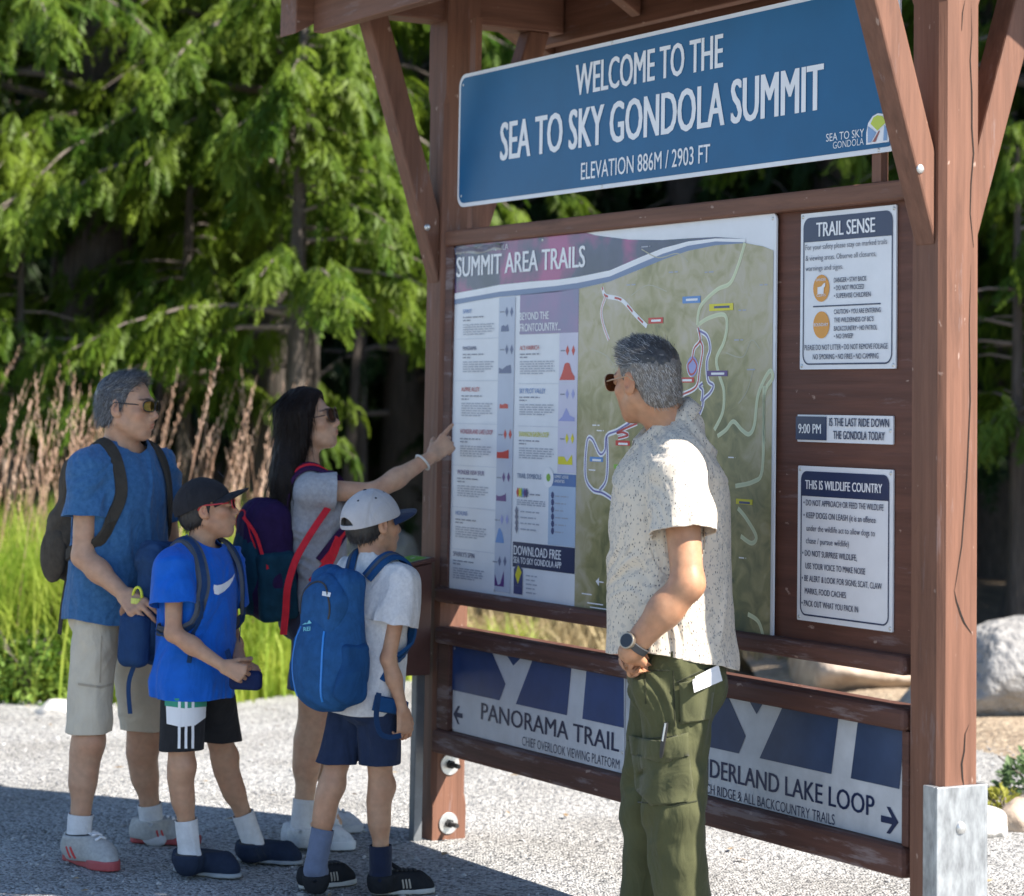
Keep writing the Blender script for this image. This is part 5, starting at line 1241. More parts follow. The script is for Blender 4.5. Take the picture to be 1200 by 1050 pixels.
def cedar_mesh(seed, height, spread, base, nbr, frac_top=.12, fl=.34, density=1.0, twig=True):
    rg = np.random.default_rng(seed); temps = [frond(rg, 11, 1.0) for _ in range(6)]; vs = []; fs = []; k = 0; br = MB()
    for b in range(nbr):
        t = (b + rg.random())/nbr; z0 = base + (height - base)*t; reach = spread*(1 - (t*(1-frac_top))**1.3)*rg.uniform(.62, 1.12); a = rg.uniform(0, 2*math.pi); dr = V(math.cos(a), math.sin(a), 0)
        rise = rg.uniform(.05, .30); sag = rg.uniform(.35, .62)
        path = lambda s: V(0, 0, z0) + dr*reach*s + V(0, 0, reach*(rise*s*1.2 - sag*s*s))
        if twig: br.tube([path(s) for s in (0, .25, .5, .75, 1)], [.028*reach/2, .02*reach/2, .014*reach/2, .008*reach/2, .003], 5, cap=False)
        nf = int(reach*19*density)
        for i in range(nf):
            s = rg.uniform(.18, 1.03)**.8; p = path(min(s, 1.0)) + rg.normal(0, .05, 3); sg_ = rg.choice([-1, 1]); sd = V(-dr[1], dr[0], 0)*sg_
            out = unit(dr*rg.uniform(.3, 1.0) + sd*rg.uniform(.1, 1.0) + V(0, 0, rg.uniform(-1.15, -.10))); sidev = unit(np.cross(out, V(0, 0, 1)) + rg.normal(0, .25, 3)); upv = np.cross(sidev, out)*-1; upv = upv if upv[2] > 0 else -upv
            tv, tf = temps[rg.integers(6)]; L = fl*rg.uniform(.6, 1.35)*(1.1 - .35*s)
            vs.append(p + (tv[:, :1]*out + tv[:, 1:2]*sidev + tv[:, 2:]*upv)*L); fs.append(tf + k); k += len(tv)
    v = np.concatenate(vs); f = np.concatenate(fs); me = bpy.data.meshes.new('crown'); me.vertices.add(len(v)); me.vertices.foreach_set('co', v.astype(np.float32).ravel()); me.loops.add(f.size); me.loops.foreach_set('vertex_index', f.astype(np.int32).ravel()); me.polygons.add(len(f)); me.polygons.foreach_set('loop_start', np.arange(0, f.size, 4, dtype=np.int32)); me.update(calc_edges=True)
    return me, br
def trunk_mb(h, r, seed, lean=(0, 0)):
    rg = np.random.default_rng(seed); m = MB(); n = 14; seg = 14; v = []; f = []
    ph = rg.uniform(0, 6, 4)
    for i in range(n):
        t = i/(n-1); z = -.15 + h*t; rr = r*(1 - .78*t) * (1 + .55*math.exp(-max(z, 0)*2.2))
        for k in range(seg):
            a = 2*math.pi*k/seg; q = rr*(1 + .08*math.sin(3*a + ph[0]) + .06*math.sin(5*a + ph[1] + z)); v.append((q*math.cos(a) + lean[0]*z, q*math.sin(a) + lean[1]*z, z))
    for i in range(n-1):
        for k in range(seg): f.append((i*seg+k, i*seg+(k+1) % seg, (i+1)*seg+(k+1) % seg, (i+1)*seg+k))
    m.add(v, f); return m
def gz(x, y): return soil_z(x, y) if y > 14 else -.04
PROTO = {}
def tree(kind, x, y, rz, s, label, group='conifers behind the kiosk', cat='tree'):
    r = empty(kind if kind != 'dark' else 'conifer_tree', (x, y, gz(x, y)), rz); r.scale = (s, s, s); tag(r, label, cat, group)
    for nm, me, m_ in PROTO[kind]:
        o = bpy.data.objects.new(nm, me); COL.objects.link(o); o.parent = r
    return r
def proto(kind, seed, height, spread, base, nbr, r, m, **kw):
    me, br = cedar_mesh(seed, height, spread, base, nbr, **kw); me.materials.append(m)
    tr = trunk_mb(height*.97, r, seed); tm = bpy.data.meshes.new('trunk'); tm.from_pydata(tr.v, [], tr.f); tm.update(); tm.materials.append(M_BARK); tm.polygons.foreach_set('use_smooth', np.ones(len(tm.polygons), bool))
    bm_ = bpy.data.meshes.new('branches'); bm_.from_pydata(br.v, [], br.f); bm_.update(); bm_.materials.append(M_TWIG)
    PROTO[kind] = [('trunk', tm, M_BARK), ('branches', bm_, M_TWIG), ('crown', me, m)]
proto('cedar_tree', 11, 9.5, 2.8, 3.0, 74, .33, M_CEDAR, density=2.5, fl=.30)
proto('young_cedar', 12, 4.5, 1.35, 1.9, 44, .085, M_CEDAR, fl=.25, density=2.8)
proto('dark', 13, 13.0, 2.6, 1.5, 90, .28, M_SHADEFOL, fl=.42, density=1.0)
rt = np.random.default_rng(5)
# named front trees: (kind, photo x at its foot, depth, turn, scale, label)
FR = [('cedar_tree', 332, 17.2, 2.6, .92, 'cedar with a thick grey trunk showing just left of the woman'),
      ('cedar_tree', 110, 17.6, 2.1, 1.05, 'broad cedar with drooping sprays above the grey-haired man'),
      ('young_cedar', 346, 15.5, 1.0, 1.05, 'slim young cedar with a sunlit yellow-green tip beside the roof corner'),
      ('cedar_tree', -60, 17.0, 3.3, 1.0, 'cedar with sunlit low sprays at the left edge'),
      ('young_cedar', 215, 17.0, 4.0, .86, 'young cedar with light green sprays above the pair at the left'),
      ('young_cedar', 20, 16.4, 5.2, .72, 'short cedar with yellow-lit branch ends over the tall grass'),
      ('young_cedar', 1192, 15.8, 2.2, .80, 'young cedar with green sprays right of the near post, above the boulder'),
      ('cedar_tree', 1235, 17.6, 1.2, .9, 'cedar beyond the near post with low bright sprays')]
for kind, x, Y, rz, s, lab in FR:
    q = P(x, 480, Y); tree(kind, q[0], Y, rz, s, lab, 'cedars at the edge of the clearing')
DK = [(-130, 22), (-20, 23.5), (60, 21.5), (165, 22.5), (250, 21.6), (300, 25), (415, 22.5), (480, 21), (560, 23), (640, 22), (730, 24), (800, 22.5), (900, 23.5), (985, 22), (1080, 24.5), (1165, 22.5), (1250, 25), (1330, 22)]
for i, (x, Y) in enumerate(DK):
    q = P(x, 480, Y); tree('dark', q[0], Y + rt.uniform(-.6, .6), rt.uniform(0, 6.28), rt.uniform(.85, 1.15), 'conifer behind the clearing with foliage darkened to stand for deep forest shade', 'shade-darkened conifers of the forest')
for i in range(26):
    x = -11.5 + 25*(i % 13)/12 + rt.uniform(-.5, .5); Y = 28 + 4*(i // 13) + rt.uniform(-.8, .8); tree('dark', x, Y, rt.uniform(0, 6.28), rt.uniform(.95, 1.3), 'conifer behind the clearing with foliage darkened to stand for deep forest shade', 'shade-darkened conifers of the forest')
# taller trees standing to the right that throw the dappled shade over the forest edge
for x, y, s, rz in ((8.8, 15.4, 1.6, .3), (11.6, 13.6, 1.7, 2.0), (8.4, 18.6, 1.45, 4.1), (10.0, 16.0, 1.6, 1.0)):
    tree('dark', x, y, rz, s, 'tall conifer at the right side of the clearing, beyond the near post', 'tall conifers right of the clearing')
# fallen dead branches and thin dead stems in the shade
for i, (x, Y, h_, ln) in enumerate(((404, 19.5, 3.0, .05), (428, 20.0, 3.5, -.03), (52, 19.0, 3.2, .02), (182, 19.5, 3.0, .03), (1182, 18.5, 2.6, .18))):
    q = P(x, 480, Y); m = MB(); m.tube([(0, 0, -.1), (ln, 0, h_*.4), (ln*2.5, .05, h_)], [.06, .045, .02], 8); o = m.build('dead_stem', M_BARK, None, smooth=True); o.location = (q[0], Y, gz(q[0], Y)); tag(o, 'thin bare dead stem standing in the forest shade', 'stem', 'dead stems in the forest')

# ------------------------------------------------------------------ tall feather grass along the path edge
M_GRASS = leaf_mat('grass_blade', (.18, .31, .025), (.44, .51, .09), .5, 2.5)
M_PLUME = leaf_mat('grass_plume', (.46, .28, .19), (.66, .47, .36), .30, 4.0, .8)
def blades(n, spots, hmin, hmax, w, seed, droop=(.1, .5)):
    rg = np.random.default_rng(seed); v = []; f = []; k = 0
    for i in range(n):
        x, y = spots(rg); a = rg.uniform(0, 6.28); h_ = rg.uniform(hmin, hmax); d = V(math.cos(a), math.sin(a), 0); sd = V(-d[1], d[0], 0)*w*rg.uniform(.6, 1.3); dp = rg.uniform(*droop)*h_; z0 = gz(x, y)
        for j in range(5):
            t = j/4; c = V(x, y, z0) + d*dp*t*t + V(0, 0, h_*(t - .22*t*t*(dp/h_)*2)); ww = 1 - t**1.6*.95; v += [c - sd*ww, c + sd*ww]
        for j in range(4): f.append((k+2*j, k+2*j+1, k+2*j+3, k+2*j+2))
        k += 10
    return v, f
clumps = []
rg = np.random.default_rng(21)
for i in range(70):
    x = -4.7 + 3.3*rg.random()**1.15; y = rg.uniform(13.4, 16.0)
    if x > -1.3 and y < 14.4: y += .9
    clumps.append((x, y))
def in_clump(r): c = clumps[r.integers(len(clumps))]; return c[0] + r.normal(0, .17), c[1] + r.normal(0, .17)
v, f = blades(15000, in_clump, .55, 1.25, .006, 1, (.15, .75)); tag(mesh_obj('tall_grass', v, f, M_GRASS), kind='stuff')
def near_edge(r):
    x = r.uniform(-4.8, .2); return x, np.interp(x, [a for a, b in far], [b for a, b in far]) + abs(r.normal(0, .35)) - .1
v, f = blades(4200, near_edge, .10, .45, .006, 2, (.2, .9)); tag(mesh_obj('short_grass', v, f, M_GRASS), kind='stuff')
# plumes: stiff stems with feathery seed heads
v = []; f = []; k = 0; rg = np.random.default_rng(8)
for i in range(230):
    x, y = in_clump(rg); h_ = rg.uniform(1.15, 1.90) + (.20 if x < -3.2 else 0); a = rg.normal(.0, 1.6); lean = rg.uniform(.03, .26); z0 = gz(x, y); d = V(math.cos(a), math.sin(a)*.6, 0)
    if rg.random() < .5: d = V(.9, .2, 0)
    path = lambda t: V(x, y, z0) + d*lean*h_*t*t + V(0, 0, h_*t)
    for j in range(4):
        c0, c1 = path(j/4*.8), path((j+1)/4*.8)
        for s_ in ((.0022, 0, 0), (0, .0022, 0)):
            s_ = V(*s_); v += [c0 - s_, c0 + s_, c1 + s_, c1 - s_]; f.append((k, k+1, k+2, k+3)); k += 4
    for j in range(26):
        t = .72 + .28*j/26; c = path(t); rad = .0082*math.sin(math.pi*min(1, (j+2)/27))**.6 + .003; aa = rg.uniform(0, 6.28); o_ = V(math.cos(aa), math.sin(aa), 0)*rad; sd = V(-o_[1], o_[0], 0)*.35 ; up_ = V(0, 0, .035)
        v += [c - sd*.4, c + o_ + sd + up_*.5, c + o_*1.1 + up_, c + o_*.5 - sd + up_*.6]; f.append((k, k+1, k+2, k+3)); k += 4
tag(mesh_obj('grass_plumes', v, f, M_PLUME), kind='stuff')
# straw-coloured undergrowth seen through the kiosk
M_STRAW = leaf_mat('straw', (.30, .23, .12), (.46, .38, .22), .3, 3)
def strawspot(r): return r.uniform(-.3, 2.6), r.uniform(15.2, 18.5)
v, f = blades(3500, strawspot, .15, .55, .007, 4, (.3, 1.1)); tag(mesh_obj('dry_grass', v, f, M_STRAW), kind='stuff')

# ------------------------------------------------------------------ leafy low plants
M_LEAF = leaf_mat('broad_leaf', (.10, .20, .03), (.24, .34, .07), .4, 6)
M_LEAF2 = leaf_mat('grey_green_leaf', (.09, .16, .06), (.20, .28, .13), .35, 6)
def leafy(name, x, y, r, h_, n, m, label, seed, cat='plant', ls=.045, group=None):
    rg = np.random.default_rng(seed); v = []; f = []; k = 0; root = empty(name, (x, y, gz(x, y) if y > 13.2 else -.02)); tag(root, label, cat, group); st = MB()
    for i in range(max(6, n//45)):
        a = rg.uniform(0, 6.28); rr = r*rg.uniform(.2, .9); st.tube([(0, 0, 0), (rr*.4*math.cos(a), rr*.4*math.sin(a), h_*.5), (rr*math.cos(a), rr*math.sin(a), h_*rg.uniform(.6, .95))], [.008, .006, .003], 5)
    for i in range(n):
        d = unit(rg.normal(0, 1, 3)); d[2] = abs(d[2]); q = V(d[0]*r, d[1]*r, d[2]*h_)*rg.uniform(.45, 1.0)**.5 * (1 + .25*noise3(np.array([d*3 + seed]))[0]); out = unit(d + rg.normal(0, .5, 3)); sd = unit(np.cross(out, V(0, 0, 1)) + rg.normal(0, .3, 3)); L = ls*rg.uniform(.6, 1.4); w = L*.36; nn = np.cross(sd, out)
        v += [q, q + out*L*.5 + sd*w + nn*L*.08, q + out*L - nn*L*.12, q + out*L*.5 - sd*w + nn*L*.08]; f.append((k, k+1, k+2, k+3)); k += 4
    mesh_obj('leaves', v, f, m, root); st.build('stems', M_TWIG, root, smooth=True); return root
g1 = G(28, 818); leafy('leafy_shrub', g1[0], g1[1] + .1, .30, .40, 1500, M_LEAF, 'low bright green leafy shrub at the left edge of the gravel', 3, 'shrub')
g1 = G(72, 812); leafy('leafy_shrub', g1[0], g1[1] + .2, .17, .36, 700, M_LEAF, 'smaller pale green shrub beside the leafy one, under the tall grass', 4, 'shrub')
g1 = G(1192, 950); leafy('low_plant', g1[0] + .17, g1[1] + .40, .19, .19, 600, M_LEAF2, 'grey-green plant at the right edge above the pale rocks', 5, ls=.04)
g1 = G(1168, 948); leafy('low_plant', g1[0] + .02, g1[1] - .02, .10, .09, 260, leaf_mat('yellow_green_leaf', (.26, .27, .04), (.40, .38, .08), .4, 6), 'small yellow-green plant growing between the pale rocks', 6, ls=.03)
# foliage of a young bush right of the near post

# ------------------------------------------------------------------ rocks
M_ROCK = mat('granite', (.20, .195, .19), .9, bump=1.0, bscale=13, vscale=12, col2=(.36, .35, .335), bdist=.06); M_ROCKP = mat('pale_granite', (.42, .40, .37), .9, bump=.5, bscale=24, vscale=14, col2=(.62, .60, .56), bdist=.015); M_ROCKB = mat('tan_rock', (.26, .19, .14), .9, bump=.6, bscale=14, vscale=6, col2=(.48, .40, .32), bdist=.03)
def rock(name, x, y, r, m, label, seed, z=-.05, cut=.85, cat='rock', rz=0):
    rg = np.random.default_rng(seed); bm = bmesh.new(); bmesh.ops.create_icosphere(bm, subdivisions=4, radius=1.0)
    pl = [(unit(rg.normal(0, 1, 3)), rg.uniform(.62, .95)) for _ in range(16)]
    for q in bm.verts:
        p = np.array(q.co)
        for n_, d_ in pl:
            e = p @ n_ - d_
            if e > 0: p = p - n_*e*cut
        q.co = p
    co = np.array([q.co[:] for q in bm.verts]); nz = noise3(co*2.4 + seed)*.07 + noise3(co*7 + seed)*.03
    for q, e in zip(bm.verts, nz): q.co = q.co*(1 + e); q.co.x *= r[0]; q.co.y *= r[1]; q.co.z *= r[2]
    me = bpy.data.meshes.new(name); bm.to_mesh(me); bm.free(); o = link_mesh(name, me, m, smooth=True); o.location = (x, y, z + r[2]*.72); o.rotation_euler = (0, 0, rz); tag(o, label, cat); return o
q = G(1200, 853); rock('boulder', q[0] + .12, q[1] + .5, (.80, .55, .37), M_ROCK, 'big grey granite boulder right of the near post', 31, -.1, rz=.3)
q = G(1160, 985); rock('rock', q[0], q[1] + .12, (.105, .10, .085), M_ROCKP, 'white rock at the gravel edge below the mulch', 32, -.03)
q = G(1192, 978); rock('rock', q[0] + .03, q[1] + .14, (.10, .11, .085), M_ROCKB, 'brownish rock beside the white rock at the right edge', 33, -.03)
q = G(62, 838); rock('rock', q[0] + .02, q[1] + .05, (.13, .10, .06), M_ROCKP, 'pale rock at the gravel edge under the leafy shrub', 34, -.03)
q = G(985, 822); rock('boulder', q[0] + .3, q[1] + .8, (.75, .6, .30), M_ROCKB, 'tan boulder seen through the slot under the map board', 35, -.08, rz=1.0)
for i, (x, Y) in enumerate(((382, 19), (440, 20), (30, 18.8))):
    q = P(x, 480, Y); rock('boulder', q[0], Y, (.5, .4, .4), M_ROCK, ('grey boulder in the shade behind the woman', 'grey boulder in the forest shade left of the kiosk', 'grey boulder in the shade at the far left')[i], 40 + i, -.05)
# loose stones scattered on the gravel: one sheet of pebbles
rg = np.random.default_rng(77); bm = bmesh.new(); bmesh.ops.create_icosphere(bm, subdivisions=1, radius=1.0); iv = np.array([q.co[:] for q in bm.verts]); bm.verts.ensure_lookup_table(); itf = np.array([[q.index for q in fc.verts] for fc in bm.faces]); bm.free()
vs = []; fs = []; k = 0
for i in range(9000):
    x = rg.uniform(-3.4, 3.0); y = rg.uniform(5.8, 13.0); s = .0022*rg.pareto(2.2) + .003; s = min(s, .0105)
    vs.append((iv*(1 + rg.normal(0, .18, (12, 1))))*V(s*rg.uniform(.8, 1.4), s*rg.uniform(.8, 1.4), s*.7) + V(x, y, s*.25 + .006*math.sin(x*2.1)*math.sin(y*1.7))); fs.append(itf + k); k += 12
tag(mesh_obj('pebbles', np.concatenate(vs), np.concatenate(fs), mat('pebble', (.16, .16, .16), .9, col2=(.60, .59, .57), vscale=25), smooth=False), kind='stuff')

# dry leaves and twigs lying on the gravel
rg = np.random.default_rng(31); vs = []; fs = []; k = 0
for i in range(170):
    x, y = rg.uniform(-3.4, 2.6), rg.uniform(7.5, 13.2); L = rg.uniform(.012, .035); a = rg.uniform(0, 6.28); w = L*rg.uniform(.2, .5); d = V(math.cos(a), math.sin(a), 0); s = V(-d[1], d[0], 0); z = .012
    vs += [V(x, y, z) - d*L, V(x, y, z + .006) + s*w, V(x, y, z + .004) + d*L, V(x, y, z + .002) - s*w]; fs.append((k, k+1, k+2, k+3)); k += 4
tag(mesh_obj('fallen_leaves', vs, fs, mat('dry_leaf', (.12, .075, .04), .9, col2=(.42, .30, .16), vscale=3)), kind='stuff')
# ================================================================== the five people
def facing(deg): a = math.radians(deg); return V(math.cos(a), math.sin(a), 0)      # 0 = to the right of the picture, 90 = away
def make_joints(S, neck0, head, pelvis, fc, fp, fh, hu, shw, drop=.045, hipw=.088):
    J = dict(neck0=V(*neck0), head=V(*head), pelvis=V(*pelvis), fc=unit(fc), fp=unit(fp), fh=unit(fh), hu=unit(hu))
    up = unit(J['neck0'] - J['pelvis']); rc = frame(J['fc'], up)[0]; rp = frame(J['fp'], V(0, 0, 1))[0]
    for sd, sg_ in (('R', 1), ('L', -1)):
        J['sh'+sd] = J['neck0'] + rc*sg_*shw - up*drop*S; J['hp'+sd] = J['pelvis'] + rp*sg_*hipw*S
    return J
def hug(prims, pts, off, it=5):
    p = np.array(pts, float); e = 1e-3
    for _ in range(it):
        d = field(prims, p); g = np.stack([field(prims, p + V(*(np.eye(3)[k]*e))) - d for k in range(3)], -1)/e; n = g/(np.linalg.norm(g, axis=1, keepdims=True)+1e-9); p = p - n*(d - off)[:, None]
    return p, n
def tee_prims(J, S, g, e, hem_z, sl_t, sr0, sr1, fem=False, loose=.01, hull=(.150, .70), low=None, spread=1.0):
    up = unit(J['neck0'] - J['pelvis']); fr = frame(J['fc'], up); frp = frame(J['fp'], up)
    tp = torso_prims(J, S, g, e, fem, loose=loose)
    a = J['pelvis'] + (J['neck0']-J['pelvis'])*.70; b = V(*(J['pelvis'] if low is None else low)); b = V(b[0], b[1], hem_z - .05)
    tp.append(Cap(a, b, hull[0]*S*g*.93+e, hull[0]*S*g*spread+e, .05, unit(fr[1]+frp[1]), hull[1]))
    sl = []
    for sd in 'RL':
        A, B = J['sh'+sd], J['el'+sd]; d = B - A; sl.append(Cap(A + unit(d)*.015, A + d*sl_t + unit(d)*.03, sr0, sr1, .016*S))
    return tp, sl
def tee(fig, J, S, tp, sl, hem_z, sl_t, m, neck_r=(.072, .07), folds=.007, seed=0.0, h=.0065, sleeve_dirs=None, name='shirt', hemwob=.012, neck_c=(0, .012, .055), extra=None):
    up = unit(J['neck0'] - J['pelvis']); fr = frame(J['fc'], up); clips = []
    nc = loc(J['neck0'], fr, *neck_c)
    clips.append(lambda p: hem_z + hemwob*noise3(p*V(7, 7, 1) + seed) - p[:, 2])
    clips.append(lambda p: 1.0 - np.linalg.norm(((p - nc) @ fr.T)/V(neck_r[0], neck_r[1], .085), axis=1))
    for sd, q in zip('RL', sl):
        A, B = J['sh'+sd], J['el'+sd]; hem = A + (B-A)*sl_t; clips.append(sleeve_clip([q], tp, hem, B - A))
    sls = [(q, J['sh'+sd] + (J['el'+sd]-J['sh'+sd])*sl_t, J['el'+sd]-J['sh'+sd]) for sd, q in zip('RL', sl)]
    o, v, f = garment(fig, name, tp + sl, h, clips, m, folds=(folds, None), seed=seed, fr=fr, extra=extra, patch=(tp, sls))
    tuck(fig.body, fig, tp + sl, shirt_mask(J, tp, sl, sl_t, hem_z, nc, fr, neck_r))
    # rib at the neck
    ring = []
    pts = [loc(nc, fr, neck_r[0]*.98*math.cos(a), neck_r[1]*.98*math.sin(a), -.03) for a in np.linspace(0, 2*math.pi, 30)[:-1]]
    return o, v, f
def shorts(fig, J, S, g, hemR, hemL, r0, r1, m, seed=0.0, folds=.007, h=.0065, name='shorts', bell=.0):
    frp = frame(J['fp'], V(0, 0, 1)); pv = J['pelvis']; p = []
    for t, rx, ry, rz in ((.0, .160, .118, .11), (.2, .150, .112, .11)): p.append(Ell(pv + V(0, 0, .5*S*t), (rx*S*g+.012, ry*S*g+.012, rz*S+.01), frp, .06*S))
    for sg_ in (-1, 1): p.append(Ell(loc(pv, frp, sg_*.070*S, -.060*S, -.045*S), (.088*S*g, .082*S*g, .09*S), frp, .05*S))
    legs = {}
    for sd, hz in (('R', hemR), ('L', hemL)):
        A, B = J['hp'+sd], J['kn'+sd]; d = unit(B - A); t = (hz - A[2])/d[2]; legs[sd] = Cap(A + V(0, 0, .02), A + d*(t+.04), r0, r1, .012*S); p.append(legs[sd])
    def cl(q):
        dr, dl = legs['R'].d(q), legs['L'].d(q); return np.where(dr < dl, hemR - q[:, 2], hemL - q[:, 2]) + .006*noise3(q*14 + seed)
    o, v, f = garment(fig, name, p, h, [cl], m, folds=(folds, None), seed=seed + 5, fr=frp)
    tuck(fig.body, fig, p, lambda q: (q[:, 2] < pv[2] + .02) & (q[:, 2] > np.where(legs['R'].d(q) < legs['L'].d(q), hemR, hemL) + .015) & np.all([Cap(J['el'+s_], J['wr'+s_] + unit(J['wr'+s_]-J['el'+s_])*.22, .065).d(q) > 0 for s_ in 'RL'], 0))
    return o, v, f, p
def strap_path(tp, pts, off): return hug(tp, spline(pts, 36), off)
def strap(fig, bag, tp, pts, width, th, m, off=.004, name='strap', solid=True):
    p, n = strap_path(tp, pts, off); p = smooth_line(p); v, f = ribbon(p, n, width, th); return bag.obj(name, v, f, m, smooth=False)
def smooth_line(p, it=3):
    for _ in range(it): p = np.concatenate([p[:1], (p[:-2] + 2*p[1:-1] + p[2:])/4, p[-1:]])
    return p
class Bag(Fig):
    def __init__(s, name, loc, label, cat='backpack', group=None):
        s.root = empty(name, tuple(loc)); tag(s.root, label, cat, group); s.loc = V(*loc)
def zipper(bag, t, pts2, fr, o, m, w=.006, parent=None):
    "a zip line laid on a bag: points (x, z) in the bag frame projected from behind"
    out = []; nn = []
    for x, z in pts2:
        r = t.ray_cast(Vector(loc(o, fr, x, -.5, z)), Vector(fr[1]))
        if r[0] is not None: out.append(np.array(r[0])); nn.append(np.array(r[1]))
    if len(out) > 2:
        v, f = ribbon(out, nn, w, .003); return bag.obj('zip', v, f, m, parent, smooth=False)

SK1 = (.47, .275, .175); SK2 = (.46, .265, .165); SK3 = (.54, .33, .215); SK5 = (.44, .235, .135)
C_WHITE = cloth('white_cotton', (.62, .62, .63)); C_RUBBER = mat('white_rubber', (.62, .60, .56), .6); C_BLACK = mat('black_rubber', (.03, .03, .032), .7)
C_LENS = mat('dark_lens', (.012, .010, .008), .08, spec=.8); C_FRAME = mat('black_frame', (.015, .015, .017), .3)

# ---------------------------------------------------------------- man in the blue tee
def man_blue():
    S = .97; loc0 = G(140, 1003); F = Fig(loc0, 'grey-haired man in a blue tee, beige shorts and sunglasses, standing leftmost')
    fc, fp, fh = facing(-38), facing(-28), facing(-14)
    J = make_joints(S, P(147, 530, 8.5), P(149, 477, 8.47), P(133, 706, 8.53), fc, fp, fh, (.0, .0, 1),   .168, .048)
    J.update(elR=P(97, 652, 8.34), wrR=P(146, 697, 8.27), elL=P(200, 648, 8.78), wrL=P(178, 700, 8.50),
             knR=P(103, 868, 8.40), anR=P(92, 980, 8.40), knL=P(167, 868, 8.76), anL=P(178, 966, 8.80))
    hR, tR, hL, tL = G(79, 1006), G(136, 1022), G(153, 987), G(236, 990)
    J['ffR'] = unit(tR - hR); J['ffL'] = unit(tL - hL)
    hands = [hand_prims(J['wrR'], unit(P(166, 716, 8.20) - J['wrR']), (.2, .7, -.5), (.3, .5, .8), 1.0, curl=(.5, .5, .55, .6)), hand_prims(J['wrL'], unit(P(162, 716, 8.36) - J['wrL']), (-.6, -.5, -.4), (.1, -.5, .8), 1.0, curl=(.6, .6, .6, .6))]
    body, bv, bf, frh = make_body(F, J, S, SK1, hands, g=.92, hs=1.0, leg=.95, arm=.96, stubble=.15)
    hem = P(130, 726, 8.5)[2]
    tp, sl = tee_prims(J, S, .92, .012, hem, .56, .068, .079, loose=.012, hull=(.205, .78), low=J['pelvis'])
    m = cloth('blue_marl_knit', (.026, .095, .22), var=.2, vscale=60, heather=(.055, .155, .32), weave=700)
    o, sv, sf = tee(F, J, S, tp, sl, hem, .56, m, folds=.017, seed=1.3)
    zR, zL = P(105, 857, 8.4)[2], P(165, 855, 8.75)[2]
    ks = cloth('beige_twill', (.56, .49, .38), var=.08, vscale=12, weave=1100)
    so_, shv, shf, shp = shorts(F, J, S, .78, zR, zL, .078, .078, ks, seed=2.2, folds=.009)
    # cargo pocket seams and flap on the near leg
    t = bvh(shv, shf)
    for poly in ([(92, 800), (92, 803), (118, 807), (131, 803), (131, 800), (118, 804)], [(118, 745), (120, 745), (118, 800), (116, 800)]):
        v, f = decal(t, poly, .003, 6)
        if f: F.obj('pocket_seam', v, f, cloth('beige_seam', (.40, .34, .26)), so_, smooth=False)
    up_ = mat('shoe_mesh_grey', (.40, .39, .37), .8, var=.18, vscale=90); sole = mat('sole_coral', (.42, .075, .075), .6); mk = mat('coral_mark', (.62, .05, .05), .5)
    for sd, h_, t_ in (('R', hR, tR), ('L', hL, tL)):
        shoe(F, h_, t_, S, up_, sole, J['an'+sd], laces=mat('lace_white_bright', (.78, .78, .80), .8), stripe=(mk, 2), high=.052, sole=.034)
        sock(F, J['an'+sd], J['kn'+sd], J['ff'+sd], S, C_WHITE, .075, r=.043)
    # hair: short, grey
    c = J['head']; L = lambda x, y, z: loc(c, frh, x, y, z)
    hp = [Ell(L(0, -.016, .033), (.080, .100, .091), frh, .02), Ell(L(0, .028, .086), (.056, .056, .030), frh, .03), Ell(L(0, -.055, -.03), (.066, .053, .055), frh, .03),
          Half(L(0, .045, .055), frh[1]*1.0 - frh[2]*.55, .012), Half(L(0, .02, .0), frh[1]*.92 - frh[2]*.38, .015), Half(L(0, -.06, -.072), -frh[2]*1 + frh[1]*.25, .015)]
    v, f = surface(hp, .004); n = vnormals_q(v, f); v = v + n*(noise3((v @ frh.T)*V(120, 60, 60))*.003)[:, None]
    ho = F.obj('hair', v, f, hair_mat('hair_grey', (.030, .030, .033), (.07, .07, .075)))
    p, nn = sample_surface(v, f, 2600, seed=4); q = (p - c) @ frh.T; k = (q[:, 2] > -.06); fl = lambda x: frh[1]*.8 + frh[2]*.25 - frh[2]*(1.2 if (x-c) @ frh[2] < .05 else 0) - frh[1]*(1.0 if (x-c) @ frh[2] < .05 else 0)
    a, b = strands(p[k], nn[k], fl, .024, .0018, 4, 0, lift=.24, curl=.03, rng=np.random.default_rng(2)); F.obj('hair_locks', a, b, hair_mat('hair_grey_lock', (.035, .035, .04), (.10, .10, .105)), ho, smooth=False)
    p, nn = sample_surface(v, f, 2600, seed=14); q = (p - c) @ frh.T; k = (q[:, 2] > -.06); a, b = strands(p[k], nn[k], fl, .026, .0013, 4, 0, lift=.26, curl=.03, rng=np.random.default_rng(12)); F.obj('hair_locks', a, b, hair_mat('hair_silver_lock', (.11, .11, .115), (.26, .26, .265)), ho, smooth=False)
    glasses(F, c, frh, 1.0, C_FRAME, mat('mirror_lens', (.30, .33, .05), .06, metal=.9, col2=(.45, .20, .05), vscale=14), wrap=.35, lw=.031, lh=.019)
    # backpack, dark olive grey
    up = unit(J['neck0'] - J['pelvis']); fr = frame(fc, up); o_ = loc(J['neck0'], fr, .0, -.135, -.245)
    B = Bag('backpack', loc(J['neck0'], fr, 0, -.22, -.45), 'dark olive daypack on the back of the grey-haired man')
    mp = cloth('olive_pack_cloth', (.070, .058, .045), var=.25, vscale=20, weave=600, sheen=.0); mk2 = cloth('olive_strap_web', (.050, .044, .036), sheen=0)
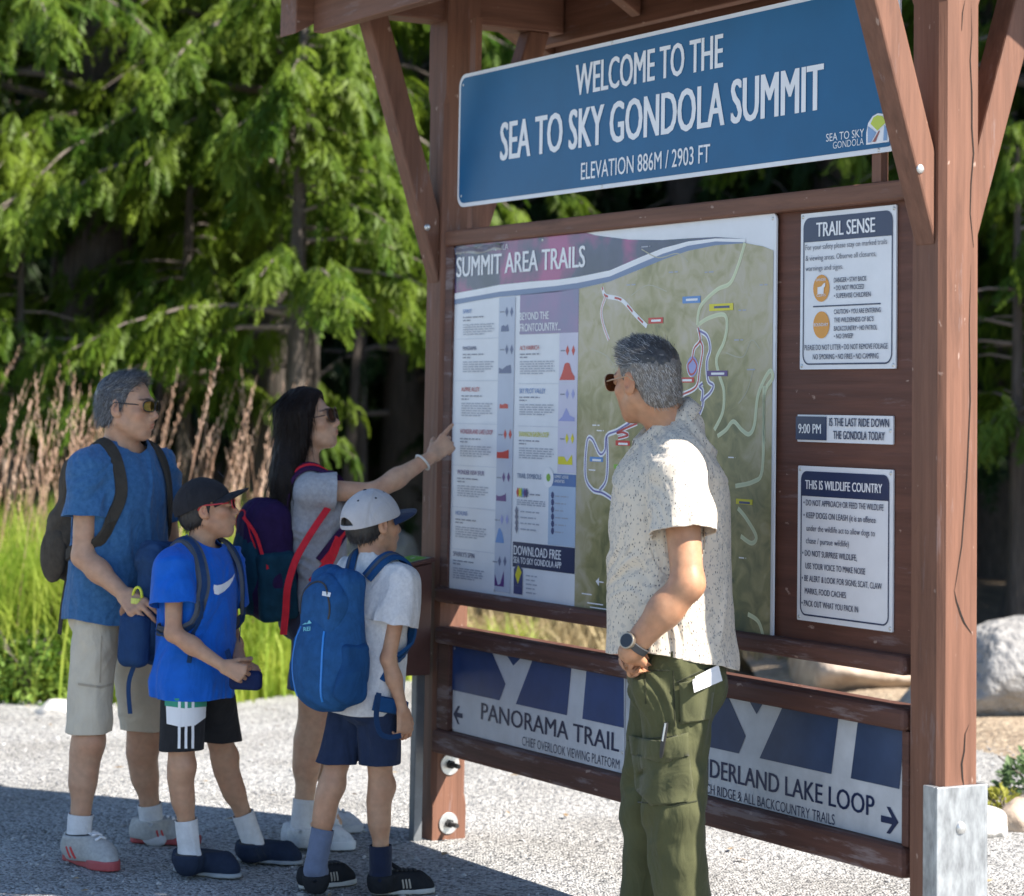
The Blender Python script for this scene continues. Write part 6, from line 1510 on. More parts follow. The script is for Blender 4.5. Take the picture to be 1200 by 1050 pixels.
    bx = [Ell(loc(o_, fr, 0, -.055, -.09), (.145, .085, .150), fr, .06), Box(loc(o_, fr, 0, -.045, .0), (.110, .058, .190), .055, fr, .06), Ell(loc(o_, fr, 0, -.110, -.095), (.11, .055, .12), fr, .04), Ell(loc(o_, fr, 0, -.045, .155), (.085, .055, .065), fr, .06)]
    v, f = surface(bx, .007); v = fold(v, vnormals_q(v, f), .011, fr, seed=3.1); bo = B.obj('pack_body', v, f, mp); t = bvh(v, f)
    for sg_ in (-1, 1):
        v, f = surface([Ell(loc(o_, fr, sg_*.125, -.050, -.13), (.030, .062, .10), fr, .01)], .006); v = fold(v, vnormals_q(v, f), .005, fr, seed=5); B.obj('side_pocket', v, f, mp, bo)
        pts = [loc(o_, fr, sg_*.06, -.01, .20), loc(J['neck0'], fr, sg_*.085, -.07, .0), loc(J['neck0'], fr, sg_*.098, .0, .02), loc(J['neck0'], fr, sg_*.105, .08, -.05), loc(J['neck0'], fr, sg_*.115, .115, -.15), loc(J['neck0'], fr, sg_*.150, .06, -.27), loc(J['neck0'], fr, sg_*.150, -.05, -.36)]
        strap(F, B, tp + sl, pts, .044, .010, mk2)
    zipper(B, t, [(.10*math.cos(a), -.04 + .14*math.sin(a)) for a in np.linspace(.1, math.pi-.1, 16)], fr, o_, C_BLACK)
    v, f = ribbon(spline([loc(o_, fr, .10, .0, -.20), loc(o_, fr, .12, .01, -.30), loc(o_, fr, .115, .0, -.40)], 12), fr[0], .022, .002); B.obj('webbing', v, f, mk2, bo, smooth=False)
    return F, J

# ---------------------------------------------------------------- boy in the blue shirt
def boy_blue():
    S = .76; loc0 = G(262, 1020); F = Fig(loc0, 'boy in a bright blue shirt, black cap and black shorts, looking up past the woman')
    fc, fp, fh = facing(-33), facing(-28), V(.95, .10, .18)
    J = make_joints(S, P(237, 645, 8.25), P(242, 596, 8.25), P(229, 788, 8.25), fc, fp, fh, V(-.18, 0, .98), .138, .05)
    J.update(elR=P(203, 742, 8.08), wrR=P(262, 781, 8.02), elL=P(270, 742, 8.42), wrL=P(283, 778, 8.20), knR=P(212, 898, 8.18), anR=P(221, 990, 8.20), knL=P(262, 888, 8.42), anL=P(294, 980, 8.46))
    hR, tR, hL, tL = G(206, 1020), G(281, 1029), G(279, 1008), G(354, 1013); J['ffR'] = unit(tR-hR); J['ffL'] = unit(tL-hL)
    hands = [hand_prims(J['wrR'], unit(P(285, 790, 8.02) - J['wrR']), (.1, .85, -.3), (.35, .2, .85), .76, curl=(1.0, 1.05, 1.1, 1.15), tcurl=.5), hand_prims(J['wrL'], unit(P(303, 795, 8.14) - J['wrL']), (-.3, -.8, -.3), (.4, -.3, .85), .78, curl=(.35, .5, .65, .8))]
    body, bv, bf, frh = make_body(F, J, S, SK2, hands, g=.98, child=True, hs=.92, arm=.92, leg=.98, h=.006)
    hem = P(232, 817, 8.22)[2]
    tp, sl = tee_prims(J, S, .98, .013, hem, .60, .066, .078, loose=.02, hull=(.192, .78))
    m = cloth('royal_blue_jersey', (.004, .105, .50), var=.12, vscale=20, weave=1500, rough=.55, sheen=.1)
    o, sv, sf = tee(F, J, S, tp, sl, hem, .60, m, neck_r=(.062, .060), folds=.017, seed=4.1, neck_c=(0, .010, .045))
    t = bvh(sv, sf)
    sw = [(249.5, 690), (250, 685), (254, 686), (259, 685), (266, 681), (271, 677), (274.5, 672), (272, 680), (268, 687), (262, 693), (255, 697), (250.5, 696)]
    v, f = decal(t, sw, .003, 14)
    if f: F.obj('chest_mark', v, f, mat('white_print', (.75, .75, .76), .6), o, smooth=True)
    zR, zL = P(212, 878, 8.18)[2], P(257, 869, 8.4)[2]
    so_, shv, shf, shp = shorts(F, J, S, .84, zR, zL, .078, .076, cloth('black_shorts_cloth', (.022, .022, .024), weave=1200, sheen=.05), seed=6.1, folds=.006)
    t = bvh(shv, shf)
    for key, poly, mm_, off in (('white_panel', [(195, 820), (241, 822), (240, 841), (228, 850), (212, 852), (196, 848)], mat('white_print', (.75, .75, .76), .6), .0028), ('green_panel', [(194, 818), (241, 819), (241, 828), (216, 830), (194, 827)], mat('green_print', (.02, .26, .16), .6), .0036)):
        v, f = decal(t, poly, off, 12)
        if f: F.obj(key, v, f, mm_, so_)
    for k in range(3):
        x = 209 + 7.5*k
        v, f = decal(t, [(x, 822), (x+3, 822), (x+2.6, 877), (x-.4, 877)], .0046, 14)
        if f: F.obj('side_stripe', v, f, mat('white_print', (.75, .75, .76), .6), so_)
    up_ = cloth('navy_shoe_cloth', (.022, .032, .058), weave=500, sheen=.0); sole = mat('sole_grey_blue', (.33, .35, .36), .7)
    for sd, h_, t_ in (('R', hR, tR), ('L', hL, tL)):
        shoe(F, h_, t_, S, up_, sole, J['an'+sd], high=.050, sole=.016, w=1.12, stripe=(cloth('navy_strap_cloth', (.018, .026, .045)), 2)); sock(F, J['an'+sd], J['kn'+sd], J['ff'+sd], S, C_WHITE, .085, r=.049)
    c = J['head']; L = lambda x, y, z: loc(c, frh, x*.92, y*.92, z*.92)
    hp = [Ell(L(0, -.014, .026), (.0765*.92, .097*.92, .086*.92), frh, .02), Ell(L(0, -.05, -.03), (.064*.92, .052*.92, .05*.92), frh, .03), Half(L(0, .025, .03), frh[1] - frh[2]*.25, .01), Half(L(0, -.06, -.068), -frh[2] + frh[1]*.3, .012)]
    v, f = surface(hp, .0045); hm = hair_mat('hair_black', (.010, .009, .009), (.03, .026, .024)); ho = F.obj('hair', v, f, hm)
    p, nn = sample_surface(v, f, 900, seed=5); q = (p-c) @ frh.T; k = q[:, 2] < .03; a, b = strands(p[k], nn[k], lambda x: -frh[2] - frh[1]*.2, .018, .002, 3, 0, lift=.15, rng=np.random.default_rng(3)); F.obj('hair_locks', a, b, hm, ho, smooth=False)
    co, cv, cf_, cg = cap_hat(F, c, frh, .94, cloth('charcoal_cap_cloth', (.022, .022, .026), weave=500, var=.2, vscale=30, sheen=.05), cloth('charcoal_cap_cloth', (.02,)*3), tilt=13, rz=.100, brim=.076, up=.016)
    b = MB(); b.add([loc(c, cg, x, y, z) for x, y, z in ((-.02, .093, .075), (.02, .093, .075), (.016, .082, .102), (-.016, .082, .102))], [(0, 1, 2, 3)]); F.mb('cap_badge', b, mat('badge_blue', (.20, .26, .42), .6), co)
    glasses(F, c, frh, .92, mat('red_frame', (.50, .03, .04), .35), C_LENS, wrap=.2, lw=.028, lh=.019, temple=.003)
    # pack
    up = unit(J['neck0'] - J['pelvis']); fr = frame(fc, up); o_ = loc(J['neck0'], fr, -.0, -.115, -.195)
    B = Bag('backpack', loc(J['neck0'], fr, 0, -.2, -.4), 'slate blue pack with grey straps on the boy in the black cap')
    mp = cloth('slate_blue_pack', (.020, .052, .125), var=.25, vscale=25, weave=600, sheen=0); mg = cloth('slate_grey_strap', (.075, .085, .105), sheen=0); md = cloth('slate_blue_web', (.016, .045, .12), sheen=0)
    bx = [Ell(loc(o_, fr, 0, -.055, -.08), (.135, .085, .13), fr, .05), Box(loc(o_, fr, 0, -.045, .02), (.108, .060, .175), .05, fr, .05), Ell(loc(o_, fr, 0, -.110, -.07), (.10, .060, .115), fr, .04), Box(loc(o_, fr, 0, -.045, .17), (.095, .055, .045), .035, fr, .04)]
    v, f = surface(bx, .006); v = fold(v, vnormals_q(v, f), .012, fr, seed=7.1); bo = B.obj('pack_body', v, f, mp); t = bvh(v, f)
    for sg_ in (-1, 1):
        v, f = surface([Box(loc(o_, fr, sg_*.132, -.046, -.110), (.036, .054, .090), .030, fr, .01)], .006); v = fold(v, vnormals_q(v, f), .006, fr, seed=8); B.obj('side_pocket', v, f, md, bo)
        pts = [loc(o_, fr, sg_*.05, .0, .15), loc(J['neck0'], fr, sg_*.07, -.06, .0), loc(J['neck0'], fr, sg_*.080, .0, .02), loc(J['neck0'], fr, sg_*.092, .07, -.05), loc(J['neck0'], fr, sg_*.098, .095, -.12), loc(J['neck0'], fr, sg_*.115, .06, -.20), loc(J['neck0'], fr, sg_*.125, -.03, -.26)]
        st = strap(F, B, tp + sl, pts, .048, .011, mg); p, n = strap_path(tp + sl, pts, .0155); v, f = ribbon(smooth_line(p), n, .020, .0025); B.obj('strap_web', v, f, md, st, smooth=False)
        p, n = hug(tp + sl, spline([loc(J['neck0'], fr, sg_*.113, .07, -.19), loc(J['neck0'], fr, sg_*.12, .08, -.27), loc(J['neck0'], fr, sg_*.12, .07, -.36)], 12), .006); v, f = ribbon(p, n, .016, .002); B.obj('webbing', v, f, md, bo, smooth=False)
    v, f = ribbon(spline([loc(o_, fr, .10, -.06, -.18), loc(o_, fr, .11, -.08, -.26), loc(o_, fr, .105, -.07, -.36)], 10), fr[0], .02, .002); B.obj('webbing', v, f, md, bo, smooth=False)
    zipper(B, t, [(.085*math.cos(a), -.02 + .13*math.sin(a)) for a in np.linspace(.1, math.pi-.1, 16)], fr, o_, C_BLACK, parent=bo)
    # bottle in the near side pocket
    bt = loc(o_, fr, .130, -.046, -.040); K = Bag('water_bottle', bt - V(0, 0, .14), 'white water bottle with a yellow loop in the side pocket of the slate blue pack', 'bottle')
    m_ = MB(); m_.tube([bt - up*.13, bt - up*.125, bt + up*.02, bt + up*.035, bt + up*.05], [.018, .021, .021, .019, .016], 16); K.mb('bottle_body', m_, mat('bottle_white', (.62, .62, .58), .35), smooth=True)
    m_ = MB(); m_.tube([bt + up*.05, bt + up*.068], [.022, .021], 16); lid = K.mb('lid', m_, mat('bottle_lid', (.55, .58, .10), .4), smooth=False)
    m_ = MB(); m_.tube([bt + up*.07 + fr[1]*.020*math.cos(a) + up*.034*math.sin(a) for a in np.linspace(0, math.pi, 12)], .005, 8); K.mb('carry_loop', m_, mat('bottle_loop', (.62, .66, .04), .4), lid, smooth=True)
    # dark blue case held in both hands
    ca = P(288, 797, 8.07); K = Bag('glasses_case', ca, 'small dark blue soft case held in the hands of the boy in the black cap', 'case')
    fx = frame(unit(V(.85, -.2, -.45)), V(0, 0, 1)); v, f = surface([Box(ca, (.020, .055, .032), .016, fx, .01)], .004); K.obj('case_body', v, f, cloth('navy_case', (.012, .022, .075), sheen=0))
    v, f = ribbon(spline([P(266, 762, 8.16), P(270, 774, 8.12), P(280, 790, 8.05)], 10), V(-.3, -.9, .2), .020, .003); K.obj('case_strap', v, f, md, smooth=False)
    return F, J

# ---------------------------------------------------------------- woman pointing at the map
def woman():
    S = .92; loc0 = G(372, 990); F = Fig(loc0, 'dark-haired woman in a grey tee and sunglasses pointing at the map')
    fc, fp, fh = facing(22), facing(12), V(.94, -.20, .26); Y = 8.72
    J = make_joints(S, P(362, 556, Y), P(362, 494, Y), P(371, 712, Y+.02), fc, fp, fh, V(-.26, 0, .96), .158, .042, hipw=.085)
    J['shR'] = P(362, 574, Y - .13)
    tip = P(549, 493, 8.86)
    J.update(elR=P(438, 577, 8.62), wrR=P(508, 534, 8.74), elL=P(392, 650, 8.95), wrL=P(420, 690, 8.82), knR=P(366, 852, Y), anR=P(354, 960, Y-.02), knL=P(385, 850, Y+.18), anL=P(384, 952, Y+.22))
    hR, tR, hL, tL = G(331, 992), G(417, 996), G(352, 974), G(426, 975); J['ffR'] = unit(tR-hR); J['ffL'] = unit(tL-hL)
    d = unit(P(531, 512, 8.80) - J['wrR'])
    hands = [hand_prims(J['wrR'], d, (.55, .1, -.75), (-.45, .3, .8), .92, curl=((-.05, .08, .05), (.75, .9, .6), (.85, 1.0, .7), (.9, 1.05, .7)), spread=.08, thumb=(.8, .45, .5), tcurl=.35), hand_prims(J['wrL'], unit(V(.6, -.2, -.5)), (.1, -.9, .1), (.3, 0, .9), .9)]
    body, bv, bf, frh = make_body(F, J, S, SK3, hands, g=.98, fem=True, hs=.95, arm=.92, leg=1.0)
    hem = P(370, 711, Y)[2]
    tp, sl = tee_prims(J, S, .99, .012, hem, .42, .064, .076, fem=True, loose=.012, hull=(.150, .74))
    m = cloth('grey_marl_knit', (.32, .32, .34), var=.2, vscale=80, heather=(.45, .45, .47), weave=800)
    o, sv, sf = tee(F, J, S, tp, sl, hem, .42, m, neck_r=(.072, .070), folds=.013, seed=9.2)
    zR, zL = P(366, 806, Y)[2], P(385, 804, Y+.2)[2]
    shorts(F, J, S, .96, zR, zL, .092, .096, cloth('dark_slate_shorts', (.040, .045, .075), weave=1000), seed=3.3)
    up_ = mat('shoe_white_mesh', (.56, .57, .58), .8, var=.12, vscale=90); sole = mat('sole_white', (.62, .63, .63), .6)
    for sd, h_, t_ in (('R', hR, tR), ('L', hL, tL)): shoe(F, h_, t_, S, up_, sole, J['an'+sd], high=.048, sole=.034, laces=mat('lace_white', (.6, .6, .6), .8)); sock(F, J['an'+sd], J['kn'+sd], J['ff'+sd], S, C_WHITE, .07, r=.042)
    # long dark hair
    c = J['head']; s = .95; L = lambda x, y, z: loc(c, frh, x*s, y*s, z*s); up = unit(J['neck0']-J['pelvis']); fr = frame(fc, up)
    bk = loc(J['neck0'], fr, 0, -.075, -.16); sdn = loc(J['neck0'], fr, .085, .005, -.02); sdl = loc(J['neck0'], fr, -.09, .03, -.04)
    hp = [Ell(L(0, -.014, .036), (.086, .106, .095), frh, .03), Cap(L(0, -.060, -.01), loc(J['neck0'], fr, 0, -.080, -.02), .078, .085, .05, frh[1], .75), Cap(loc(J['neck0'], fr, 0, -.080, -.02), loc(J['neck0'], fr, .035, -.125, -.21), .080, .040, .05, fr[1], .55),
          Cap(L(.062, .000, .03), L(.066, -.006, -.10), .034, .036, .03), Cap(L(.066, -.006, -.10), loc(J['neck0'], fr, .062, .012, -.01), .036, .030, .03), Cap(L(-.062, .004, .03), L(-.066, .010, -.10), .032, .034, .03), Cap(L(-.066, .01, -.10), loc(J['neck0'], fr, -.06, .075, -.10), .034, .022, .03),
          Ell(L(0, .070, -.025), (.056, .060, .098), frh, .015, 's'), Half(L(0, .062, .05), frh[1]*.9 - frh[2]*.45, .02)]
    v, f = surface(hp, .005); q = (v - c) @ frh.T; n = vnormals_q(v, f); v = v + n*(noise3(np.stack([q[:, 0]*90, q[:, 1]*90, q[:, 2]*6], 1))*.0035)[:, None]
    hm = hair_mat('hair_dark_brown', (.006, .004, .003), (.020, .012, .009), .6); hm.node_tree.nodes['Principled BSDF'].inputs['Specular IOR Level'].default_value = .2; ho = F.obj('hair', v, f, hm)
    def flow(x):
        q = (x - c) @ frh.T/s; top = np.clip((q[2]-.05)/.05, 0, 1)
        return -V(0, 0, 1)*(1-.7*top) + frh[0]*np.sign(q[0])*.8*top - frh[1]*.35*top
    p, nn = sample_surface(v, f, 3600, seed=6); a, b = strands(p, nn, flow, .10, .0022, 6, 0, lift=.05, curl=.015, rng=np.random.default_rng(4), drop=.6); F.obj('hair_locks', a, b, hm, ho, smooth=False)
    glasses(F, c, frh, .95, mat('tortoise_frame', (.045, .020, .010), .3), mat('brown_lens', (.035, .014, .008), .08, spec=.8), wrap=.18, lw=.031, lh=.026, rim=.003, dz=.002)
    wd = unit(J['wrR'] - J['elR']); bc = J['wrR'] - wd*.05; a1 = unit(np.cross(wd, V(0, 0, 1))); a2 = np.cross(wd, a1)
    b = MB(); b.tube([bc + (a1*math.cos(t) + a2*math.sin(t))*.031 + wd*.006*math.sin(t) for t in np.linspace(0, 2*math.pi, 25)], .0042, 8, cap=False); F.mb('bracelet', b, mat('white_bead', (.66, .64, .60), .5), body, smooth=True)
    # pack: teal and purple with red trim
    B = Bag('backpack', loc(J['neck0'], fr, 0, -.2, -.45), 'teal and purple pack with red straps on the woman')
    mt = cloth('teal_pack', (.008, .042, .070), var=.25, vscale=25, weave=600, sheen=0); mpu = cloth('purple_pack', (.026, .012, .055), var=.2, vscale=25, weave=600, sheen=0); mr = cloth('red_web', (.70, .030, .045), weave=500, sheen=0); mdk = cloth('purple_strap', (.045, .016, .065), sheen=0)
    o_ = loc(J['neck0'], fr, 0, -.115, -.285)
    v, f = surface([Ell(loc(o_, fr, 0, -.065, -.07), (.148, .095, .15), fr, .06), Box(loc(o_, fr, 0, -.05, .02), (.115, .070, .185), .06, fr, .06), Ell(loc(o_, fr, 0, -.075, .09), (.115, .080, .12), fr, .05)], .007); v = fold(v, vnormals_q(v, f), .010, fr, seed=2.1); bo = B.obj('pack_body', v, f, mpu); t = bvh(v, f)
    v, f = surface([Ell(loc(o_, fr, 0, -.125, -.03), (.120, .055, .165), fr, .03)], .006); B.obj('front_pocket', fold(v, vnormals_q(v, f), .006, fr, seed=2.7), f, mt, bo)
    for sg_ in (-1, 1):
        v, f = surface([Box(loc(o_, fr, sg_*.128, -.062, -.085), (.026, .070, .120), .022, fr, .01)], .006); v = fold(v, vnormals_q(v, f), .007, fr, seed=4.4); B.obj('side_pocket', v, f, mt, bo)
        v, f = ribbon(spline([loc(o_, fr, sg_*.060, -.150, .19-.03), loc(o_, fr, sg_*.115, -.125, .10), loc(o_, fr, sg_*.138, -.110, .02), loc(o_, fr, sg_*.150, -.10, -.02)], 14), fr[0]*sg_*.7 - fr[1]*.7, .012, .004); B.obj('piping', v, f, mr, bo, smooth=False)
        pts = [loc(o_, fr, sg_*.05, .02, .18), loc(J['neck0'], fr, sg_*.075, -.06, .01), loc(J['neck0'], fr, sg_*.085, .02, .02), loc(J['neck0'], fr, sg_*.10, .09, -.06), loc(J['neck0'], fr, sg_*.115, .095, -.17), loc(J['neck0'], fr, sg_*.140, .03, -.24), loc(J['neck0'], fr, sg_*.145, -.02, -.30)]
        st = strap(F, B, tp + sl, pts, .050, .010, mdk)
        p, n = strap_path(tp + sl, pts, .0148); 
        v, f = ribbon(smooth_line(p), n, .014, .002); B.obj('strap_web', v, f, mr, st, smooth=False)
        p, n = hug(tp + sl, spline([loc(J['neck0'], fr, sg_*.140, .045, -.22), loc(J['neck0'], fr, sg_*.145, -.005, -.31), loc(J['neck0'], fr, sg_*.14, -.05, -.37)], 14), .012); v, f = ribbon(p, n, .038, .004); B.obj('webbing', v, f, mr, bo, smooth=False)
        v, f = ribbon(spline([loc(J['neck0'], fr, sg_*.155, -.045, -.37), loc(J['neck0'], fr, sg_*.168, -.055, -.44), loc(J['neck0'], fr, sg_*.165, -.05, -.53)], 12), fr[0]*sg_, .026, .003); B.obj('webbing', v, f, mr, bo, smooth=False)
        k = MB(); k.box((-.018, -.006, -.012), (.018, .006, .012)); q = loc(J['neck0'], fr, sg_*.158, .012, -.285); k.v = [tuple(q + fr[0]*a_[1]*sg_ + fr[1]*a_[0] + fr[2]*a_[2]) for a_ in k.v]; B.mb('buckle', k, mat('red_plastic', (.55, .03, .035), .35), bo, bevel=.003)
    zipper(B, t, [(.10*math.cos(a), .02 + .16*math.sin(a)) for a in np.linspace(.1, math.pi-.1, 16)], fr, o_, mr, parent=bo)
    yy = Y - .225; v, f = ribbon(spline([P(384, 596, Y-.150), P(370, 616, Y-.195), P(355, 640, yy), P(345, 660, yy-.01), P(337, 688, yy-.02), P(335, 715, yy-.005), P(332, 744, yy-.02)], 26), V(-.35, -.93, .1), .027, .004); B.obj('webbing', v, f, mr, bo, smooth=False)
    return F, J

# ---------------------------------------------------------------- boy in the grey cap
def boy_grey():
    S = .73; loc0 = G(425, 1042); F = Fig(loc0, 'boy in a pale grey cap, grey tee and navy shorts, seen from behind')
    fc, fp, fh = facing(42), facing(36), V(.80, .60, .06); Y = 7.97
    J = make_joints(S, P(444, 660, Y), P(438, 613, Y+.02), P(430, 812, Y), fc, fp, fh, V(-.05, -.03, 1), .132, .042, hipw=.09)
    J.update(elR=P(455, 772, Y-.12), wrR=P(472, 832, Y-.12), elL=P(398, 770, Y+.16), wrL=P(405, 830, Y+.2), knR=P(446, 922, Y-.02), anR=P(446, 1022, Y-.02), knL=P(388, 920, Y-.02), anL=P(371, 1010, Y-.04))
    hR, tR, hL, tL = G(436, 1048), G(492, 1046), G(352, 1042), G(404, 1036); J['ffR'] = unit(tR-hR); J['ffL'] = unit(tL-hL)
    tR = hR + J['ffR']*.205; tL = hL + J['ffL']*.205
    hands = [hand_prims(J['wrR'], unit(V(.12, .05, -1)), (-.55, .75, 0), (.75, .6, 0), .74, curl=(.55, .6, .65, .7), tcurl=.3), hand_prims(J['wrL'], unit(V(.2, .1, -1)), (.6, -.3, 0), (.5, .8, 0), .74)]
    body, bv, bf, frh = make_body(F, J, S, SK2, hands, g=.95, child=True, hs=.90, arm=.86, leg=.93, h=.006)
    hem = P(425, 836, Y)[2]
    tp, sl = tee_prims(J, S, .95, .012, hem, .58, .062, .076, loose=.015, hull=(.165, .74))
    m = cloth('pale_grey_marl', (.50, .50, .52), var=.2, vscale=90, heather=(.64, .64, .65), weave=800)
    o, sv, sf = tee(F, J, S, tp, sl, hem, .58, m, neck_r=(.060, .058), folds=.015, seed=12.2, neck_c=(0, .008, .042))
    zR, zL = P(446, 893, Y)[2], P(392, 893, Y)[2]
    so_, shv, shf, shp = shorts(F, J, S, .92, zR, zL, .072, .066, cloth('navy_shorts_cloth', (.018, .030, .068), weave=1200, sheen=.05), seed=8.8, folds=.011)
    up_ = cloth('black_shoe_cloth', (.020, .021, .024), weave=500, sheen=0); sole = mat('sole_offwhite', (.50, .49, .46), .7); st = mat('shoe_stripe_tan', (.40, .36, .30), .6)
    for sd, h_, t_, sm_, tp_ in (('R', hR, tR, cloth('navy_sock', (.014, .020, .045)), .085), ('L', hL, tL, cloth('blue_grey_sock', (.13, .16, .24)), .105)):
        shoe(F, h_, t_, S, up_, sole, J['an'+sd], high=.052, sole=.020, w=1.12, stripe=(st, 3), laces=C_BLACK); sock(F, J['an'+sd], J['kn'+sd], J['ff'+sd], S, sm_, tp_, r=.050)
    c = J['head']; L = lambda x, y, z: loc(c, frh, x*.90, y*.90, z*.90)
    hp = [Ell(L(0, -.014, .026), (.0765*.9, .097*.9, .086*.9), frh, .02), Ell(L(0, -.05, -.03), (.066*.9, .055*.9, .05*.9), frh, .03), Half(L(0, .025, .03), frh[1] - frh[2]*.25, .01), Half(L(0, -.06, -.070), -frh[2] + frh[1]*.3, .012)]
    v, f = surface(hp, .0045); hm = hair_mat('hair_black', (.010, .009, .009), (.03, .026, .024)); ho = F.obj('hair', v, f, hm)
    p, nn = sample_surface(v, f, 1400, seed=5); q = (p-c) @ frh.T; k = q[:, 2] < .02; a, b = strands(p[k], nn[k], lambda x: -frh[2] + frh[1]*.1, .016, .002, 3, 0, lift=.12, rng=np.random.default_rng(3)); F.obj('hair_locks', a, b, hm, ho, smooth=False)
    co, cv, cf_, cg = cap_hat(F, c, frh, 1.0, cloth('pale_grey_cap_cloth', (.45, .44, .45), weave=600, var=.06, vscale=30), cloth('navy_cap_peak', (.014, .028, .070), weave=600), tilt=11, rz=.104, brim=.074, up=.010, back_open=.040, eyelets=mat('navy_eyelet', (.010, .014, .03), .5))
    b = MB(); pts = [loc(c, cg, x, -.100*math.sqrt(max(0, 1-(x/.083)**2)) - .012, .014) for x in np.linspace(-.05, .05, 11)]; v, f = ribbon(pts, [cg[1]*-1 + cg[0]*x*10 for x in np.linspace(-.05, .05, 11)], .014, .003); F.obj('back_band', v, f, cloth('pale_grey_cap_cloth', (.5,)*3), co, smooth=False)
    # pack
    up = unit(J['neck0'] - J['pelvis']); fr = frame(fc, up); o_ = loc(J['neck0'], fr, -.005, -.110, -.235)
    B = Bag('backpack', loc(J['neck0'], fr, 0, -.2, -.45), 'bright denim blue pack with two zip lines on the boy in the pale cap')
    mp = cloth('denim_blue_pack', (.018, .080, .215), var=.22, vscale=25, weave=600, sheen=0); mg = cloth('denim_grey_strap', (.060, .075, .105), sheen=0); md = cloth('denim_blue_web', (.012, .060, .17), sheen=0); mz = mat('bright_blue_zip', (.02, .20, .60), .4)
    bx = [Ell(loc(o_, fr, 0, -.050, -.075), (.120, .074, .155), fr, .08), Box(loc(o_, fr, 0, -.042, .03), (.108, .056, .190), .052, fr, .08), Ell(loc(o_, fr, 0, -.092, -.075), (.096, .066, .138), fr, .06), Box(loc(o_, fr, 0, -.04, -.12), (.112, .064, .095), .05, fr, .06)]
    v, f = surface(bx, .006); v = fold(v, vnormals_q(v, f), .010, fr, seed=7.9); bo = B.obj('pack_body', v, f, mp); t = bvh(v, f)
    v, f = surface([Ell(loc(o_, fr, 0, -.092, .115), (.086, .034, .085), fr, .04), Box(loc(o_, fr, 0, -.092, .06), (.088, .036, .085), .032, fr, .05)], .005); v = fold(v, vnormals_q(v, f), .004, fr, seed=1.9); tpk = B.obj('top_pocket', v, f, mp, bo); t2 = bvh(v, f)
    zipper(B, t2, [(.075*math.cos(a), .085 + .085*math.sin(a)) for a in np.linspace(-.3, math.pi+.3, 20)], fr, o_, C_BLACK, parent=tpk)
    zipper(B, t, [(-.060 - .016*math.sin(q_*3), .02 - .22*q_) for q_ in np.linspace(0, 1, 14)], fr, o_, mz, .007, bo); zipper(B, t, [(.060 + .016*math.sin(q_*3), .02 - .22*q_) for q_ in np.linspace(0, 1, 14)], fr, o_, mz, .007, bo)
    for sg_ in (-1, 1):
        v, f = surface([Box(loc(o_, fr, sg_*.118, -.050, -.10), (.022, .055, .092), .020, fr, .01), Ell(loc(o_, fr, sg_*.122, -.055, -.135), (.024, .060, .070), fr, .02)], .006); v = fold(v, vnormals_q(v, f), .010, fr, seed=8.4); B.obj('side_pocket', v, f, md, bo)
        pts = [loc(o_, fr, sg_*.055, .0, .20), loc(J['neck0'], fr, sg_*.072, -.06, .01), loc(J['neck0'], fr, sg_*.082, .0, .02), loc(J['neck0'], fr, sg_*.095, .07, -.05), loc(J['neck0'], fr, sg_*.105, .09, -.13), loc(J['neck0'], fr, sg_*.125, .045, -.20), loc(J['neck0'], fr, sg_*.130, -.03, -.27)]
        s_ = strap(F, B, tp + sl, pts, .046, .011, md); p, n = strap_path(tp + sl, pts, .0155); v, f = ribbon(smooth_line(p), n, .012, .0025); B.obj('strap_web', v, f, mg, s_, smooth=False)
        p, n = hug(tp + sl, spline([loc(J['neck0'], fr, sg_*.127, .05, -.19), loc(J['neck0'], fr, sg_*.135, -.01, -.29), loc(J['neck0'], fr, sg_*.132, -.05, -.36)], 12), .008); v, f = ribbon(p, n, .020, .002); B.obj('webbing', v, f, md, bo, smooth=False)
        hbp, hbn = hug(tp + sl, spline([loc(J['neck0'], fr, sg_*.120, -.07, -.43), loc(J['neck0'], fr, sg_*.155, .0, -.44), loc(J['neck0'], fr, sg_*.12, .09, -.455)], 12), .012); v, f = ribbon(hbp, hbn, .050, .010); B.obj('hip_belt', v, f, md, bo, smooth=False)
    v, f = ribbon(spline([P(444, 812, Y-.20), P(441, 838, Y-.22), P(445, 858, Y-.23), P(456, 864, Y-.23), P(470, 862, Y-.22)], 16), V(.3, -.9, .2), .018, .003); B.obj('webbing', v, f, cloth('navy_web', (.012, .035, .09), sheen=0), bo, smooth=False)
    # small stitched labels on the pack
    for px_, py_, txt, mm_, hgt in ((361, 740, 'REI', mat('label_teal', (.20, .55, .60), .6), 5.0),):
        tv, tf = text_mesh(txt, .02); k = 8.0/ (tv[:, 0].max()-tv[:, 0].min()); vv = []; ok = True
        for a, b_ in tv:
            h_, n_ = hit(t, px_ - 5 + a*k, py_ - b_*k*1.0 - (a*k)*.10)
            if h_ is None: ok = False; break
            vv.append(h_ + n_*.003)
        if ok: B.obj('pack_lettering', vv, tf, mm_, bo, smooth=False)
        dv, df = decal(t, [(px_-6, py_-7.5), (px_-2, py_-10), (px_-.5, py_-9), (px_+2, py_-13), (px_+5, py_-9.5), (px_+4, py_-9)], .003, 5)
        if df: B.obj('pack_emblem', dv, df, mm_, bo)
    dv, df = decal(t2, [(378.5, 693), (388, 695), (387, 700), (378, 698)], .003, 3)
    if df: B.obj('pack_label', dv, df, mat('label_white', (.68, .68, .68), .6), tpk)
    return F, J

